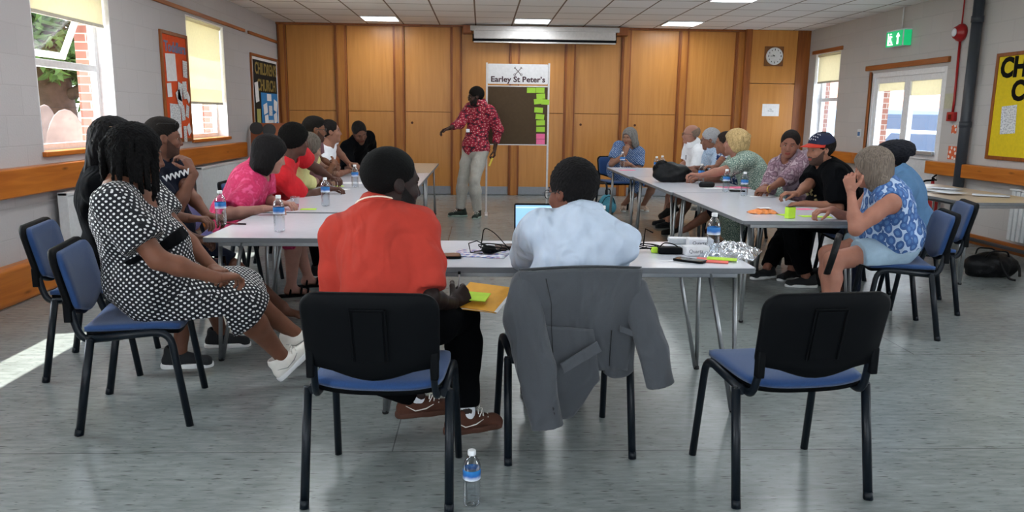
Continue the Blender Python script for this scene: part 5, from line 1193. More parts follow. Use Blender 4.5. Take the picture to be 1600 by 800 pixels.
it = [cone(N-up*0.03+TR[:, 0]*q*0.05, N-up*0.08+TR[:, 0]*q*0.17, 0.080, 0.086, 0.03) for q in (-1, 1)]+[cone(N-up*0.02-TR[:, 1]*0.04, N-up*0.12-TR[:, 1]*0.05, 0.09, 0.11, 0.03)]
it += [cone(N-up*0.07+TR[:, 0]*0.17, N-up*0.20+TR[:, 1]*0.165, 0.075, 0.06, 0.03), cone(N-up*0.07-TR[:, 0]*0.17, N-up*0.20+TR[:, 1]*0.165, 0.075, 0.06, 0.03), cone(N-up*0.06-TR[:, 0]*0.19, N-up*0.28-TR[:, 0]*0.235, 0.088, 0.075, 0.03),
       cone(N+up*0.1-TR[:, 1]*0.0, N-up*0.04+TR[:, 1]*0.03, 0.062, 0.066, 0.01, s=True)]
add_mesh(c, 'shawl', it, SHAWL, wr=0.008, f=(30, 30, 30))
q = MB(); w_ = c['arms'][1]; q.tube([Vector(w_[2]-w_[3]*0.01+nz(np.cross(w_[3], v3(0, 0, 1)))*0.028*math.cos(a)+v3(0, 0, 1)*0.028*math.sin(a)-c['O']) for a in [2*math.pi*i/14 for i in range(14)]], 0.006, 6, closed=True); q.obj('wrist_watch', mat('gold', '#b8944a', 0.3, 0.8), c['root'])
# man in cap
c = person('person', 'bearded man in a black t-shirt and a red-peaked navy baseball cap', '#a5705a', (3.02, 6.22, 0.605), A(1281, 234, 6.2), -82,
    ((Zp(1238, 312, 0.77), (-0.8, 0.1, 0), (0, 0, -1)), (A(1258, 318, 5.92), (-0.8, 0.2, -0.1), (0, 0, -1))),
    ((Zp(1258, 448)+v3(0, 0, .088), -85, 0), (Zp(1250, 436)+v3(0, 0, .088), -85, 0)), hyaw=-100, hpitch=6, bulk=1.38, belly=0.07, hs=1.04, hair='short', hairc='#17120f', beard='#47322a', fat=0.08,
    top=dict(m=BLACKC, sleeve=0.8, loose=0.03, g=0.018), bottom=dict(m=BLACKC, g=0.02), shoes=dict(m=BLS, sole=SOLW), seat=0.478)
NAVC = mat('navy_cap', '#141c38', 0.85); REDC = mat('red_cap_peak', '#b8311f', 0.8)
Hc, HR = c['Hc'], c['HR']
cp = add_mesh(c, 'cap', [grp([ell(Hc+HR@v3(0, -0.018, 0.05), HR, (0.092, 0.112, 0.092), 0.02)], [(Hc+HR@v3(0, 0, 0.042), -HR[:, 2]+HR[:, 1]*-0.12)], 0.01)], NAVC, 0.006, seatpress=False)
def pk(u, v):
    a = rad(-80+160*u); r = 0.088+0.085*v*math.cos(a*0.75); return Vector(Hc+HR@v3(math.sin(a)*(0.088+0.01*v), -0.014+math.cos(a)*(0.105+0.075*v), 0.062-0.02*v-0.018*math.sin(a)**2)-c['O'])
b = MB(); b.grid(pk, 20, 6); pk_ = b.obj('cap_peak', REDC, cp); md = pk_.modifiers.new('t', 'SOLIDIFY'); md.thickness = 0.004
b = MB()
for i in range(14):
    p_ = Hc+HR@v3(-0.055+0.018*(i % 6), 0.087-0.021*(i//6)-0.006*abs((i % 6)-2.5), 0.085+0.018*(i//6)+0.004*(i % 3)); b.tube([Vector(p_-c['O']), Vector(p_+HR@v3(0.008, 0.0, 0.008)-c['O'])], 0.0028, 5)
b.obj('cap_badge', WHITEC, cp)
pr = mat('cream_print', '#9a8a60', 0.8)
b = MB(); rr_ = random.Random(4); ctr = A(1276, 303, 5.98)
for i in range(34):
    u_, w_ = rr_.uniform(-0.14, 0.04), rr_.uniform(-0.12, 0.12); base = c['waist']+c['up']*(0.12+w_)+c['TR'][:, 1]*(0.205-0.5*abs(u_)**1.4)+c['TR'][:, 0]*u_; b.tube([Vector(base-c['O']), Vector(base+c['up']*rr_.uniform(-.02, .02)+c['TR'][:, 0]*rr_.uniform(-.03, .03)-c['O'])], 0.010, 5)
b.obj('shirt_print', pr, c['root'])
# woman in leaf print
LEAF = cells('blue_leaf_print', [(0, '#4f73a6'), (0.25, '#34588e'), (0.46, '#2a497e'), (0.53, '#a3b5cf')], 24, rnd=0.75, stretch=(1, 0.72, 1), noisy=0.02)
PBS = mat('pale_blue_denim', '#8fa6b8', 0.85, bump=0.2, bscale=400)
c = person('person', 'grey-bobbed woman in a sleeveless blue leaf print blouse and pale shorts', '#b57c68', (2.76, 4.97, 0.605), A(1361, 264, 4.98), -76,
    ((A(1300, 328, 5.12), (-0.95, -0.05, -0.1), (0, 0, -1)), (A(1330, 302, 4.86), (-0.15, 0.15, 0.95), (0.6, 0.6, 0.2))),
    ((2.38, 4.99, 0.09), (2.28, 4.78, 0.09)), hyaw=-58, hpitch=12, bulk=1.25, belly=0.03, bust=0.02, hair='bob', hairc='#685d54',
    top=dict(m=LEAF, name='blouse', sleeveless=True, hem=-0.12, g=0.018, wr=0.004), bottom=dict(m=PBS, kind='shorts', length=0.62, g=0.02, flare=0.01), shoes=dict(m=BLACKC, kind='sandal', sole=BLACKC), near=True, seat=0.478, elb=(v3(-0.1, 0.5, -1), v3(-0.3, -0.5, -1)), curls=(0.5, 0.9))
# person in denim shirt
DENIM = mat('denim_shirt', '#4b6f92', 0.85, bump=0.2, bscale=500)
c = person('person', 'person in a denim blue shirt and dark knitted hat behind the leaf print blouse', DKS, (3.24, 5.62, 0.605), A(1392, 248, 5.62), -74,
    (((2.86, 5.85, 0.66), (-0.8, 0.4, 0), (0, 0, -1)), ((2.84, 5.6, 0.66), (-0.8, 0.5, 0), (0, 0, -1))),
    ((2.84, 5.8, 0.088), (2.80, 5.55, 0.088)), hyaw=-66, hpitch=6, bulk=1.1, hair='short', hairc='#0d0d14', top=dict(m=DENIM, sleeve=1.6, loose=0.02, collar='y'), bottom=dict(m=NAVY), shoes=dict(m=BLS), seat=0.478)
KNIT = mat('dark_knit', '#0f111b', 0.95, bump=0.9, bscale=260)
add_mesh(c, 'knitted_hat', [grp([ell(c['Hc']+c['HR']@v3(0.0, -0.03, 0.065), c['HR'], (0.115, 0.135, 0.075), 0.04), ell(c['Hc']+c['HR']@v3(0.03, -0.09, 0.03), c['HR'], (0.085, 0.07, 0.075), 0.03)], [(c['Hc']+c['HR']@v3(0, 0, 0.01), -c['HR'][:, 2])], 0.02)], KNIT, 0.006, wr=0.004, f=(120, 120, 120), seatpress=False)
# ------------------------------------------------------------------ bottles, cups and things on the tables
PET = bpy.data.materials.new('clear_bottle_plastic'); PET.use_nodes = True; nt = PET.node_tree; nt.nodes.clear()
o_ = nt.nodes.new('ShaderNodeOutputMaterial'); tr = nt.nodes.new('ShaderNodeBsdfTransparent'); tr.inputs[0].default_value = (0.86, 0.9, 0.93, 1); gl = nt.nodes.new('ShaderNodeBsdfGlossy'); gl.inputs['Roughness'].default_value = 0.08
lw = nt.nodes.new('ShaderNodeLayerWeight'); lw.inputs[0].default_value = 0.42; mxs = nt.nodes.new('ShaderNodeMixShader'); nt.links.new(lw.outputs['Facing'], mxs.inputs[0]); nt.links.new(tr.outputs[0], mxs.inputs[1]); nt.links.new(gl.outputs[0], mxs.inputs[2]); nt.links.new(mxs.outputs[0], o_.inputs[0])
LAB = mat('blue_white_label', '#2f6fb0', 0.5); nt = LAB.node_tree; v = nt.nodes.new('ShaderNodeTexCoord'); sx_ = nt.nodes.new('ShaderNodeSeparateXYZ'); nt.links.new(v.outputs['Object'], sx_.inputs[0])
wv = nt.nodes.new('ShaderNodeTexNoise'); wv.inputs['Scale'].default_value = 26; nt.links.new(v.outputs['Object'], wv.inputs['Vector']); ad = nt.nodes.new('ShaderNodeMath'); ad.operation = 'MULTIPLY_ADD'; nt.links.new(wv.outputs['Fac'], ad.inputs[0]); ad.inputs[1].default_value = 0.03; nt.links.new(sx_.outputs[2], ad.inputs[2])
rp = ramp(nt, [(0.0, '#dfe6ee'), (0.120, '#dfe6ee'), (0.138, '#1f5fae'), (0.165, '#2a86c4')]); nt.links.new(ad.outputs[0], rp.inputs[0]); nt.links.new(rp.outputs[0], bs(LAB).inputs['Base Color'])
CAPW = mat('white_cap', '#e4e6e8', 0.4); WATER = PET
def make_bottle():
    r = empty('water_bottle')
    prof = [(0.0, 0.004), (0.022, 0.0), (0.030, 0.004)]
    for i in range(7): z = 0.012+i*0.0125; prof += [(0.0318, z), (0.0302, z+0.006)]
    prof += [(0.032, 0.100), (0.0322, 0.104), (0.0322, 0.142), (0.0325, 0.148), (0.031, 0.158), (0.026, 0.172), (0.018, 0.184), (0.0125, 0.192), (0.0120, 0.200)]
    MB().lathe(prof, 24).obj('bottle_body', PET, r)
    MB().lathe([(0.0326, 0.105), (0.0328, 0.106), (0.0328, 0.141), (0.0326, 0.142)], 24, caps=False).obj('label_band', LAB, r)
    MB().lathe([(0.0145, 0.194), (0.0150, 0.196), (0.0150, 0.209), (0.0135, 0.212)], 20).obj('bottle_cap', CAPW, r)
    return r
bot0 = make_bottle(); nb = [0]
def bottle(p, label, rz=0.0):
    o = bot0 if nb[0] == 0 else copy_tree(bot0); nb[0] += 1; o.location = p; o.rotation_euler = (0, 0, rz); tag(o, label, 'water bottle', 'water bottles with blue and white labels')
H = 0.721
bottle(Zp(737, 788), 'water bottle standing on the floor beside the chair in the foreground')
bottle(Zp(1113, 398, H), 'water bottle on the front table by the plastic bag', 1)
bottle(Zp(437, 362, H), 'water bottle near the middle of the nearest left table', 2)
bottle(Zp(341, 352, H)+v3(0.02, 0, 0), 'water bottle by the hand at the left end of the nearest left table', 3)
bottle(Zp(509, 322, H), 'water bottle on the left row in front of the woman in red', 4)
bottle(Zp(555, 293, H), 'water bottle in front of the man in the mauve t-shirt', 5)
bottle(Zp(574, 264, H), 'water bottle in front of the person in the black t-shirt', 1.5)
bottle(Zp(1134, 300, H), 'water bottle in front of the blonde woman', 2.5)
bottle(Zp(1162, 306, H), 'water bottle right of the blonde woman\'s, nearer the shawl', 3.5)
bottle(Zp(972, 262, H), 'water bottle in front of the grey-haired woman at the far end', 4.5)
bottle(Zp(1025, 272, H), 'water bottle left of the pair behind the black handbag', 0.5)
bottle(Zp(1034, 270, H), 'water bottle right of the pair behind the black handbag', 0.9)
bottle(Zp(940, 383, H), 'water bottle mostly hidden behind the man in pale blue', 0.3)
bottle(Zp(1095, 288, H)+v3(0, 0, 0), 'water bottle by the blonde woman\'s hands', 0.3)
def make_cup():
    r = empty('plastic_cup'); MB().lathe([(0.0, 0.003), (0.024, 0.0), (0.025, 0.002), (0.032, 0.078), (0.0345, 0.080), (0.0345, 0.083), (0.0325, 0.082)], 24, caps=False).obj('cup_wall', PET, r); return r
cup = make_cup(); cup.location = Zp(461, 325, H); tag(cup, 'clear plastic cup on the left table beside the woman in pink', 'cup')
MB().lathe([(0.0, 0.004), (0.026, 0.004), (0.028, 0.03), (0.0, 0.03)], 20).obj('drink', mat('pink_drink', '#a85060', 0.2), cup)

LIME = mat('lime_note', '#b5dc3a', 0.7); PNK = mat('pink_note', '#f07a9c', 0.7); WHP = mat('white_paper', '#e4e4e6', 0.7); CORAL = mat('coral_note', '#ee7468', 0.7)
def sheet(name, p, w, d, rz, m, label, cat, h=0.002, group=None, tilt=0.0, bend=0.0, wr=None):
    b = MB(); n = 6
    b.grid(lambda u, v: Vector(((u-0.5)*w, (v-0.5)*d, h+bend*(2*u-1)**2)), n, 2); b.grid(lambda u, v: Vector(((u-0.5)*w, (v-0.5)*d, 0.0005+bend*(2*u-1)**2)), n, 2)
    bmesh.ops.bridge_loops(b.bm, edges=[e for e in b.bm.edges if len(e.link_faces) == 1])
    o = b.obj(name, m); o.location = p; o.rotation_euler = (tilt, 0, rz); return tag(o, label, cat, group)
SN = 'sticky note'
sheet('sticky_note', Zp(1113, 408, H), 0.15, 0.10, -0.35, CORAL, 'coral pad of sticky notes beside the black phone on the front table', SN, 0.006)
sheet('sticky_note', Zp(1128, 405, H+.006), 0.14, 0.075, -0.35, LIME, 'lime sticky note overlapping the coral pad on the front table', SN, 0.003)
sheet('sticky_note', Zp(688, 403, H), 0.08, 0.08, 0.2, PNK, 'pink sticky note half hidden by the orange polo shirt', SN)
sheet('sticky_note', Zp(482, 327, H), 0.11, 0.08, 0.1, LIME, 'lime sticky note beside the clear plastic cup', SN)
sheet('sticky_note', Zp(530, 291, H), 0.08, 0.08, 0.4, LIME, 'lime sticky note under the hands of the woman in red', SN)
sheet('sticky_note', Zp(1262, 338, H), 0.11, 0.09, 0.1, LIME, 'lime sticky note on the right table, left one near the leaning elbow', SN)
sheet('sticky_note', Zp(1284, 339, H), 0.13, 0.08, -0.2, LIME, 'lime sticky note on the right table, closest to the leaf print blouse', SN)
sheet('sticky_note', Zp(1256, 327, H), 0.12, 0.09, 0.2, PNK, 'pink sticky note on the right table behind the lime ones', SN)
sheet('sticky_note', Zp(1228, 336, H), 0.10, 0.09, 0.5, LIME, 'lime sticky note lying under the standing lime pad', SN)
sheet('paper_sheet', Zp(1146, 293, H), 0.28, 0.2, 0.2, PNK, 'pink sheet of paper behind the two bottles on the right row', 'paper')
sheet('paper_sheet', Zp(1120, 294, H), 0.30, 0.18, 0.1, WHP, 'white sheet of paper left of the pink sheet on the right row', 'paper')
sheet('paper_sheet', Zp(1078, 279, H), 0.28, 0.2, 0.3, WHP, 'white sheet of paper behind the black handbag', 'paper')
sheet('paper_sheet', Zp(1188, 307, H), 0.2, 0.1, 0.1, WHP, 'white slip of paper beside the right bottle', 'paper')
sheet('paper_sheet', Zp(980, 266, H), 0.2, 0.12, 0.1, PNK, 'pink slip at the far end of the right row', 'paper')
sheet('paper_sheet', Zp(556, 286, H), 0.3, 0.21, 0.2, WHP, 'white sheet of paper by the bottle of the man in mauve', 'paper')
sheet('paper_sheet', Zp(520, 296, H), 0.26, 0.18, -0.3, WHP, 'white sheet of paper near the hands of the woman in red', 'paper')
b = MB(); b.box((-0.03, -0.02, 0), (0.03, 0.02, 0.078), 0.003); o = b.obj('sticky_note_pad', LIME); o.location = Zp(1234, 341, H); o.rotation_euler = (0, 0, 0.3); tag(o, 'lime pad of sticky notes standing upright on the nearest right table', 'sticky note pad')
MB().box((-0.028, -0.018, 0.078), (0.028, 0.018, 0.081), 0.001).obj('dark_cap', BLKP, o)
# orange snack packet
r = empty('snack_packet', Zp(1192, 333, H), 0.1, label='orange snack packet lying on the nearest right table', cat='snack packet')
ORP = mat('orange_film', '#e88a48', 0.3, bump=0.8, bscale=60)
b = MB(); b.grid(lambda u, v: Vector(((u-.5)*0.20, (v-.5)*0.12, 0.002+0.032*math.sin(math.pi*u)**0.5*math.sin(math.pi*v)**0.5+0.004*math.sin(u*23+v*9))), 24, 14); b.grid(lambda u, v: Vector(((u-.5)*0.20, (v-.5)*0.12, 0.001)), 24, 14); b.obj('packet_film', ORP, r)
b = MB(); b.box((-0.04, -0.03, 0.036), (0.05, 0.02, 0.04), 0.002); b.obj('packet_label', WHP, r)

# magazine with blue and pink print, phone case, cables, wallet
MAG = cells('magazine_print', [(0, '#5a79b8'), (0.25, '#c9a7bd'), (0.4, '#dcdfe6')], 26, rough=0.35)
sheet('magazine', Zp(752, 397, H), 0.27, 0.19, -0.25, MAG, 'glossy magazine under the charger cables left of the laptop', 'magazine', 0.004)
r = empty('phone', Zp(702, 402, H), 0.1, label='phone in a brown leather case at the front table edge by the orange polo', cat='phone')
b = MB(); b.prism(rrect(-0.055, -0.05, 0.055, 0.05, 0.012), 2, 0, 0.012, 0.003); b.obj('phone_body', BLKP, r); b = MB(); b.prism(rrect(-0.05, -0.045, 0.05, 0.045, 0.01), 2, 0.012, 0.0145, 0.001); b.obj('leather_cover', mat('tan_leather', '#6e4426', 0.55), r)
r = empty('phone', Zp(1078, 408, H), -0.35, label='black phone lying left of the coral sticky notes on the front table', cat='phone')
b = MB(); b.prism(rrect(-0.038, -0.075, 0.038, 0.075, 0.012), 2, 0, 0.009, 0.003); b.obj('phone_body', BLKP, r); b = MB(); b.prism(rrect(-0.034, -0.071, 0.034, 0.071, 0.01), 2, 0.009, 0.010); b.obj('phone_screen', mat('dark_glass', '#08090b', 0.08), r)
r.rotation_euler = (0, 0, 0.9)
r = empty('wallet', Zp(793, 388, H), 0.3, label='brown leather wallet beside the laptop', cat='wallet')
b = MB(); b.prism(rrect(-0.06, -0.045, 0.06, 0.045, 0.01), 2, 0, 0.008, 0.002); b.prism(rrect(-0.058, -0.043, 0.06, 0.043, 0.01), 2, 0.010, 0.018, 0.003); b.obj('wallet_leather', mat('dark_brown_leather', '#4a2e22', 0.5), r)
def coil(name, p, rng, n, rad_, label, th=0.0025, zmax=0.05):
    R_ = random.Random(rng); pts = []
    for i in range(n*10):
        a = i/10*2*math.pi; q_ = rad_*(0.6+0.4*math.sin(a*0.37+1)+R_.uniform(-.04, .04)); pts.append((q_*math.cos(a)*1.3+0.03*math.sin(a*0.21), q_*math.sin(a)*0.8, 0.004+zmax*(0.5+0.5*math.sin(a*0.53))*0.6))
    sm = [sum((Vector(pts[j]) for j in range(max(0, i-1), min(len(pts), i+2))), Vector())/len(range(max(0, i-1), min(len(pts), i+2))) for i in range(len(pts))]
    b = MB(); b.tube(sm, th, 6); o = b.obj(name, BLKP); o.location = p; return tag(o, label, 'cable')
o = coil('charger_cable', Zp(770, 396, H+.003), 3, 4, 0.075, 'black laptop charger cable piled left of the laptop', 0.0028, 0.07)
b = MB(); b.lathe([(0.0, 0.0), (0.03, 0.004), (0.038, 0.02), (0.03, 0.036), (0.0, 0.042)], 20, (-0.02, -0.01, 0.002), caps=False); b.obj('cable_plug', BLKP, o)
b = MB(); b.tube([(0.01, 0.0, 0.02), (-0.08, 0.02, 0.06), (-0.12, 0.0, 0.05), (-0.11, -0.03, 0.01), (-0.05, -0.04, 0.006)], 0.0028, 6); b.tube(arc_path([(-0.06, 0.03, 0.02), (-0.045, 0.03, 0.13), (0.01, 0.02, 0.10), (0.10, -0.05, 0.008), (0.16, -0.05, 0.006)], 0.06), 0.0028, 6); b.obj('cable_loop', BLKP, o)
o = coil('charger_cable', Zp(1012, 392, H+.003), 8, 4, 0.065, 'black cable bundle with plug right of the man in pale blue', 0.0028, 0.05)
b = MB(); b.box((0.035, -0.05, 0.0), (0.085, -0.005, 0.03), 0.008); b.tube([(-0.02, 0.02, 0.02), (-0.01, 0.03, 0.11), (0.03, 0.03, 0.09)], 0.004, 6); b.obj('cable_plug', BLKP, o)
r = empty('power_adapter', Zp(1046, 396, H), -0.05, label='black laptop power adapter on the front table between cables and boxes', cat='power adapter')
b = MB(); b.box((-0.06, -0.028, 0), (0.06, 0.028, 0.034), 0.007); b.obj('adapter_body', BLKP, r)
b = MB(); b.tube(arc_path([(-0.05, 0, 0.034), (-0.03, 0, 0.055), (0.02, 0, 0.05), (0.06, 0, 0.02), (0.10, 0.02, 0.006)], 0.03), 0.003, 6); b.obj('adapter_lead', BLKP, r)
b = MB(); b.box((-0.09, 0.0, 0.0), (-0.055, 0.03, 0.03), 0.006); b.obj('lime_tag', LIME, r)
BOXW = mat('white_card', '#d8d8dc', 0.6); GRT = mat('grey_print', '#555960', 0.6)
for i, (px, py, w, d, h, rz, lab) in enumerate(((1086, 398, 0.12, 0.07, 0.045, 0.12, 'small white cardboard box on the front table behind the black phone'), (1093, 384, 0.13, 0.08, 0.04, -0.05, 'second small white box behind the first, next to the bottle'), (1062, 380, 0.12, 0.07, 0.03, -0.1, 'flat white and grey carton at the back of the front table'))):
    r = empty('cardboard_box', Zp(px, py, H), rz, label=lab, cat='box')
    b = MB(); b.box((-w/2, -d/2, 0), (w/2, d/2, h), 0.002, 1); b.obj('carton', BOXW if i < 2 else mat('grey_card', '#b9bcc0', 0.6), r)
    b = MB(); b.box((-w/2+0.002, -d/2+0.004, h), (w/2-0.002, d/2-0.004, h+0.001)); b.obj('box_lid', BOXW, r)
    if i < 2: text_obj('box_print', 'Quartz', 0.026, GRT, r, (-0.01, -d/2-0.001, h*0.5), (rad(90), 0, 0), 0.0004)
# clear plastic bag
BAGM = PET.copy(); BAGM.name = 'clear_film'; BAGM.node_tree.nodes['Layer Weight'].inputs[0].default_value = 0.55; 
for n_ in BAGM.node_tree.nodes:
    if n_.type == 'BSDF_GLOSSY': n_.inputs['Roughness'].default_value = 0.22; n_.inputs[0].default_value = (0.85, 0.86, 0.9, 1)
R_ = random.Random(5); b = MB(); cz = Zp(1142, 397, H)
b.grid(lambda u, v: Vector(((u-.5)*0.26, (v-.5)*0.30, 0.003+0.055*(math.sin(math.pi*u)*math.sin(math.pi*v))**0.6+0.009*math.sin(17*u+9*v)*math.sin(13*v-6*u)+0.006*math.sin(41*u)*math.sin(37*v))), 40, 40)
b.grid(lambda u, v: Vector(((u-.5)*0.26, (v-.5)*0.30, 0.003)), 8, 8)
o = b.obj('plastic_bag', BAGM); o.location = cz; o.rotation_euler = (0, 0, -0.5); tag(o, 'crumpled clear plastic bag at the right corner of the front table', 'plastic bag')

# laptop
r = empty('laptop', (0.335, 3.78, H), 0.0, label='open laptop with a bright screen on the front table', cat='laptop')
LG = mat('laptop_grey', '#3a3d42', 0.4, 0.3)
b = MB(); b.prism(rrect(-0.165, -0.12, 0.165, 0.12, 0.012), 2, 0, 0.014, 0.003); b.obj('laptop_base', LG, r)
b = MB()
for i in range(5):
    for j in range(13): b.box((-0.145+j*0.0225, -0.03+i*0.026, 0.014), (-0.126+j*0.0225, -0.009+i*0.026, 0.0165), 0.001, 1)
b.obj('keyboard', BLKP, r)
sc = empty('laptop_lid', (0, 0.12, 0.012)); sc.parent = r; sc.rotation_euler = (rad(-12), 0, 0)
b = MB(); b.prism(rrect(-0.165, 0, 0.165, 0.225, 0.01), 1, 0, 0.008, 0.002); b.obj('lid_shell', BLKP, sc)
SCR = mat('lit_screen', '#86b4e0', 0.3, var=0.0, emit=0.62); nt = SCR.node_tree
MB().box((-0.157, -0.001, 0.012), (0.157, 0.0, 0.215)).obj('laptop_screen', SCR, sc)
SC2 = mat('lit_screen_bar', '#bcd6f0', 0.3, var=0.0, emit=0.6)
b = MB(); b.box((-0.157, -0.0016, 0.2), (0.157, -0.001, 0.206)); b.box((-0.07, -0.0016, 0.03), (0.14, -0.001, 0.19)); b.obj('screen_page', SC2, sc)

# suit jacket over the chair back
JK = mat('grey_suit_cloth', '#45484d', 0.9, var=0.05, scale=260, bump=0.25, bscale=900, sheen=0.15, fold=0.7); JD = mat('dark_thread', '#1a1b1e', 0.7)
cx, cy, ca = 0.35, 3.17, rad(-6)
def J(x, y, z):
    """jacket space: chair coordinates"""
    c_, s_ = math.cos(-ca), math.sin(-ca); return v3(cx+x*c_-y*s_, cy+x*s_+y*c_, z)
def panelpts(fn, nu, nv, th=0.008):
    return fn
jr = empty('suit_jacket', (cx, cy, 0), -ca*1.0, label='grey suit jacket hung over the chair back of the man in pale blue', cat='jacket')
jr.rotation_euler = (0, 0, rad(6))
def jpanel(name, outline_top, outline_bot, yfn, m=JK, nu=24, nv=26, parent=None, th=0.010, wr=1.0):
    """cloth between an upper and a lower edge, both functions of u -> (x, z)"""
    b = MB()
    def f(u, v, o):
        x0, z0 = outline_top(u); x1, z1 = outline_bot(u); x = x0+(x1-x0)*v; z = z0+(z1-z0)*v; return Vector((x, yfn(x, z, u, v)-o, z))
    b.grid(lambda u, v: f(u, v, 0), nu, nv); b.grid(lambda u, v: f(u, v, th), nu, nv)
    bmesh.ops.bridge_loops(b.bm, edges=[e for e in b.bm.edges if len(e.link_faces) == 1])
    for q in b.bm.faces: q.smooth = True
    return b.obj(name, m, parent or jr)
yb_ = lambda x, z: -0.292-(z-0.66)*0.12+0.30*x*x
fold = lambda u, v, k: 0.010*math.sin(k*u+1.2*v)*(0.25+v)
backp = jpanel('jacket_back', lambda u: (-0.240+0.48*u, 0.822+0.012*math.sin(math.pi*u)), lambda u: (-0.16+0.375*u, 0.44-0.045*u),
    lambda x, z, u, v: yb_(x, z)-0.022-fold(u, v, 11)+0.012*v*v)
# shoulders wrapping forward over the top of the back
jpanel('jacket_yoke', lambda u: (-0.225+0.45*u, 0.795), lambda u: (-0.240+0.48*u, 0.830+0.012*math.sin(math.pi*u)), lambda x, z, u, v: -0.215-0.105*v+0.30*x*x-0.01*math.sin(math.pi*v), nv=8)
# left front panel hanging lowest, and right one
lp = jpanel('jacket_front_panel', lambda u: (-0.215+0.265*u, 0.62-0.03*u), lambda u: (-0.15+0.245*u, 0.265-0.075*math.sin(math.pi*min(1, u*1.1))+0.10*max(0, u-0.62)/0.38), lambda x, z, u, v: yb_(x, z)-0.040-fold(u, v, 7)+0.035*v*v)
rp_ = jpanel('jacket_front_panel', lambda u: (0.11+0.125*u, 0.66), lambda u: (0.12+0.125*u, 0.385-0.03*math.sin(math.pi*u)), lambda x, z, u, v: yb_(x, z)-0.006-0.008*math.sin(9*u)+0.02*v)
def sleeve(name, pts, rs):
    prims = [cone(a, b_, r0, r1, 0.02) for (a, b_), (r0, r1) in zip(zip(pts, pts[1:]), zip(rs, rs[1:]))]
    end, d = np.array(pts[-1]), nz(np.array(pts[-1])-np.array(pts[-2]))
    V, Q = surf([grp(prims, [(end-d*rs[-1]*0.95, d)], 0.01)], 0.006); V = V.copy(); V[:, 1] = (V[:, 1]+0.31)*0.62-0.325; V = wrinkle(V, 0.004, (30, 30, 14), 1.0)
    me = np_mesh(name, [(V, Q, 0)], [JK]); o = bpy.data.objects.new(name, me); C.objects.link(o); o.parent = jr; return o
sl = sleeve('jacket_sleeve', [(-0.212, -0.26, 0.765), (-0.222, -0.30, 0.64), (-0.178, -0.36, 0.45), (-0.118, -0.38, 0.16)], [0.058, 0.076, 0.074, 0.060])
b = MB()
for i in range(3): b.lathe([(0.0, 0), (0.007, 0), (0.007, 0.003), (0, 0.004)], 10, (0, 0, 0), caps=False); bmesh.ops.translate(b.bm, verts=b.bm.verts[-40:], vec=(0, 0.016*i, 0))
b.bm.free(); b = MB()
for i in range(3): b.tube([(-0.112-0.003*i, -0.392, 0.262+0.02*i), (-0.112-0.003*i, -0.399, 0.262+0.02*i)], 0.0075, 10)
b.obj('cuff_button', JD, sl)
sleeve('jacket_sleeve', [(0.235, -0.24, 0.74), (0.255, -0.28, 0.62), (0.295, -0.31, 0.50), (0.345, -0.32, 0.30)], [0.042, 0.058, 0.062, 0.058])
def seam(pts, par, r=0.002, m=JD): b = MB(); b.tube([Vector(p) for p in pts], r, 5); return b.obj('seam', m, par)
seam([(x, yb_(x, z)-0.052, z) for x, z in ((-0.145, 0.80), (-0.12, 0.70), (-0.115, 0.60), (-0.105, 0.50))], backp)
seam([(0.128, yb_(0.128, z)-0.036, z) for z in (0.58, 0.53, 0.48, 0.43)], backp)
b = MB(); P_ = [(-0.085, 0.47), (0.055, 0.555), (0.075, 0.515), (-0.07, 0.43)]; b.prism(P_, 1, -0.372, -0.362, 0.003); b.obj('pocket_flap', JK, lp)
b = MB(); P_ = [(0.16, 0.60), (0.235, 0.57), (0.235, 0.545), (0.16, 0.575)]; b.prism(P_, 1, -0.322, -0.312, 0.002); b.obj('pocket_flap', JK, rp_)

# folder, note and pen on the orange man's knee
r = empty('folder', A(752, 466, 3.18), 0, label='yellow folder resting on the knee of the man in the orange polo', cat='folder')
r.rotation_euler = (rad(14), 0, rad(-24))
YF_ = mat('amber_card', '#e0a02c', 0.6); b = MB(); b.box((-0.11, -0.10, -0.008), (0.11, 0.13, -0.005)); b.box((-0.11, -0.10, -0.002), (0.11, 0.13, 0.001), rot=Matrix.Rotation(rad(2), 3, 'Y')); b.obj('folder_card', YF_, r)
MB().box((-0.105, -0.10, -0.0045), (0.115, 0.125, -0.0025)).obj('paper_insert', WHP, r)
o = MB().box((-0.05, -0.045, 0), (0.05, 0.03, 0.004)).obj('sticky_note', LIME); o.location = A(746, 465, 3.165)+v3(0, 0, 0.006); o.rotation_euler = (rad(14), 0, rad(-20)); tag(o, 'lime sticky note on the yellow folder', 'sticky note')
b = MB(); b.tube([(0, 0, 0), (0.004, 0.01, 0.13)], 0.004, 8); b.mi = 1; b.tube([(0.004, 0.01, 0.13), (0.0045, 0.011, 0.142)], 0.006, 8); o = b.obj('pen', [mat('silver_pen', '#a0a0a0', 0.3, 0.6), BLKP]); o.location = A(716, 476, 3.17); tag(o, 'pen held by the man in the orange polo', 'pen')
b = MB(); b.tube([(-0.07, 0, 0.006), (0.02, 0, 0.006)], 0.0055, 8); b.mi = 1; b.tube([(0.02, 0, 0.006), (0.07, 0, 0.006)], 0.005, 8); o = b.obj('pen', [mat('red_pen_cap', '#7a1a2a', 0.4), BLKP]); o.location = Zp(368, 351, H); o.rotation_euler = (0, 0, -0.25); tag(o, 'dark pen with red cap on the nearest left table', 'pen')

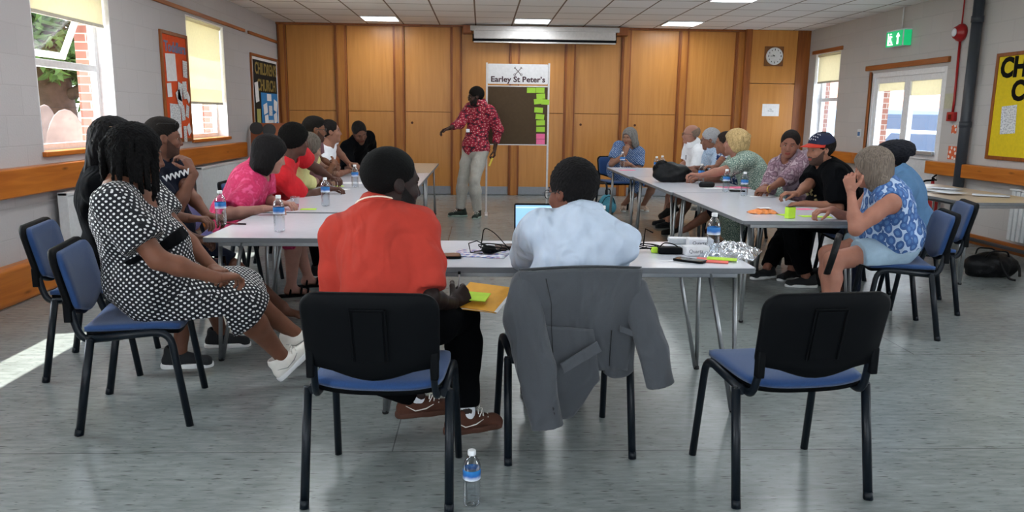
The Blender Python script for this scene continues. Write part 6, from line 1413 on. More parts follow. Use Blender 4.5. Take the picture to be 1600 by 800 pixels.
# black handbag, glasses case, small things on the right row
LEA = mat('black_soft_leather', '#07080b', 0.5, bump=0.3, bscale=90, spec=0.3)
r = empty('handbag', Zp(1050, 284, H), 0.1, label='large soft black handbag slumped on the right row of tables', cat='handbag')
pr_ = [ell((0, 0, 0.07), np.eye(3), (0.21, 0.12, 0.085), 0.05), ell((0.05, 0, 0.12), np.eye(3), (0.14, 0.09, 0.07), 0.05), cone((-0.15, 0, 0.14), (0.16, 0, 0.06), 0.06, 0.05, 0.05), cone((-0.12, 0, 0.17), (0.0, 0.0, 0.17), 0.035, 0.03, 0.05)]
V, Q = surf(pr_, 0.008, [((0, 0, 0.002), (0, 0, -1))]); V = wrinkle(V, 0.008, (28, 28, 24), 2.0); V[:, 2] = np.maximum(V[:, 2], 0.001); me = np_mesh('bag_body', [(V, Q, 0)], [LEA]); o = bpy.data.objects.new('bag_body', me); C.objects.link(o); o.parent = r
b = MB(); b.tube([(-0.13+0.065*math.cos(a), -0.03+0.01*math.cos(a), 0.185+0.038*math.sin(a)) for a in [2*math.pi*i/20 for i in range(20)]], 0.009, 8, closed=True); b.obj('bag_handle', LEA, r)
b = MB(); b.tube(arc_path([(0.15, 0, 0.08), (0.22, 0.0, 0.10), (0.30, 0.0, 0.012), (0.36, 0.03, 0.012)], 0.05), 0.008, 8); b.obj('bag_strap', LEA, r)
r = empty('glasses_case', Zp(1104, 293, H), 0.05, label='black glasses case on the right row in front of the blonde woman', cat='glasses case')
V, Q = surf([cone((-0.05, 0, 0.028), (0.05, 0, 0.028), 0.03, 0.03)], 0.005, [((0, 0, 0.001), (0, 0, -1))]); me = np_mesh('case_shell', [(V, Q, 0)], [LEA]); o = bpy.data.objects.new('case_shell', me); C.objects.link(o); o.parent = r
b = MB(); b.prism(rrect(-0.04, -0.07, 0.04, 0.07, 0.01), 2, 0, 0.01, 0.002); o = b.obj('phone', BLKP); o.location = Zp(1152, 299, H+.001); o.rotation_euler = (0, 0, 1.3); tag(o, 'black phone behind the bottles on the right row', 'phone')

# teal backpack
TEAL = mat('teal_canvas', '#3f8296', 0.85, bump=0.2, bscale=300)
r = empty('backpack', Zp(948, 334), 0.15, label='small teal backpack on the floor before the far table', cat='backpack')
V, Q = surf([ell((0, 0, 0.13), np.eye(3), (0.125, 0.085, 0.16), 0.04), ell((0, -0.02, 0.09), np.eye(3), (0.13, 0.09, 0.10), 0.04)], 0.008, [((0, 0, 0.004), (0, 0, -1))]); me = np_mesh('bag_body', [(V, Q, 0)], [TEAL]); o = bpy.data.objects.new('bag_body', me); C.objects.link(o); o.parent = r
V, Q = surf([ell((0, -0.09, 0.085), np.eye(3), (0.095, 0.04, 0.075), 0.03)], 0.007); me = np_mesh('front_pocket', [(V, Q, 0)], [TEAL]); o = bpy.data.objects.new('front_pocket', me); C.objects.link(o); o.parent = r
b = MB(); b.tube([(-0.1+0.0, -0.07, 0.16), (-0.06, -0.085, 0.24), (0.0, -0.075, 0.268), (0.06, -0.085, 0.24), (0.1, -0.07, 0.16)], 0.005, 6); b.obj('zip', BLKP, r)
b = MB(); b.tube(arc_path([(-0.03, 0.0, 0.28), (-0.03, 0.0, 0.36), (0.04, 0.0, 0.36), (0.04, 0.0, 0.28)], 0.04), 0.007, 6); b.obj('carry_handle', BLKP, r)
b = MB(); b.tube(arc_path([(-0.1, 0.03, 0.2), (-0.18, 0.0, 0.12), (-0.16, -0.03, 0.012), (-0.08, -0.02, 0.012)], 0.06), 0.010, 6); b.obj('shoulder_strap', mat('dark_teal_strap', '#1d3c48', 0.85), r)
# black holdall under side table
r = empty('holdall', Zp(1546, 431), 0.1, label='black holdall on the floor under the side table', cat='bag')
V, Q = surf([ell((0, 0, 0.10), np.eye(3), (0.23, 0.13, 0.125), 0.04), cone((-0.15, 0, 0.09), (0.15, 0, 0.09), 0.10, 0.10, 0.04)], 0.009, [((0, 0, 0.004), (0, 0, -1))]); V = wrinkle(V, 0.008, (24, 24, 24)); V[:, 2] = np.maximum(V[:, 2], 0.002); me = np_mesh('bag_body', [(V, Q, 0)], [LEA]); o = bpy.data.objects.new('bag_body', me); C.objects.link(o); o.parent = r
b = MB()
for s_ in (-1, 1): b.tube(arc_path([(-0.12, s_*0.06, 0.18), (-0.08, s_*0.09, 0.25), (0.08, s_*0.09, 0.24), (0.12, s_*0.06, 0.18)], 0.06), 0.008, 6)
b.obj('bag_handle', LEA, r)
b = MB(); b.tube(arc_path([(-0.02, -0.10, 0.19), (0.0, -0.16, 0.08), (0.03, -0.20, 0.01), (0.06, -0.24, 0.01)], 0.05), 0.010, 6); b.tube(arc_path([(0.18, -0.02, 0.17), (0.25, -0.05, 0.10), (0.22, -0.10, 0.01)], 0.05), 0.012, 6); b.obj('shoulder_strap', LEA, r)
# dark strap bag hanging by the leaf print woman's knee
r = empty('shoulder_bag', Zp(1283, 446), 0, label='black shoulder bag on the floor with its strap over a bare knee', cat='bag')
V, Q = surf([ell((0, 0, 0.075), np.eye(3), (0.13, 0.07, 0.085), 0.03)], 0.008, [((0, 0, 0.003), (0, 0, -1))]); me = np_mesh('bag_body', [(V, Q, 0)], [LEA]); o = bpy.data.objects.new('bag_body', me); C.objects.link(o); o.parent = r; o_ = Zp(1283, 446)
b = MB(); b.tube([Vector(p-o_) for p in (o_+v3(0, 0, 0.14), A(1292, 428, 4.68), A(1301, 402, 4.62), A(1309, 376, 4.62), A(1312, 366, 4.72))], 0.021, 8, squash=(1.0, 0.3)); b.obj('bag_strap', LEA, r)
# papers on the side table
R_ = random.Random(11)
for i in range(9):
    x, y = R_.uniform(4.28, 4.78), R_.uniform(6.75, 7.95); sheet('paper_sheet', (x, y, H+0.0022*i), 0.297, 0.21, R_.uniform(-1.5, 1.5), mat('printed_paper', '#d9dde4', 0.7), 'loose printed sheet among the papers on the side table', 'paper', 0.0016, 'papers spread on the side table')

# ------------------------------------------------------------------ display board with sign and sticky notes
Yb = 10.9; r = empty('display_board', (0.5, Yb, 0), label='free-standing display board with a brown felt panel and white header sign', cat='display board')
ALU = mat('white_aluminium', '#c8c4c4', 0.4, 0.2)
for x in (-0.43, 0.43):
    b = MB(); b.box((x-0.013, -0.013, 0.01), (x+0.013, 0.013, 2.11), 0.004); b.obj('post', ALU, r)
    b = MB(); b.box((x-0.02, -0.22, 0), (x+0.02, 0.22, 0.012), 0.004); b.obj('foot', ALU, r)
b = MB(); b.box((-0.415, -0.012, 0.995), (0.415, 0.012, 1.79), 0.002); b.obj('felt_panel', mat('brown_felt', '#4a3a28', 0.95, bump=0.2, bscale=400), r)
b = MB(); b.box((-0.417, -0.014, 0.985), (0.417, 0.014, 0.999), 0.002); b.box((-0.417, -0.014, 1.788), (0.417, 0.014, 1.803), 0.002); b.obj('panel_frame', ALU, r)
hb = MB().prism(rrect(-0.415, 1.825, 0.415, 2.095, 0.015), 1, -0.014, 0.01, 0.002).obj('header_sign', mat('white_sign', '#d6d4d6', 0.5), r)
DKR = mat('dark_purple_print', '#3c1a26', 0.6)
def serif_line(body, cx_, z, size, m, parent, y):
    o = text_obj('sign_text', body, size, m, parent, (cx_, y, z), (rad(90), 0, 0), 0.0006, bold=size*0.028, sx=1.0); return o
t = serif_line('Earley St Peter\u2019s', 0, 1.885, 0.104, DKR, hb, -0.0155)
# slab feet: thin bars under and over the letter stems give the bold serif look
t.scale = (1.0*0.75/max(0.01, t.dimensions.x), 1, 1)
b = MB()
for s_ in (-1, 1):                                        # crossed keys
    a0, a1 = Vector((s_*0.038, -0.015, 1.955)), Vector((-s_*0.036, -0.015, 2.035)); b.tube([a0*1.0, a1], 0.004, 6)
    b.tube([a0+Vector((s_*0.008+0.013*math.cos(a), 0, -0.004+0.013*math.sin(a))) for a in [2*math.pi*i/12 for i in range(12)]], 0.0035, 6, closed=True)
    for q_ in ((0, 0.0), (0.012, 0.004), (0.0, 0.014)): b.tube([a1+Vector((-s_*(q_[0]), 0, q_[1]-0.002)), a1+Vector((-s_*(q_[0]+0.008), 0, q_[1]+0.006))], 0.005, 6)
b.obj('crossed_keys_emblem', DKR, hb)
GN = mat('green_note', '#9ecb3c', 0.7); PN = mat('rose_note', '#ee6f9d', 0.7)
notes = [(830, 141, 0.12, 0), (844, 141, 0.12, 0), (845, 150.5, 0.12, -4), (841, 158.5, 0.12, -7), (852, 159.5, 0.11, 3), (841.5, 172, 0.12, 3), (843.5, 182.5, 0.12, 5), (844.5, 192, 0.12, -2), (844.5, 202, 0.12, 0), (844.5, 213, 0.12, 0), (844.5, 221.5, 0.12, 0)]
for i, (px, py, w, rot) in enumerate(notes):
    p = A(px, py, Yb-0.014); o = MB().box((-w/2, -0.0015, -0.036), (w/2, 0, 0.036)).obj('sticky_note', GN if i < 9 else PN); o.location = p+v3(0, -0.0018*(i % 2), 0); o.rotation_euler = (rad(3), rad(rot), 0)
    lbs = ['leftmost green note at the top of the display board', 'green note in the top right corner of the display board', 'green note just below the top pair on the board', 'tilted green note left of the overhanging one on the board', 'green note overhanging the right post of the board', 'green note fifth from the bottom of the board column', 'green note with a tilted top edge, mid column on the board', 'green note third above the pink ones on the board column', 'green note directly above the pink notes on the board', 'upper of the two pink notes on the display board', 'lower of the two pink notes on the display board']
    if i == 7: lbs[7] = 'green note second above the pink ones on the board column'
    tag(o, lbs[i], 'sticky note')

o = MB().box((-0.012, -0.001, -0.06), (0.012, 0.001, 0.06), 0).obj('paper_slip', mat('yellow_note', '#e6cf4a', 0.7)); o.location = A(767, 253, 10.56); o.rotation_euler = (0.1, rad(22), 0); tag(o, 'yellow paper slip held by the standing man in red', 'paper slip')
# projector screen case
r = empty('projector_screen', (1.06, YB-0.3, 2.72), label='white roll-up projector screen case under the ceiling', cat='projector screen')
b = MB(); b.box((-1.26, -0.06, 0.07), (1.26, 0.08, 0.15), 0.01); b.box((-1.2, -0.05, -0.06), (1.2, 0.06, 0.08), 0.012); b.obj('screen_case', mat('off_white_metal', '#c4bfbd', 0.5), r)
b = MB(); b.box((-1.22, -0.02, -0.10), (1.22, 0.05, 0.02), 0.004); b.obj('black_border', BLKP, r)
b = MB(); b.box((-1.2, -0.045, -0.125), (1.2, -0.02, -0.10), 0.004); b.obj('pull_bar', mat('off_white_metal', '#c4bfbd', 0.5), r)
b = MB(); b.box((-1.38, -0.03, 0.03), (-1.24, 0.28, 0.16), 0.004); b.box((1.22, -0.03, 0.03), (1.42, 0.28, 0.16), 0.004); b.obj('bracket_block', TRIMW, r)
# clock and notice on the cupboard
yy = YB-0.16; p = at(1209, 88, yy); r = empty('wall_clock', (p.x, yy, p.z), label='round white wall clock on a square wooden block', cat='clock')
b = MB(); b.box((-0.165, -0.02, -0.165), (0.165, 0, 0.165), 0.004); b.obj('wooden_block', wood('clock_block', '#6b4220', '#7f5127'), r)
b = MB(); b.lathe([(0.0, 0), (0.145, 0), (0.148, 0.02), (0.14, 0.04), (0.128, 0.03), (0.0, 0.03)], 40, caps=False); b.xf(Matrix.Translation((0, -0.02, 0)) @ Matrix.Rotation(rad(90), 4, 'X')); b.obj('clock_face', mat('clock_white', '#dcdcdc', 0.4), r)
b = MB()
for i in range(12):
    a = rad(30*i); l_ = 0.02 if i % 3 else 0.032; b.box((0.108*math.sin(a)-0.005, -0.055, 0.108*math.cos(a)-l_/2), (0.108*math.sin(a)+0.005, -0.051, 0.108*math.cos(a)+l_/2))
b.tube([(0, -0.057, 0), (-0.075, -0.057, -0.004)], 0.004, 5); b.tube([(0, -0.059, 0), (-0.04, -0.059, 0.02)], 0.005, 5); b.obj('clock_hand', BLKP, r)
p = at(1204, 172, yy); r = empty('notice', (p.x, yy-0.002, p.z), label='white A4 notice taped to the cupboard door below the clock', cat='notice'); MB().box((-0.15, 0, -0.105), (0.15, 0.002, 0.105)).obj('notice_paper', WHP, r)
text_obj('notice_text', 'No\nSmoking', 0.030, GRT, r, (0, -0.001, 0.0), (rad(90), 0, 0), 0.0004)

# ------------------------------------------------------------------ left wall: radiators, boards, folded tables
RADW = mat('white_enamel', '#d5d7d9', 0.4)
def radiator(y0, y1, label):
    r = empty('radiator', (XL+0.10, (y0+y1)/2, 0), label=label, cat='radiator'); h = (y1-y0)/2; b = MB()
    pts = [(-h, 0.0)]; n = int((y1-y0)/0.035)
    V = []
    for i in range(n*4+1):
        t = i/(n*4); V.append((-h+2*h*t, 0.006*math.cos(t*n*2*math.pi)))
    for (ya, xa), (yb2, xb) in zip(V, V[1:]):
        q_ = [b.bm.verts.new(p_) for p_ in ((0.02+xa, ya, 0.16), (0.02+xb, yb2, 0.16), (0.02+xb, yb2, 0.72), (0.02+xa, ya, 0.72))]; f_ = b.bm.faces.new(q_); f_.smooth = True
    b.box((-0.04, -h, 0.15), (0.012, h, 0.17), 0.004); b.box((-0.05, -h-0.01, 0.71), (0.03, h+0.01, 0.74), 0.006)
    b.box((-0.05, -h-0.01, 0.14), (0.03, -h, 0.74), 0.003); b.box((-0.05, h, 0.14), (0.03, h+0.01, 0.74), 0.003)
    b.obj('radiator_panel', RADW, r); MB().tube([(0, -h-0.03, 0.2), (0, -h-0.03, 0.0)], 0.010).obj('pipe', RADW, r)
radiator(6.35, 8.6, 'white panel radiator on the left wall under the nearest visible window')
radiator(9.4, 11.2, 'white panel radiator on the left wall under the second window')
rr_ = empty('radiator', (XR-0.06, 7.0, 0), label='white radiator low on the right wall under the yellow board', cat='radiator')
b = MB()
for i in range(26): b.box((-0.03, -0.9+i*0.07, 0.15), (0.02, -0.9+i*0.07+0.058, 0.68), 0.008, 1)
b.box((-0.04, -0.92, 0.68), (0.03, 0.93, 0.7), 0.004); b.obj('radiator_panel', RADW, rr_)
def board(name, X, s, y0, y1, z0, z1, back, frame_m, label, cat='notice board'):
    r = empty(name, (X, (y0+y1)/2, (z0+z1)/2), label=label, cat=cat); Y, Z = (y1-y0)/2, (z1-z0)/2
    MB().box((min(0, s*0.012), -Y+.02, -Z+.02), (max(0, s*0.012), Y-.02, Z-.02)).obj('board_panel', back, r)
    b = MB()
    for lo, hi in (((-Y, -Z), (-Y+0.04, Z)), ((Y-0.04, -Z), (Y, Z)), ((-Y+.04, -Z), (Y-.04, -Z+0.04)), ((-Y+.04, Z-0.04), (Y-.04, Z))): b.box((min(0, s*0.025), lo[0], lo[1]), (max(0, s*0.025), hi[0], hi[1]), 0.004)
    b.obj('board_frame', frame_m, r); return r, Y, Z
# orange toddlers board
r, Y, Z = board('notice_board', XL, 1, 8.70, 9.47, 1.05, 2.27, mat('orange_paper', '#d94f1c', 0.8), TRIMW, 'orange notice board with papers between the two left windows')
T_ = text_obj('board_title', 'Toddlers', 0.16, mat('grey_blue_print', '#6d7596', 0.6), r, (0.014, 0.02, Z-0.17), (rad(90), 0, rad(90)), 0.002, bold=0.004); T_.scale = (0.62/T_.dimensions.x, 1, 1)
R_ = random.Random(2)
def papers(par, lst, s, mats):
    for i, (y, z, w, h, rot, mi) in enumerate(lst):
        o = MB().box((0, -w/2, -h/2), (s*0.002, w/2, h/2) if s > 0 else (0.002, w/2, h/2)).obj('pinned_paper', mats[mi], par); o.location = (s*(0.0175+0.0022*(i % 5)), y, z); o.rotation_euler = (rad(rot), 0, 0)
PRT = cells('printed_sheet', [(0, '#6a6f7a'), (0.12, '#b9bcc2'), (0.3, '#dcdde0')], 42, rough=0.7)
papers(r, [(-0.14, 0.22, 0.28, 0.30, 3, 0), (0.26, 0.22, 0.13, 0.19, -3, 1), (-0.24, -0.03, 0.12, 0.15, 4, 0), (0.06, -0.04, 0.13, 0.2, -12, 1), (0.20, -0.02, 0.12, 0.2, 3, 1), (-0.1, -0.33, 0.3, 0.3, -2, 1), (0.12, -0.28, 0.10, 0.17, 6, 1), (0.25, -0.26, 0.09, 0.14, -18, 1), (0.02, -0.12, 0.12, 0.2, 25, 1), (0.13, -0.52, 0.09, 0.18, 0, 1), (0.28, -0.47, 0.10, 0.12, 30, 0), (-0.06, -0.50, 0.2, 0.12, 0, 0), (0.30, -0.1, 0.08, 0.12, 40, 0)], 1, [WHP, PRT])
# black children's board
r, Y, Z = board('notice_board', XL, 1, 12.0, 13.55, 1.13, 2.28, mat('black_paper', '#15130f', 0.9), TRIMW, 'black notice board with gold lettering near the left corner')
GOLD = mat('gold_print', '#8d7a3c', 0.6)
for i, (tx, zz, hh) in enumerate((("CHILDREN'S", Z-0.22, 0.25), ('CHURCH', Z-0.47, 0.25))):
    T_ = text_obj('board_title', tx, hh*1.25, GOLD, r, (0.014, 0.05, zz), (rad(90), 0, rad(90)), 0.002, bold=0.006); T_.scale = (1.25/T_.dimensions.x if i == 0 else 1.05/T_.dimensions.x, 0.8, 1)
b = MB(); b.box((0.012, -0.75, Z-0.085), (0.014, 0.73, Z-0.045)); b.obj('border_strip', WHP, r)
b = MB(); b.box((0.012, 0.68, -Z+0.05), (0.014, 0.73, Z-0.05)); b.box((0.012, -0.73, -Z+0.05), (0.014, -0.68, Z-0.05)); b.obj('border_strip', WHP, r)
MB().box((0.013, -0.30, -Z+0.05), (0.016, 0.66, 0.0)).obj('blue_backing', mat('blue_paper', '#2a7fc0', 0.8), r)
papers(r, [(0.15, -0.07, 0.25, 0.11, 0, 0), (-0.1, -0.25, 0.22, 0.16, 10, 0), (0.5, -0.2, 0.2, 0.18, -12, 0), (0.18, -0.28, 0.2, 0.16, 0, 1), (-0.08, -0.43, 0.2, 0.16, 5, 0), (0.5, -0.4, 0.2, 0.16, 12, 0), (0.2, -0.48, 0.3, 0.1, 0, 1), (-0.55, 0.0, 0.18, 0.3, 8, 0), (-0.5, -0.38, 0.2, 0.25, 0, 2)], 1, [WHP, PRT, mat('yellow_green_paper', '#a3a25c', 0.8)])
# yellow board on the right
r, Y, Z = board('notice_board', XR, -1, 6.2, 8.52, 0.98, 2.13, mat('yellow_paper', '#e0c416', 0.8), TRIMW, 'yellow notice board with large black letters on the right wall')
for tx, yy_, zz in (("CHILDREN'S", 1.08, Z-0.17), ('CHURCH', 0.86, Z-0.42)):
    T_ = text_obj('board_title', tx, 0.29, BLKP, r, (-0.014, yy_, zz), (rad(90), 0, rad(-90)), 0.003, bold=0.012, align='LEFT')
MB().box((-0.016, -Y+0.05, -Z+0.05), (-0.013, 0.50, Z-0.62)).obj('white_backing', WHP, r)
papers(r, [(0.85, -0.14, 0.24, 0.30, -4, 1), (0.2, -0.1, 0.3, 0.3, 3, 1), (-0.4, -0.1, 0.3, 0.4, 0, 1)], -1, [WHP, PRT])
# folded brown tables leaning in the corner
BRD = mat('brown_board', '#9a5430', 0.6); 
for i, (x0, x1, y0, z1, lab) in enumerate(((-3.46, -2.5, 11.62, 1.25, 'folded brown table top leaning in the left corner, tucked behind the other'), (-3.22, -2.1, 11.42, 1.23, 'folded brown table top leaning in the left corner, the front one'))):
    r = empty('folded_table', ((x0+x1)/2, y0, 0), rad(-4), label=lab, cat='folded table'); h = (x1-x0)/2
    b = MB(); b.prism(rrect(-h, 0.0, h, z1, 0.06), 1, 0, 0.03, 0.004); b.bm.transform(Matrix.Rotation(rad(-6), 4, 'X')); b.obj('tabletop', BRD, r)
    for s_ in (-1, 1):
        b = MB(); b.prism(rrect(s_*(h-0.09)-0.10, z1-0.17, s_*(h-0.09)+0.10, z1+0.008, 0.085), 1, -0.005, 0.034, 0.003); b.bm.transform(Matrix.Rotation(rad(-6), 4, 'X')); b.obj('corner_cap', mat('charcoal_plastic', '#38383a', 0.6), r)

# ------------------------------------------------------------------ right wall fittings
def onR(px, py): p = atx(px, py, XR); return p
p = onR(1411, 61); r = empty('exit_sign', (XR-0.06, p.y, p.z), label='green illuminated running man exit sign on the right wall', cat='exit sign')
EXG = mat('exit_green', '#10965a', 0.4, var=0.0, emit=0.9); EXW = mat('exit_white', '#e8fff2', 0.4, var=0.0, emit=1.6)
r.rotation_euler = (0, 0, 0)
MB().box((-0.06, -0.22, -0.10), (0.06, 0.22, 0.12), 0.008).obj('sign_housing', RADW, r)
for sx_ in (-1,):
    b = MB(); b.box((-0.066, -0.205, -0.10), (-0.061, 0.205, 0.10)); b.box((-0.05, -0.2265, -0.10), (0.05, -0.221, 0.10)); b.obj('sign_face', EXG, r)
    b = MB(); X_ = -0.0685
    b.prism([(-0.10, 0.075), (-0.15, 0.02), (-0.118, 0.02), (-0.118, -0.075), (-0.082, -0.075), (-0.082, 0.02), (-0.05, 0.02)], 0, X_, X_+0.002)
    b.prism([(0.02, -0.08), (0.16, -0.08), (0.16, 0.08), (0.145, 0.08), (0.145, -0.065), (0.02, -0.065)], 0, X_, X_+0.002)
    b.tube([(X_, 0.10, 0.06), (X_, 0.102, 0.06)], 0.001); b.lathe([(0, 0)]*1+[(0.0001, 0)], 4, (X_, 0.1, 0.05), caps=False)
    for P2, w2 in (([(0.085, 0.045), (0.095, 0.0)], 0.016), ([(0.085, 0.03), (0.125, 0.015)], 0.009), ([(0.09, 0.03), (0.05, 0.03)], 0.009), ([(0.095, 0.0), (0.12, -0.03), (0.135, -0.06)], 0.011), ([(0.095, 0.0), (0.07, -0.03), (0.045, -0.055)], 0.011)): b.tube([(X_, a, c_) for a, c_ in P2], w2, 6, squash=(0.12, 1) if False else (1, 1))
    b.tube([(X_-0.001, 0.08, 0.062), (X_-0.001, 0.081, 0.072)], 0.013, 8); b.obj('running_man', EXW, r)
MB().tube([(0.03, 0, 0.12), (0.03, 0, ZC-p.z)], 0.008).obj('conduit', RADW, r)
p = onR(1504, 51); r = empty('fire_alarm_bell', (XR, p.y, p.z), label='round red fire alarm sounder high on the right wall', cat='fire alarm')
REDP = mat('red_plastic', '#a3191c', 0.35)
b = MB(); b.lathe([(0.0, 0), (0.10, 0), (0.105, 0.02), (0.095, 0.05), (0.075, 0.06), (0.07, 0.09), (0.0, 0.10)], 32, caps=False); b.xf(Matrix.Rotation(rad(-90), 4, 'Y')); b.obj('bell_body', REDP, r)
b = MB(); b.lathe([(0.0, 0.095), (0.045, 0.098), (0.05, 0.105), (0.03, 0.115), (0, 0.118)], 24, caps=False); b.xf(Matrix.Rotation(rad(-90), 4, 'Y')); b.obj('bell_lens', WHITEC, r)
p2 = onR(1490, 183); b = MB(); b.tube([(XR-0.02, p.y, p.z-0.08), (XR-0.02, p.y-0.02, p2.z+0.2), (XR-0.02, p2.y, p2.z+0.04)], 0.014); b.tube([(XR-0.02, p.y, p.z+0.08), (XR-0.02, p.y, ZC)], 0.008); tag(b.obj('alarm_conduit', REDP), 'red conduit between the fire alarm and the call point', 'conduit')
r = empty('fire_call_point', (XR, p2.y, p2.z), label='red fire call point box beside the glazed door', cat='fire call point'); MB().box((-0.05, -0.07, -0.05), (0, 0.07, 0.06), 0.008).obj('call_point_box', REDP, r); MB().box((-0.053, -0.03, -0.03), (-0.05, 0.03, 0.03)).obj('break_glass', mat('dark_red_glass', '#5a1012', 0.2), r)
SGN = cells('red_white_sign', [(0, '#e8ddd6'), (0.3, '#d8663c')], 16, rough=0.6)
for px, py, w, h, lb in ((1491, 202, 0.10, 0.10, 'small red and white fire sign below the call point'), (1490, 239, 0.22, 0.16, 'larger red and white fire sign above the wooden rail')):
    p = onR(px, py); b = MB().box((-0.004, -w/2, -h/2), (0, w/2, h/2)); o = b.obj('fire_sign', SGN); o.location = (XR, p.y, p.z); tag(o, lb, 'sign')
p = onR(1484, 158); b = MB().box((-0.004, -0.1, -0.09), (0, 0.1, 0.09)); o = b.obj('wall_notice', mat('cream_notice', '#b9b69c', 0.7)); o.location = (XR, p.y, p.z); tag(o, 'small cream notice right of the glazed door', 'notice')
p = onR(1343, 207); r = empty('wall_switch', (XR, p.y, p.z), label='blue and white switch plate left of the glazed door', cat='switch'); MB().box((-0.01, -0.05, -0.07), (0, 0.05, 0.05), 0.003).obj('switch_plate', RADW, r); MB().box((-0.013, -0.035, -0.05), (-0.01, 0.035, 0.01)).obj('blue_sticker', mat('blue_sticker', '#3b6aa0', 0.5), r)
# drain pipe and small conduits
r = empty('drain_pipe', (XR-0.08, 8.85, 0), label='dark grey vertical drain pipe on the right wall', cat='pipe')
PIPE = mat('dark_grey_pipe', '#34383f', 0.4); b = MB(); b.tube([(0, 0, 0), (0, 0, ZC)], 0.058, 20); b.obj('pipe_run', PIPE, r)
for z in (0.12, 1.32, 2.5): MB().tube([(0, 0, z), (0, 0, z+0.07)], 0.066, 20).obj('pipe_collar', PIPE, r)
tag(MB().tube([(XR-0.06, 8.75, 0.06), (XR-0.06, 6.0, 0.06)], 0.02).obj('skirting_pipe', PIPE), 'grey pipe running along the foot of the right wall', 'pipe')
# fire extinguisher
p = Zp(1468, 352, 0.0); r = empty('fire_extinguisher', (XR-0.12, 9.3, 0), label='red fire extinguisher on the right wall behind the side table', cat='fire extinguisher')
b = MB(); b.lathe([(0.0, 0.12), (0.075, 0.12), (0.082, 0.14), (0.082, 0.54), (0.06, 0.60), (0.02, 0.63), (0.02, 0.66)], 28); b.obj('cylinder', REDP, r)
b = MB(); b.lathe([(0.083, 0.12), (0.084, 0.125), (0.084, 0.17), (0.083, 0.175)], 28, caps=False); b.obj('base_ring', BLKP, r); b = MB(); b.tube([(0, 0, 0.65), (0, 0, 0.70)], 0.018); b.tube([(0, 0.02, 0.70), (-0.02, -0.09, 0.74)], 0.010); b.tube([(0, 0.02, 0.68), (-0.02, -0.10, 0.68)], 0.010); b.obj('valve_handle', BLKP, r)
b = MB(); b.tube(arc_path([(0, 0, 0.67), (-0.10, 0.05, 0.66), (-0.11, 0.04, 0.35), (-0.10, 0.03, 0.25)], 0.05), 0.012); b.obj('hose', BLKP, r)
b = MB(); b.box((-0.088, -0.05, 0.28), (-0.080, 0.05, 0.44), 0.003); b.obj('instruction_label', WHP, r)
MB().box((0.06, -0.03, 0.4), (0.118, 0.03, 0.5)).obj('wall_bracket', BLKP, r)

# ------------------------------------------------------------------ outside
GRASS = mat('dry_lawn', '#6f7d42', 0.95, var=0.3, scale=3); TAR = mat('pale_tarmac', '#c2bfba', 0.9)
MB().box((-60, -30, -0.35), (XL-0.3, 60, -0.25)).obj('ground_outside', GRASS, kind='structure')
MB().box((-7.0, -30, -0.34), (XL-0.34, 60, -0.22)).obj('ground_bounce_strip', mat('pale_bounce', '#d6d2ca', 0.9), kind='structure')  # unseen pale strip added to bounce sunlight up through the windows
MB().box((XR+0.3, -30, -0.35), (60, 60, -0.25)).obj('ground_paving', TAR, kind='structure')
BARK = mat('brown_bark', '#3f2e26', 0.95, var=0.3, scale=12, bump=0.8, bscale=20); 
LFM = mat('fir_leaves', '#46602e', 0.8, var=0.5, scale=3)
def tree(loc, h, rad_, n, label, seed, drop=0.3):
    R_ = random.Random(seed); r = empty('yew_tree', loc, label=label, cat='tree')
    b = MB(); b.tube([(0, 0, 0), (0.05, 0, h*0.25), (-0.05, 0.05, h*0.5), (0, 0, h*0.8)], [0.42, 0.33, 0.26, 0.1], 14)
    for i in range(6): a = i*1.05; z = h*(0.3+0.06*i); b.tube([(0, 0, z), (rad_*0.5*math.cos(a), rad_*0.5*math.sin(a), z+0.5), (rad_*0.8*math.cos(a), rad_*0.8*math.sin(a), z+0.3)], [0.12, 0.07, 0.03], 8)
    b.obj('trunk', BARK, r)
    V = np.zeros((n*4, 3)); 
    for i in range(n):
        a = R_.uniform(0, 2*math.pi); ph = R_.uniform(-1, 1); q_ = rad_*(R_.uniform(0.45, 1)); c_ = Vector((q_*math.cos(a)*math.sqrt(1-ph*ph), q_*math.sin(a)*math.sqrt(1-ph*ph), h*0.62+ph*h*drop*(0.9+0.2*math.sin(5*a))))
        u_ = Vector((R_.uniform(-1, 1), R_.uniform(-1, 1), R_.uniform(-0.6, 0.3))).normalized(); w_ = u_.cross(Vector((R_.uniform(-1, 1), R_.uniform(-1, 1), 1))).normalized(); l_, t_ = R_.uniform(0.16, 0.32), R_.uniform(0.03, 0.06)
        V[i*4:i*4+4] = [c_-w_*t_, c_+u_*l_*0.5-w_*t_*1.3, c_+u_*l_, c_+w_*t_]
    me = np_mesh('foliage', [(V, np.arange(n*4).reshape(-1, 4), 0)], [LFM], False); o = bpy.data.objects.new('foliage', me); C.objects.link(o); o.parent = r
tree((-7.6, 14.2, -0.25), 6.0, 2.6, 9000, 'spreading yew tree outside the left window', 1, 0.24)
tree((-10.5, 19.5, -0.25), 7.5, 3.4, 7000, 'farther evergreen behind the yew outside the left window', 2, 0.36)
tree((-7.0, 25.5, -0.25), 5.0, 2.4, 4500, 'evergreen outside the second left window', 3, 0.36)
STN = mat('pinkish_gravestone', '#85736c', 0.9, var=0.15, scale=8)
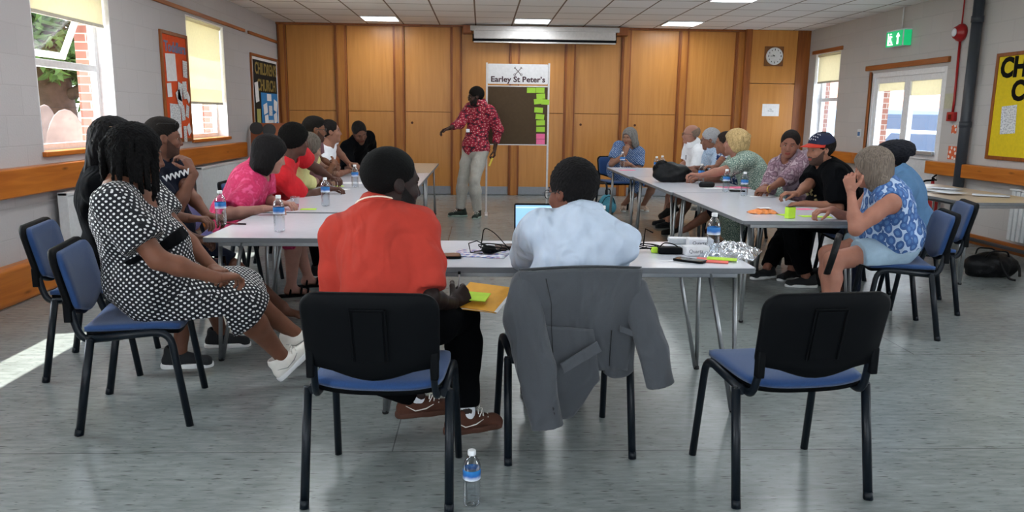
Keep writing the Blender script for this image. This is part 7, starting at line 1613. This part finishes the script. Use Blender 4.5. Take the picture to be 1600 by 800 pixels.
def gravestone(x, y, w, h, label, ang):
    r = empty('gravestone', (x, y, -0.25), ang, label=label, cat='gravestone'); pts = [(-w/2, 0), (w/2, 0), (w/2, h*0.62)]
    for i in range(1, 12): a = math.pi*i/12; pts.append((w/2*math.cos(a), h*0.62+(h*0.38)*math.sin(a)))
    pts.append((-w/2, h*0.62)); MB().prism(pts, 1, -0.06, 0.06, 0.012).obj('stone_slab', STN, r); MB().box((-w/2-0.08, -0.14, 0), (w/2+0.08, 0.14, 0.12), 0.02).obj('stone_plinth', STN, r)
p = at(105, 215, 10.6); gravestone(p.x, p.y, 0.52, 1.66, 'round-topped pinkish gravestone right outside the left window', 0.5)
p = at(74, 215, 10.9); gravestone(p.x, p.y, 0.36, 1.72, 'grey-pink gravestone at the left edge of the left window', 0.5)
def car(loc, rz, m, label, van=False, sc=1.0):
    r = empty('car' if not van else 'van', loc, rz, label=label, cat='car' if not van else 'van'); L, W = (4.3, 1.75) if not van else (5.2, 1.95)
    if van: prof = [(-L/2, 0.35), (L/2, 0.35), (L/2, 0.9), (L/2-0.35, 1.15), (L/2-1.0, 1.95), (-L/2+0.05, 2.0), (-L/2, 1.9)]; cab = [(L/2-1.55, 1.2), (L/2-0.55, 1.2), (L/2-1.05, 1.8), (L/2-1.55, 1.8)]
    else: prof = [(-L/2, 0.35), (L/2, 0.35), (L/2, 0.7), (L/2-0.9, 0.92), (L/2-1.5, 1.4), (-L/2+0.8, 1.45), (-L/2+0.15, 0.98), (-L/2, 0.9)]; cab = [(-L/2+0.55, 0.98), (L/2-1.15, 0.96), (L/2-1.6, 1.33), (-L/2+0.9, 1.37)]
    b = MB(); b.prism(prof, 1, -W/2, W/2, 0.09, 3); b.obj('car_body', m, r)
    b = MB(); b.prism(cab, 1, -W/2-0.01, -W/2+0.04, 0.01); b.prism(cab, 1, W/2-0.04, W/2+0.01, 0.01); 
    if van: b.prism([(-L/2+0.3, 1.2), (L/2-1.75, 1.2), (L/2-1.75, 1.8), (-L/2+0.3, 1.8)], 1, -W/2-0.01, -W/2+0.04, 0.01)
    b.obj('car_window', mat('dark_car_glass', '#33435a', 0.1), r)
    for x in (-L/2+0.85, L/2-0.85):
        for s_ in (-1, 1): b = MB(); b.tube([(x, s_*(W/2-0.2), 0.33), (x, s_*(W/2+0.01), 0.33)], 0.33, 24); b.obj('wheel', RUB, r)
WCAR = mat('white_car_paint', '#e6e8ea', 0.25); GCAR = mat('silver_blue_paint', '#6f86a8', 0.3)
car((-12.2, 22.6, -0.25), rad(100), WCAR, 'white car seen through the left window under the tree')
car((12.6, 22.0, -0.25), rad(8), GCAR, 'silver blue van outside the glazed door', van=True)
car((10.0, 17.6, -0.25), rad(8), WCAR, 'white car outside the glazed door, in front of the van')
r = empty('house', (30, 46, -0.25), rad(-25), label='red brick house across the street, outside the right window', cat='building')
MB().box((-9, -4, 0), (9, 4, 5.5)).obj('house_wall', mat('pale_brickwork', '#c98f7c', 0.9, var=0.2, scale=6), r); MB().prism([(-4.4, 5.5), (4.4, 5.5), (0, 8.2)], 0, -9.3, 9.3).obj('house_roof', mat('roof_tiles', '#8f5b48', 0.8), r)
for x in (-6, -2, 2, 6): MB().box((x-0.6, -4.05, 3.2), (x+0.6, -3.95, 4.6)).obj('house_window', UPVC, r)
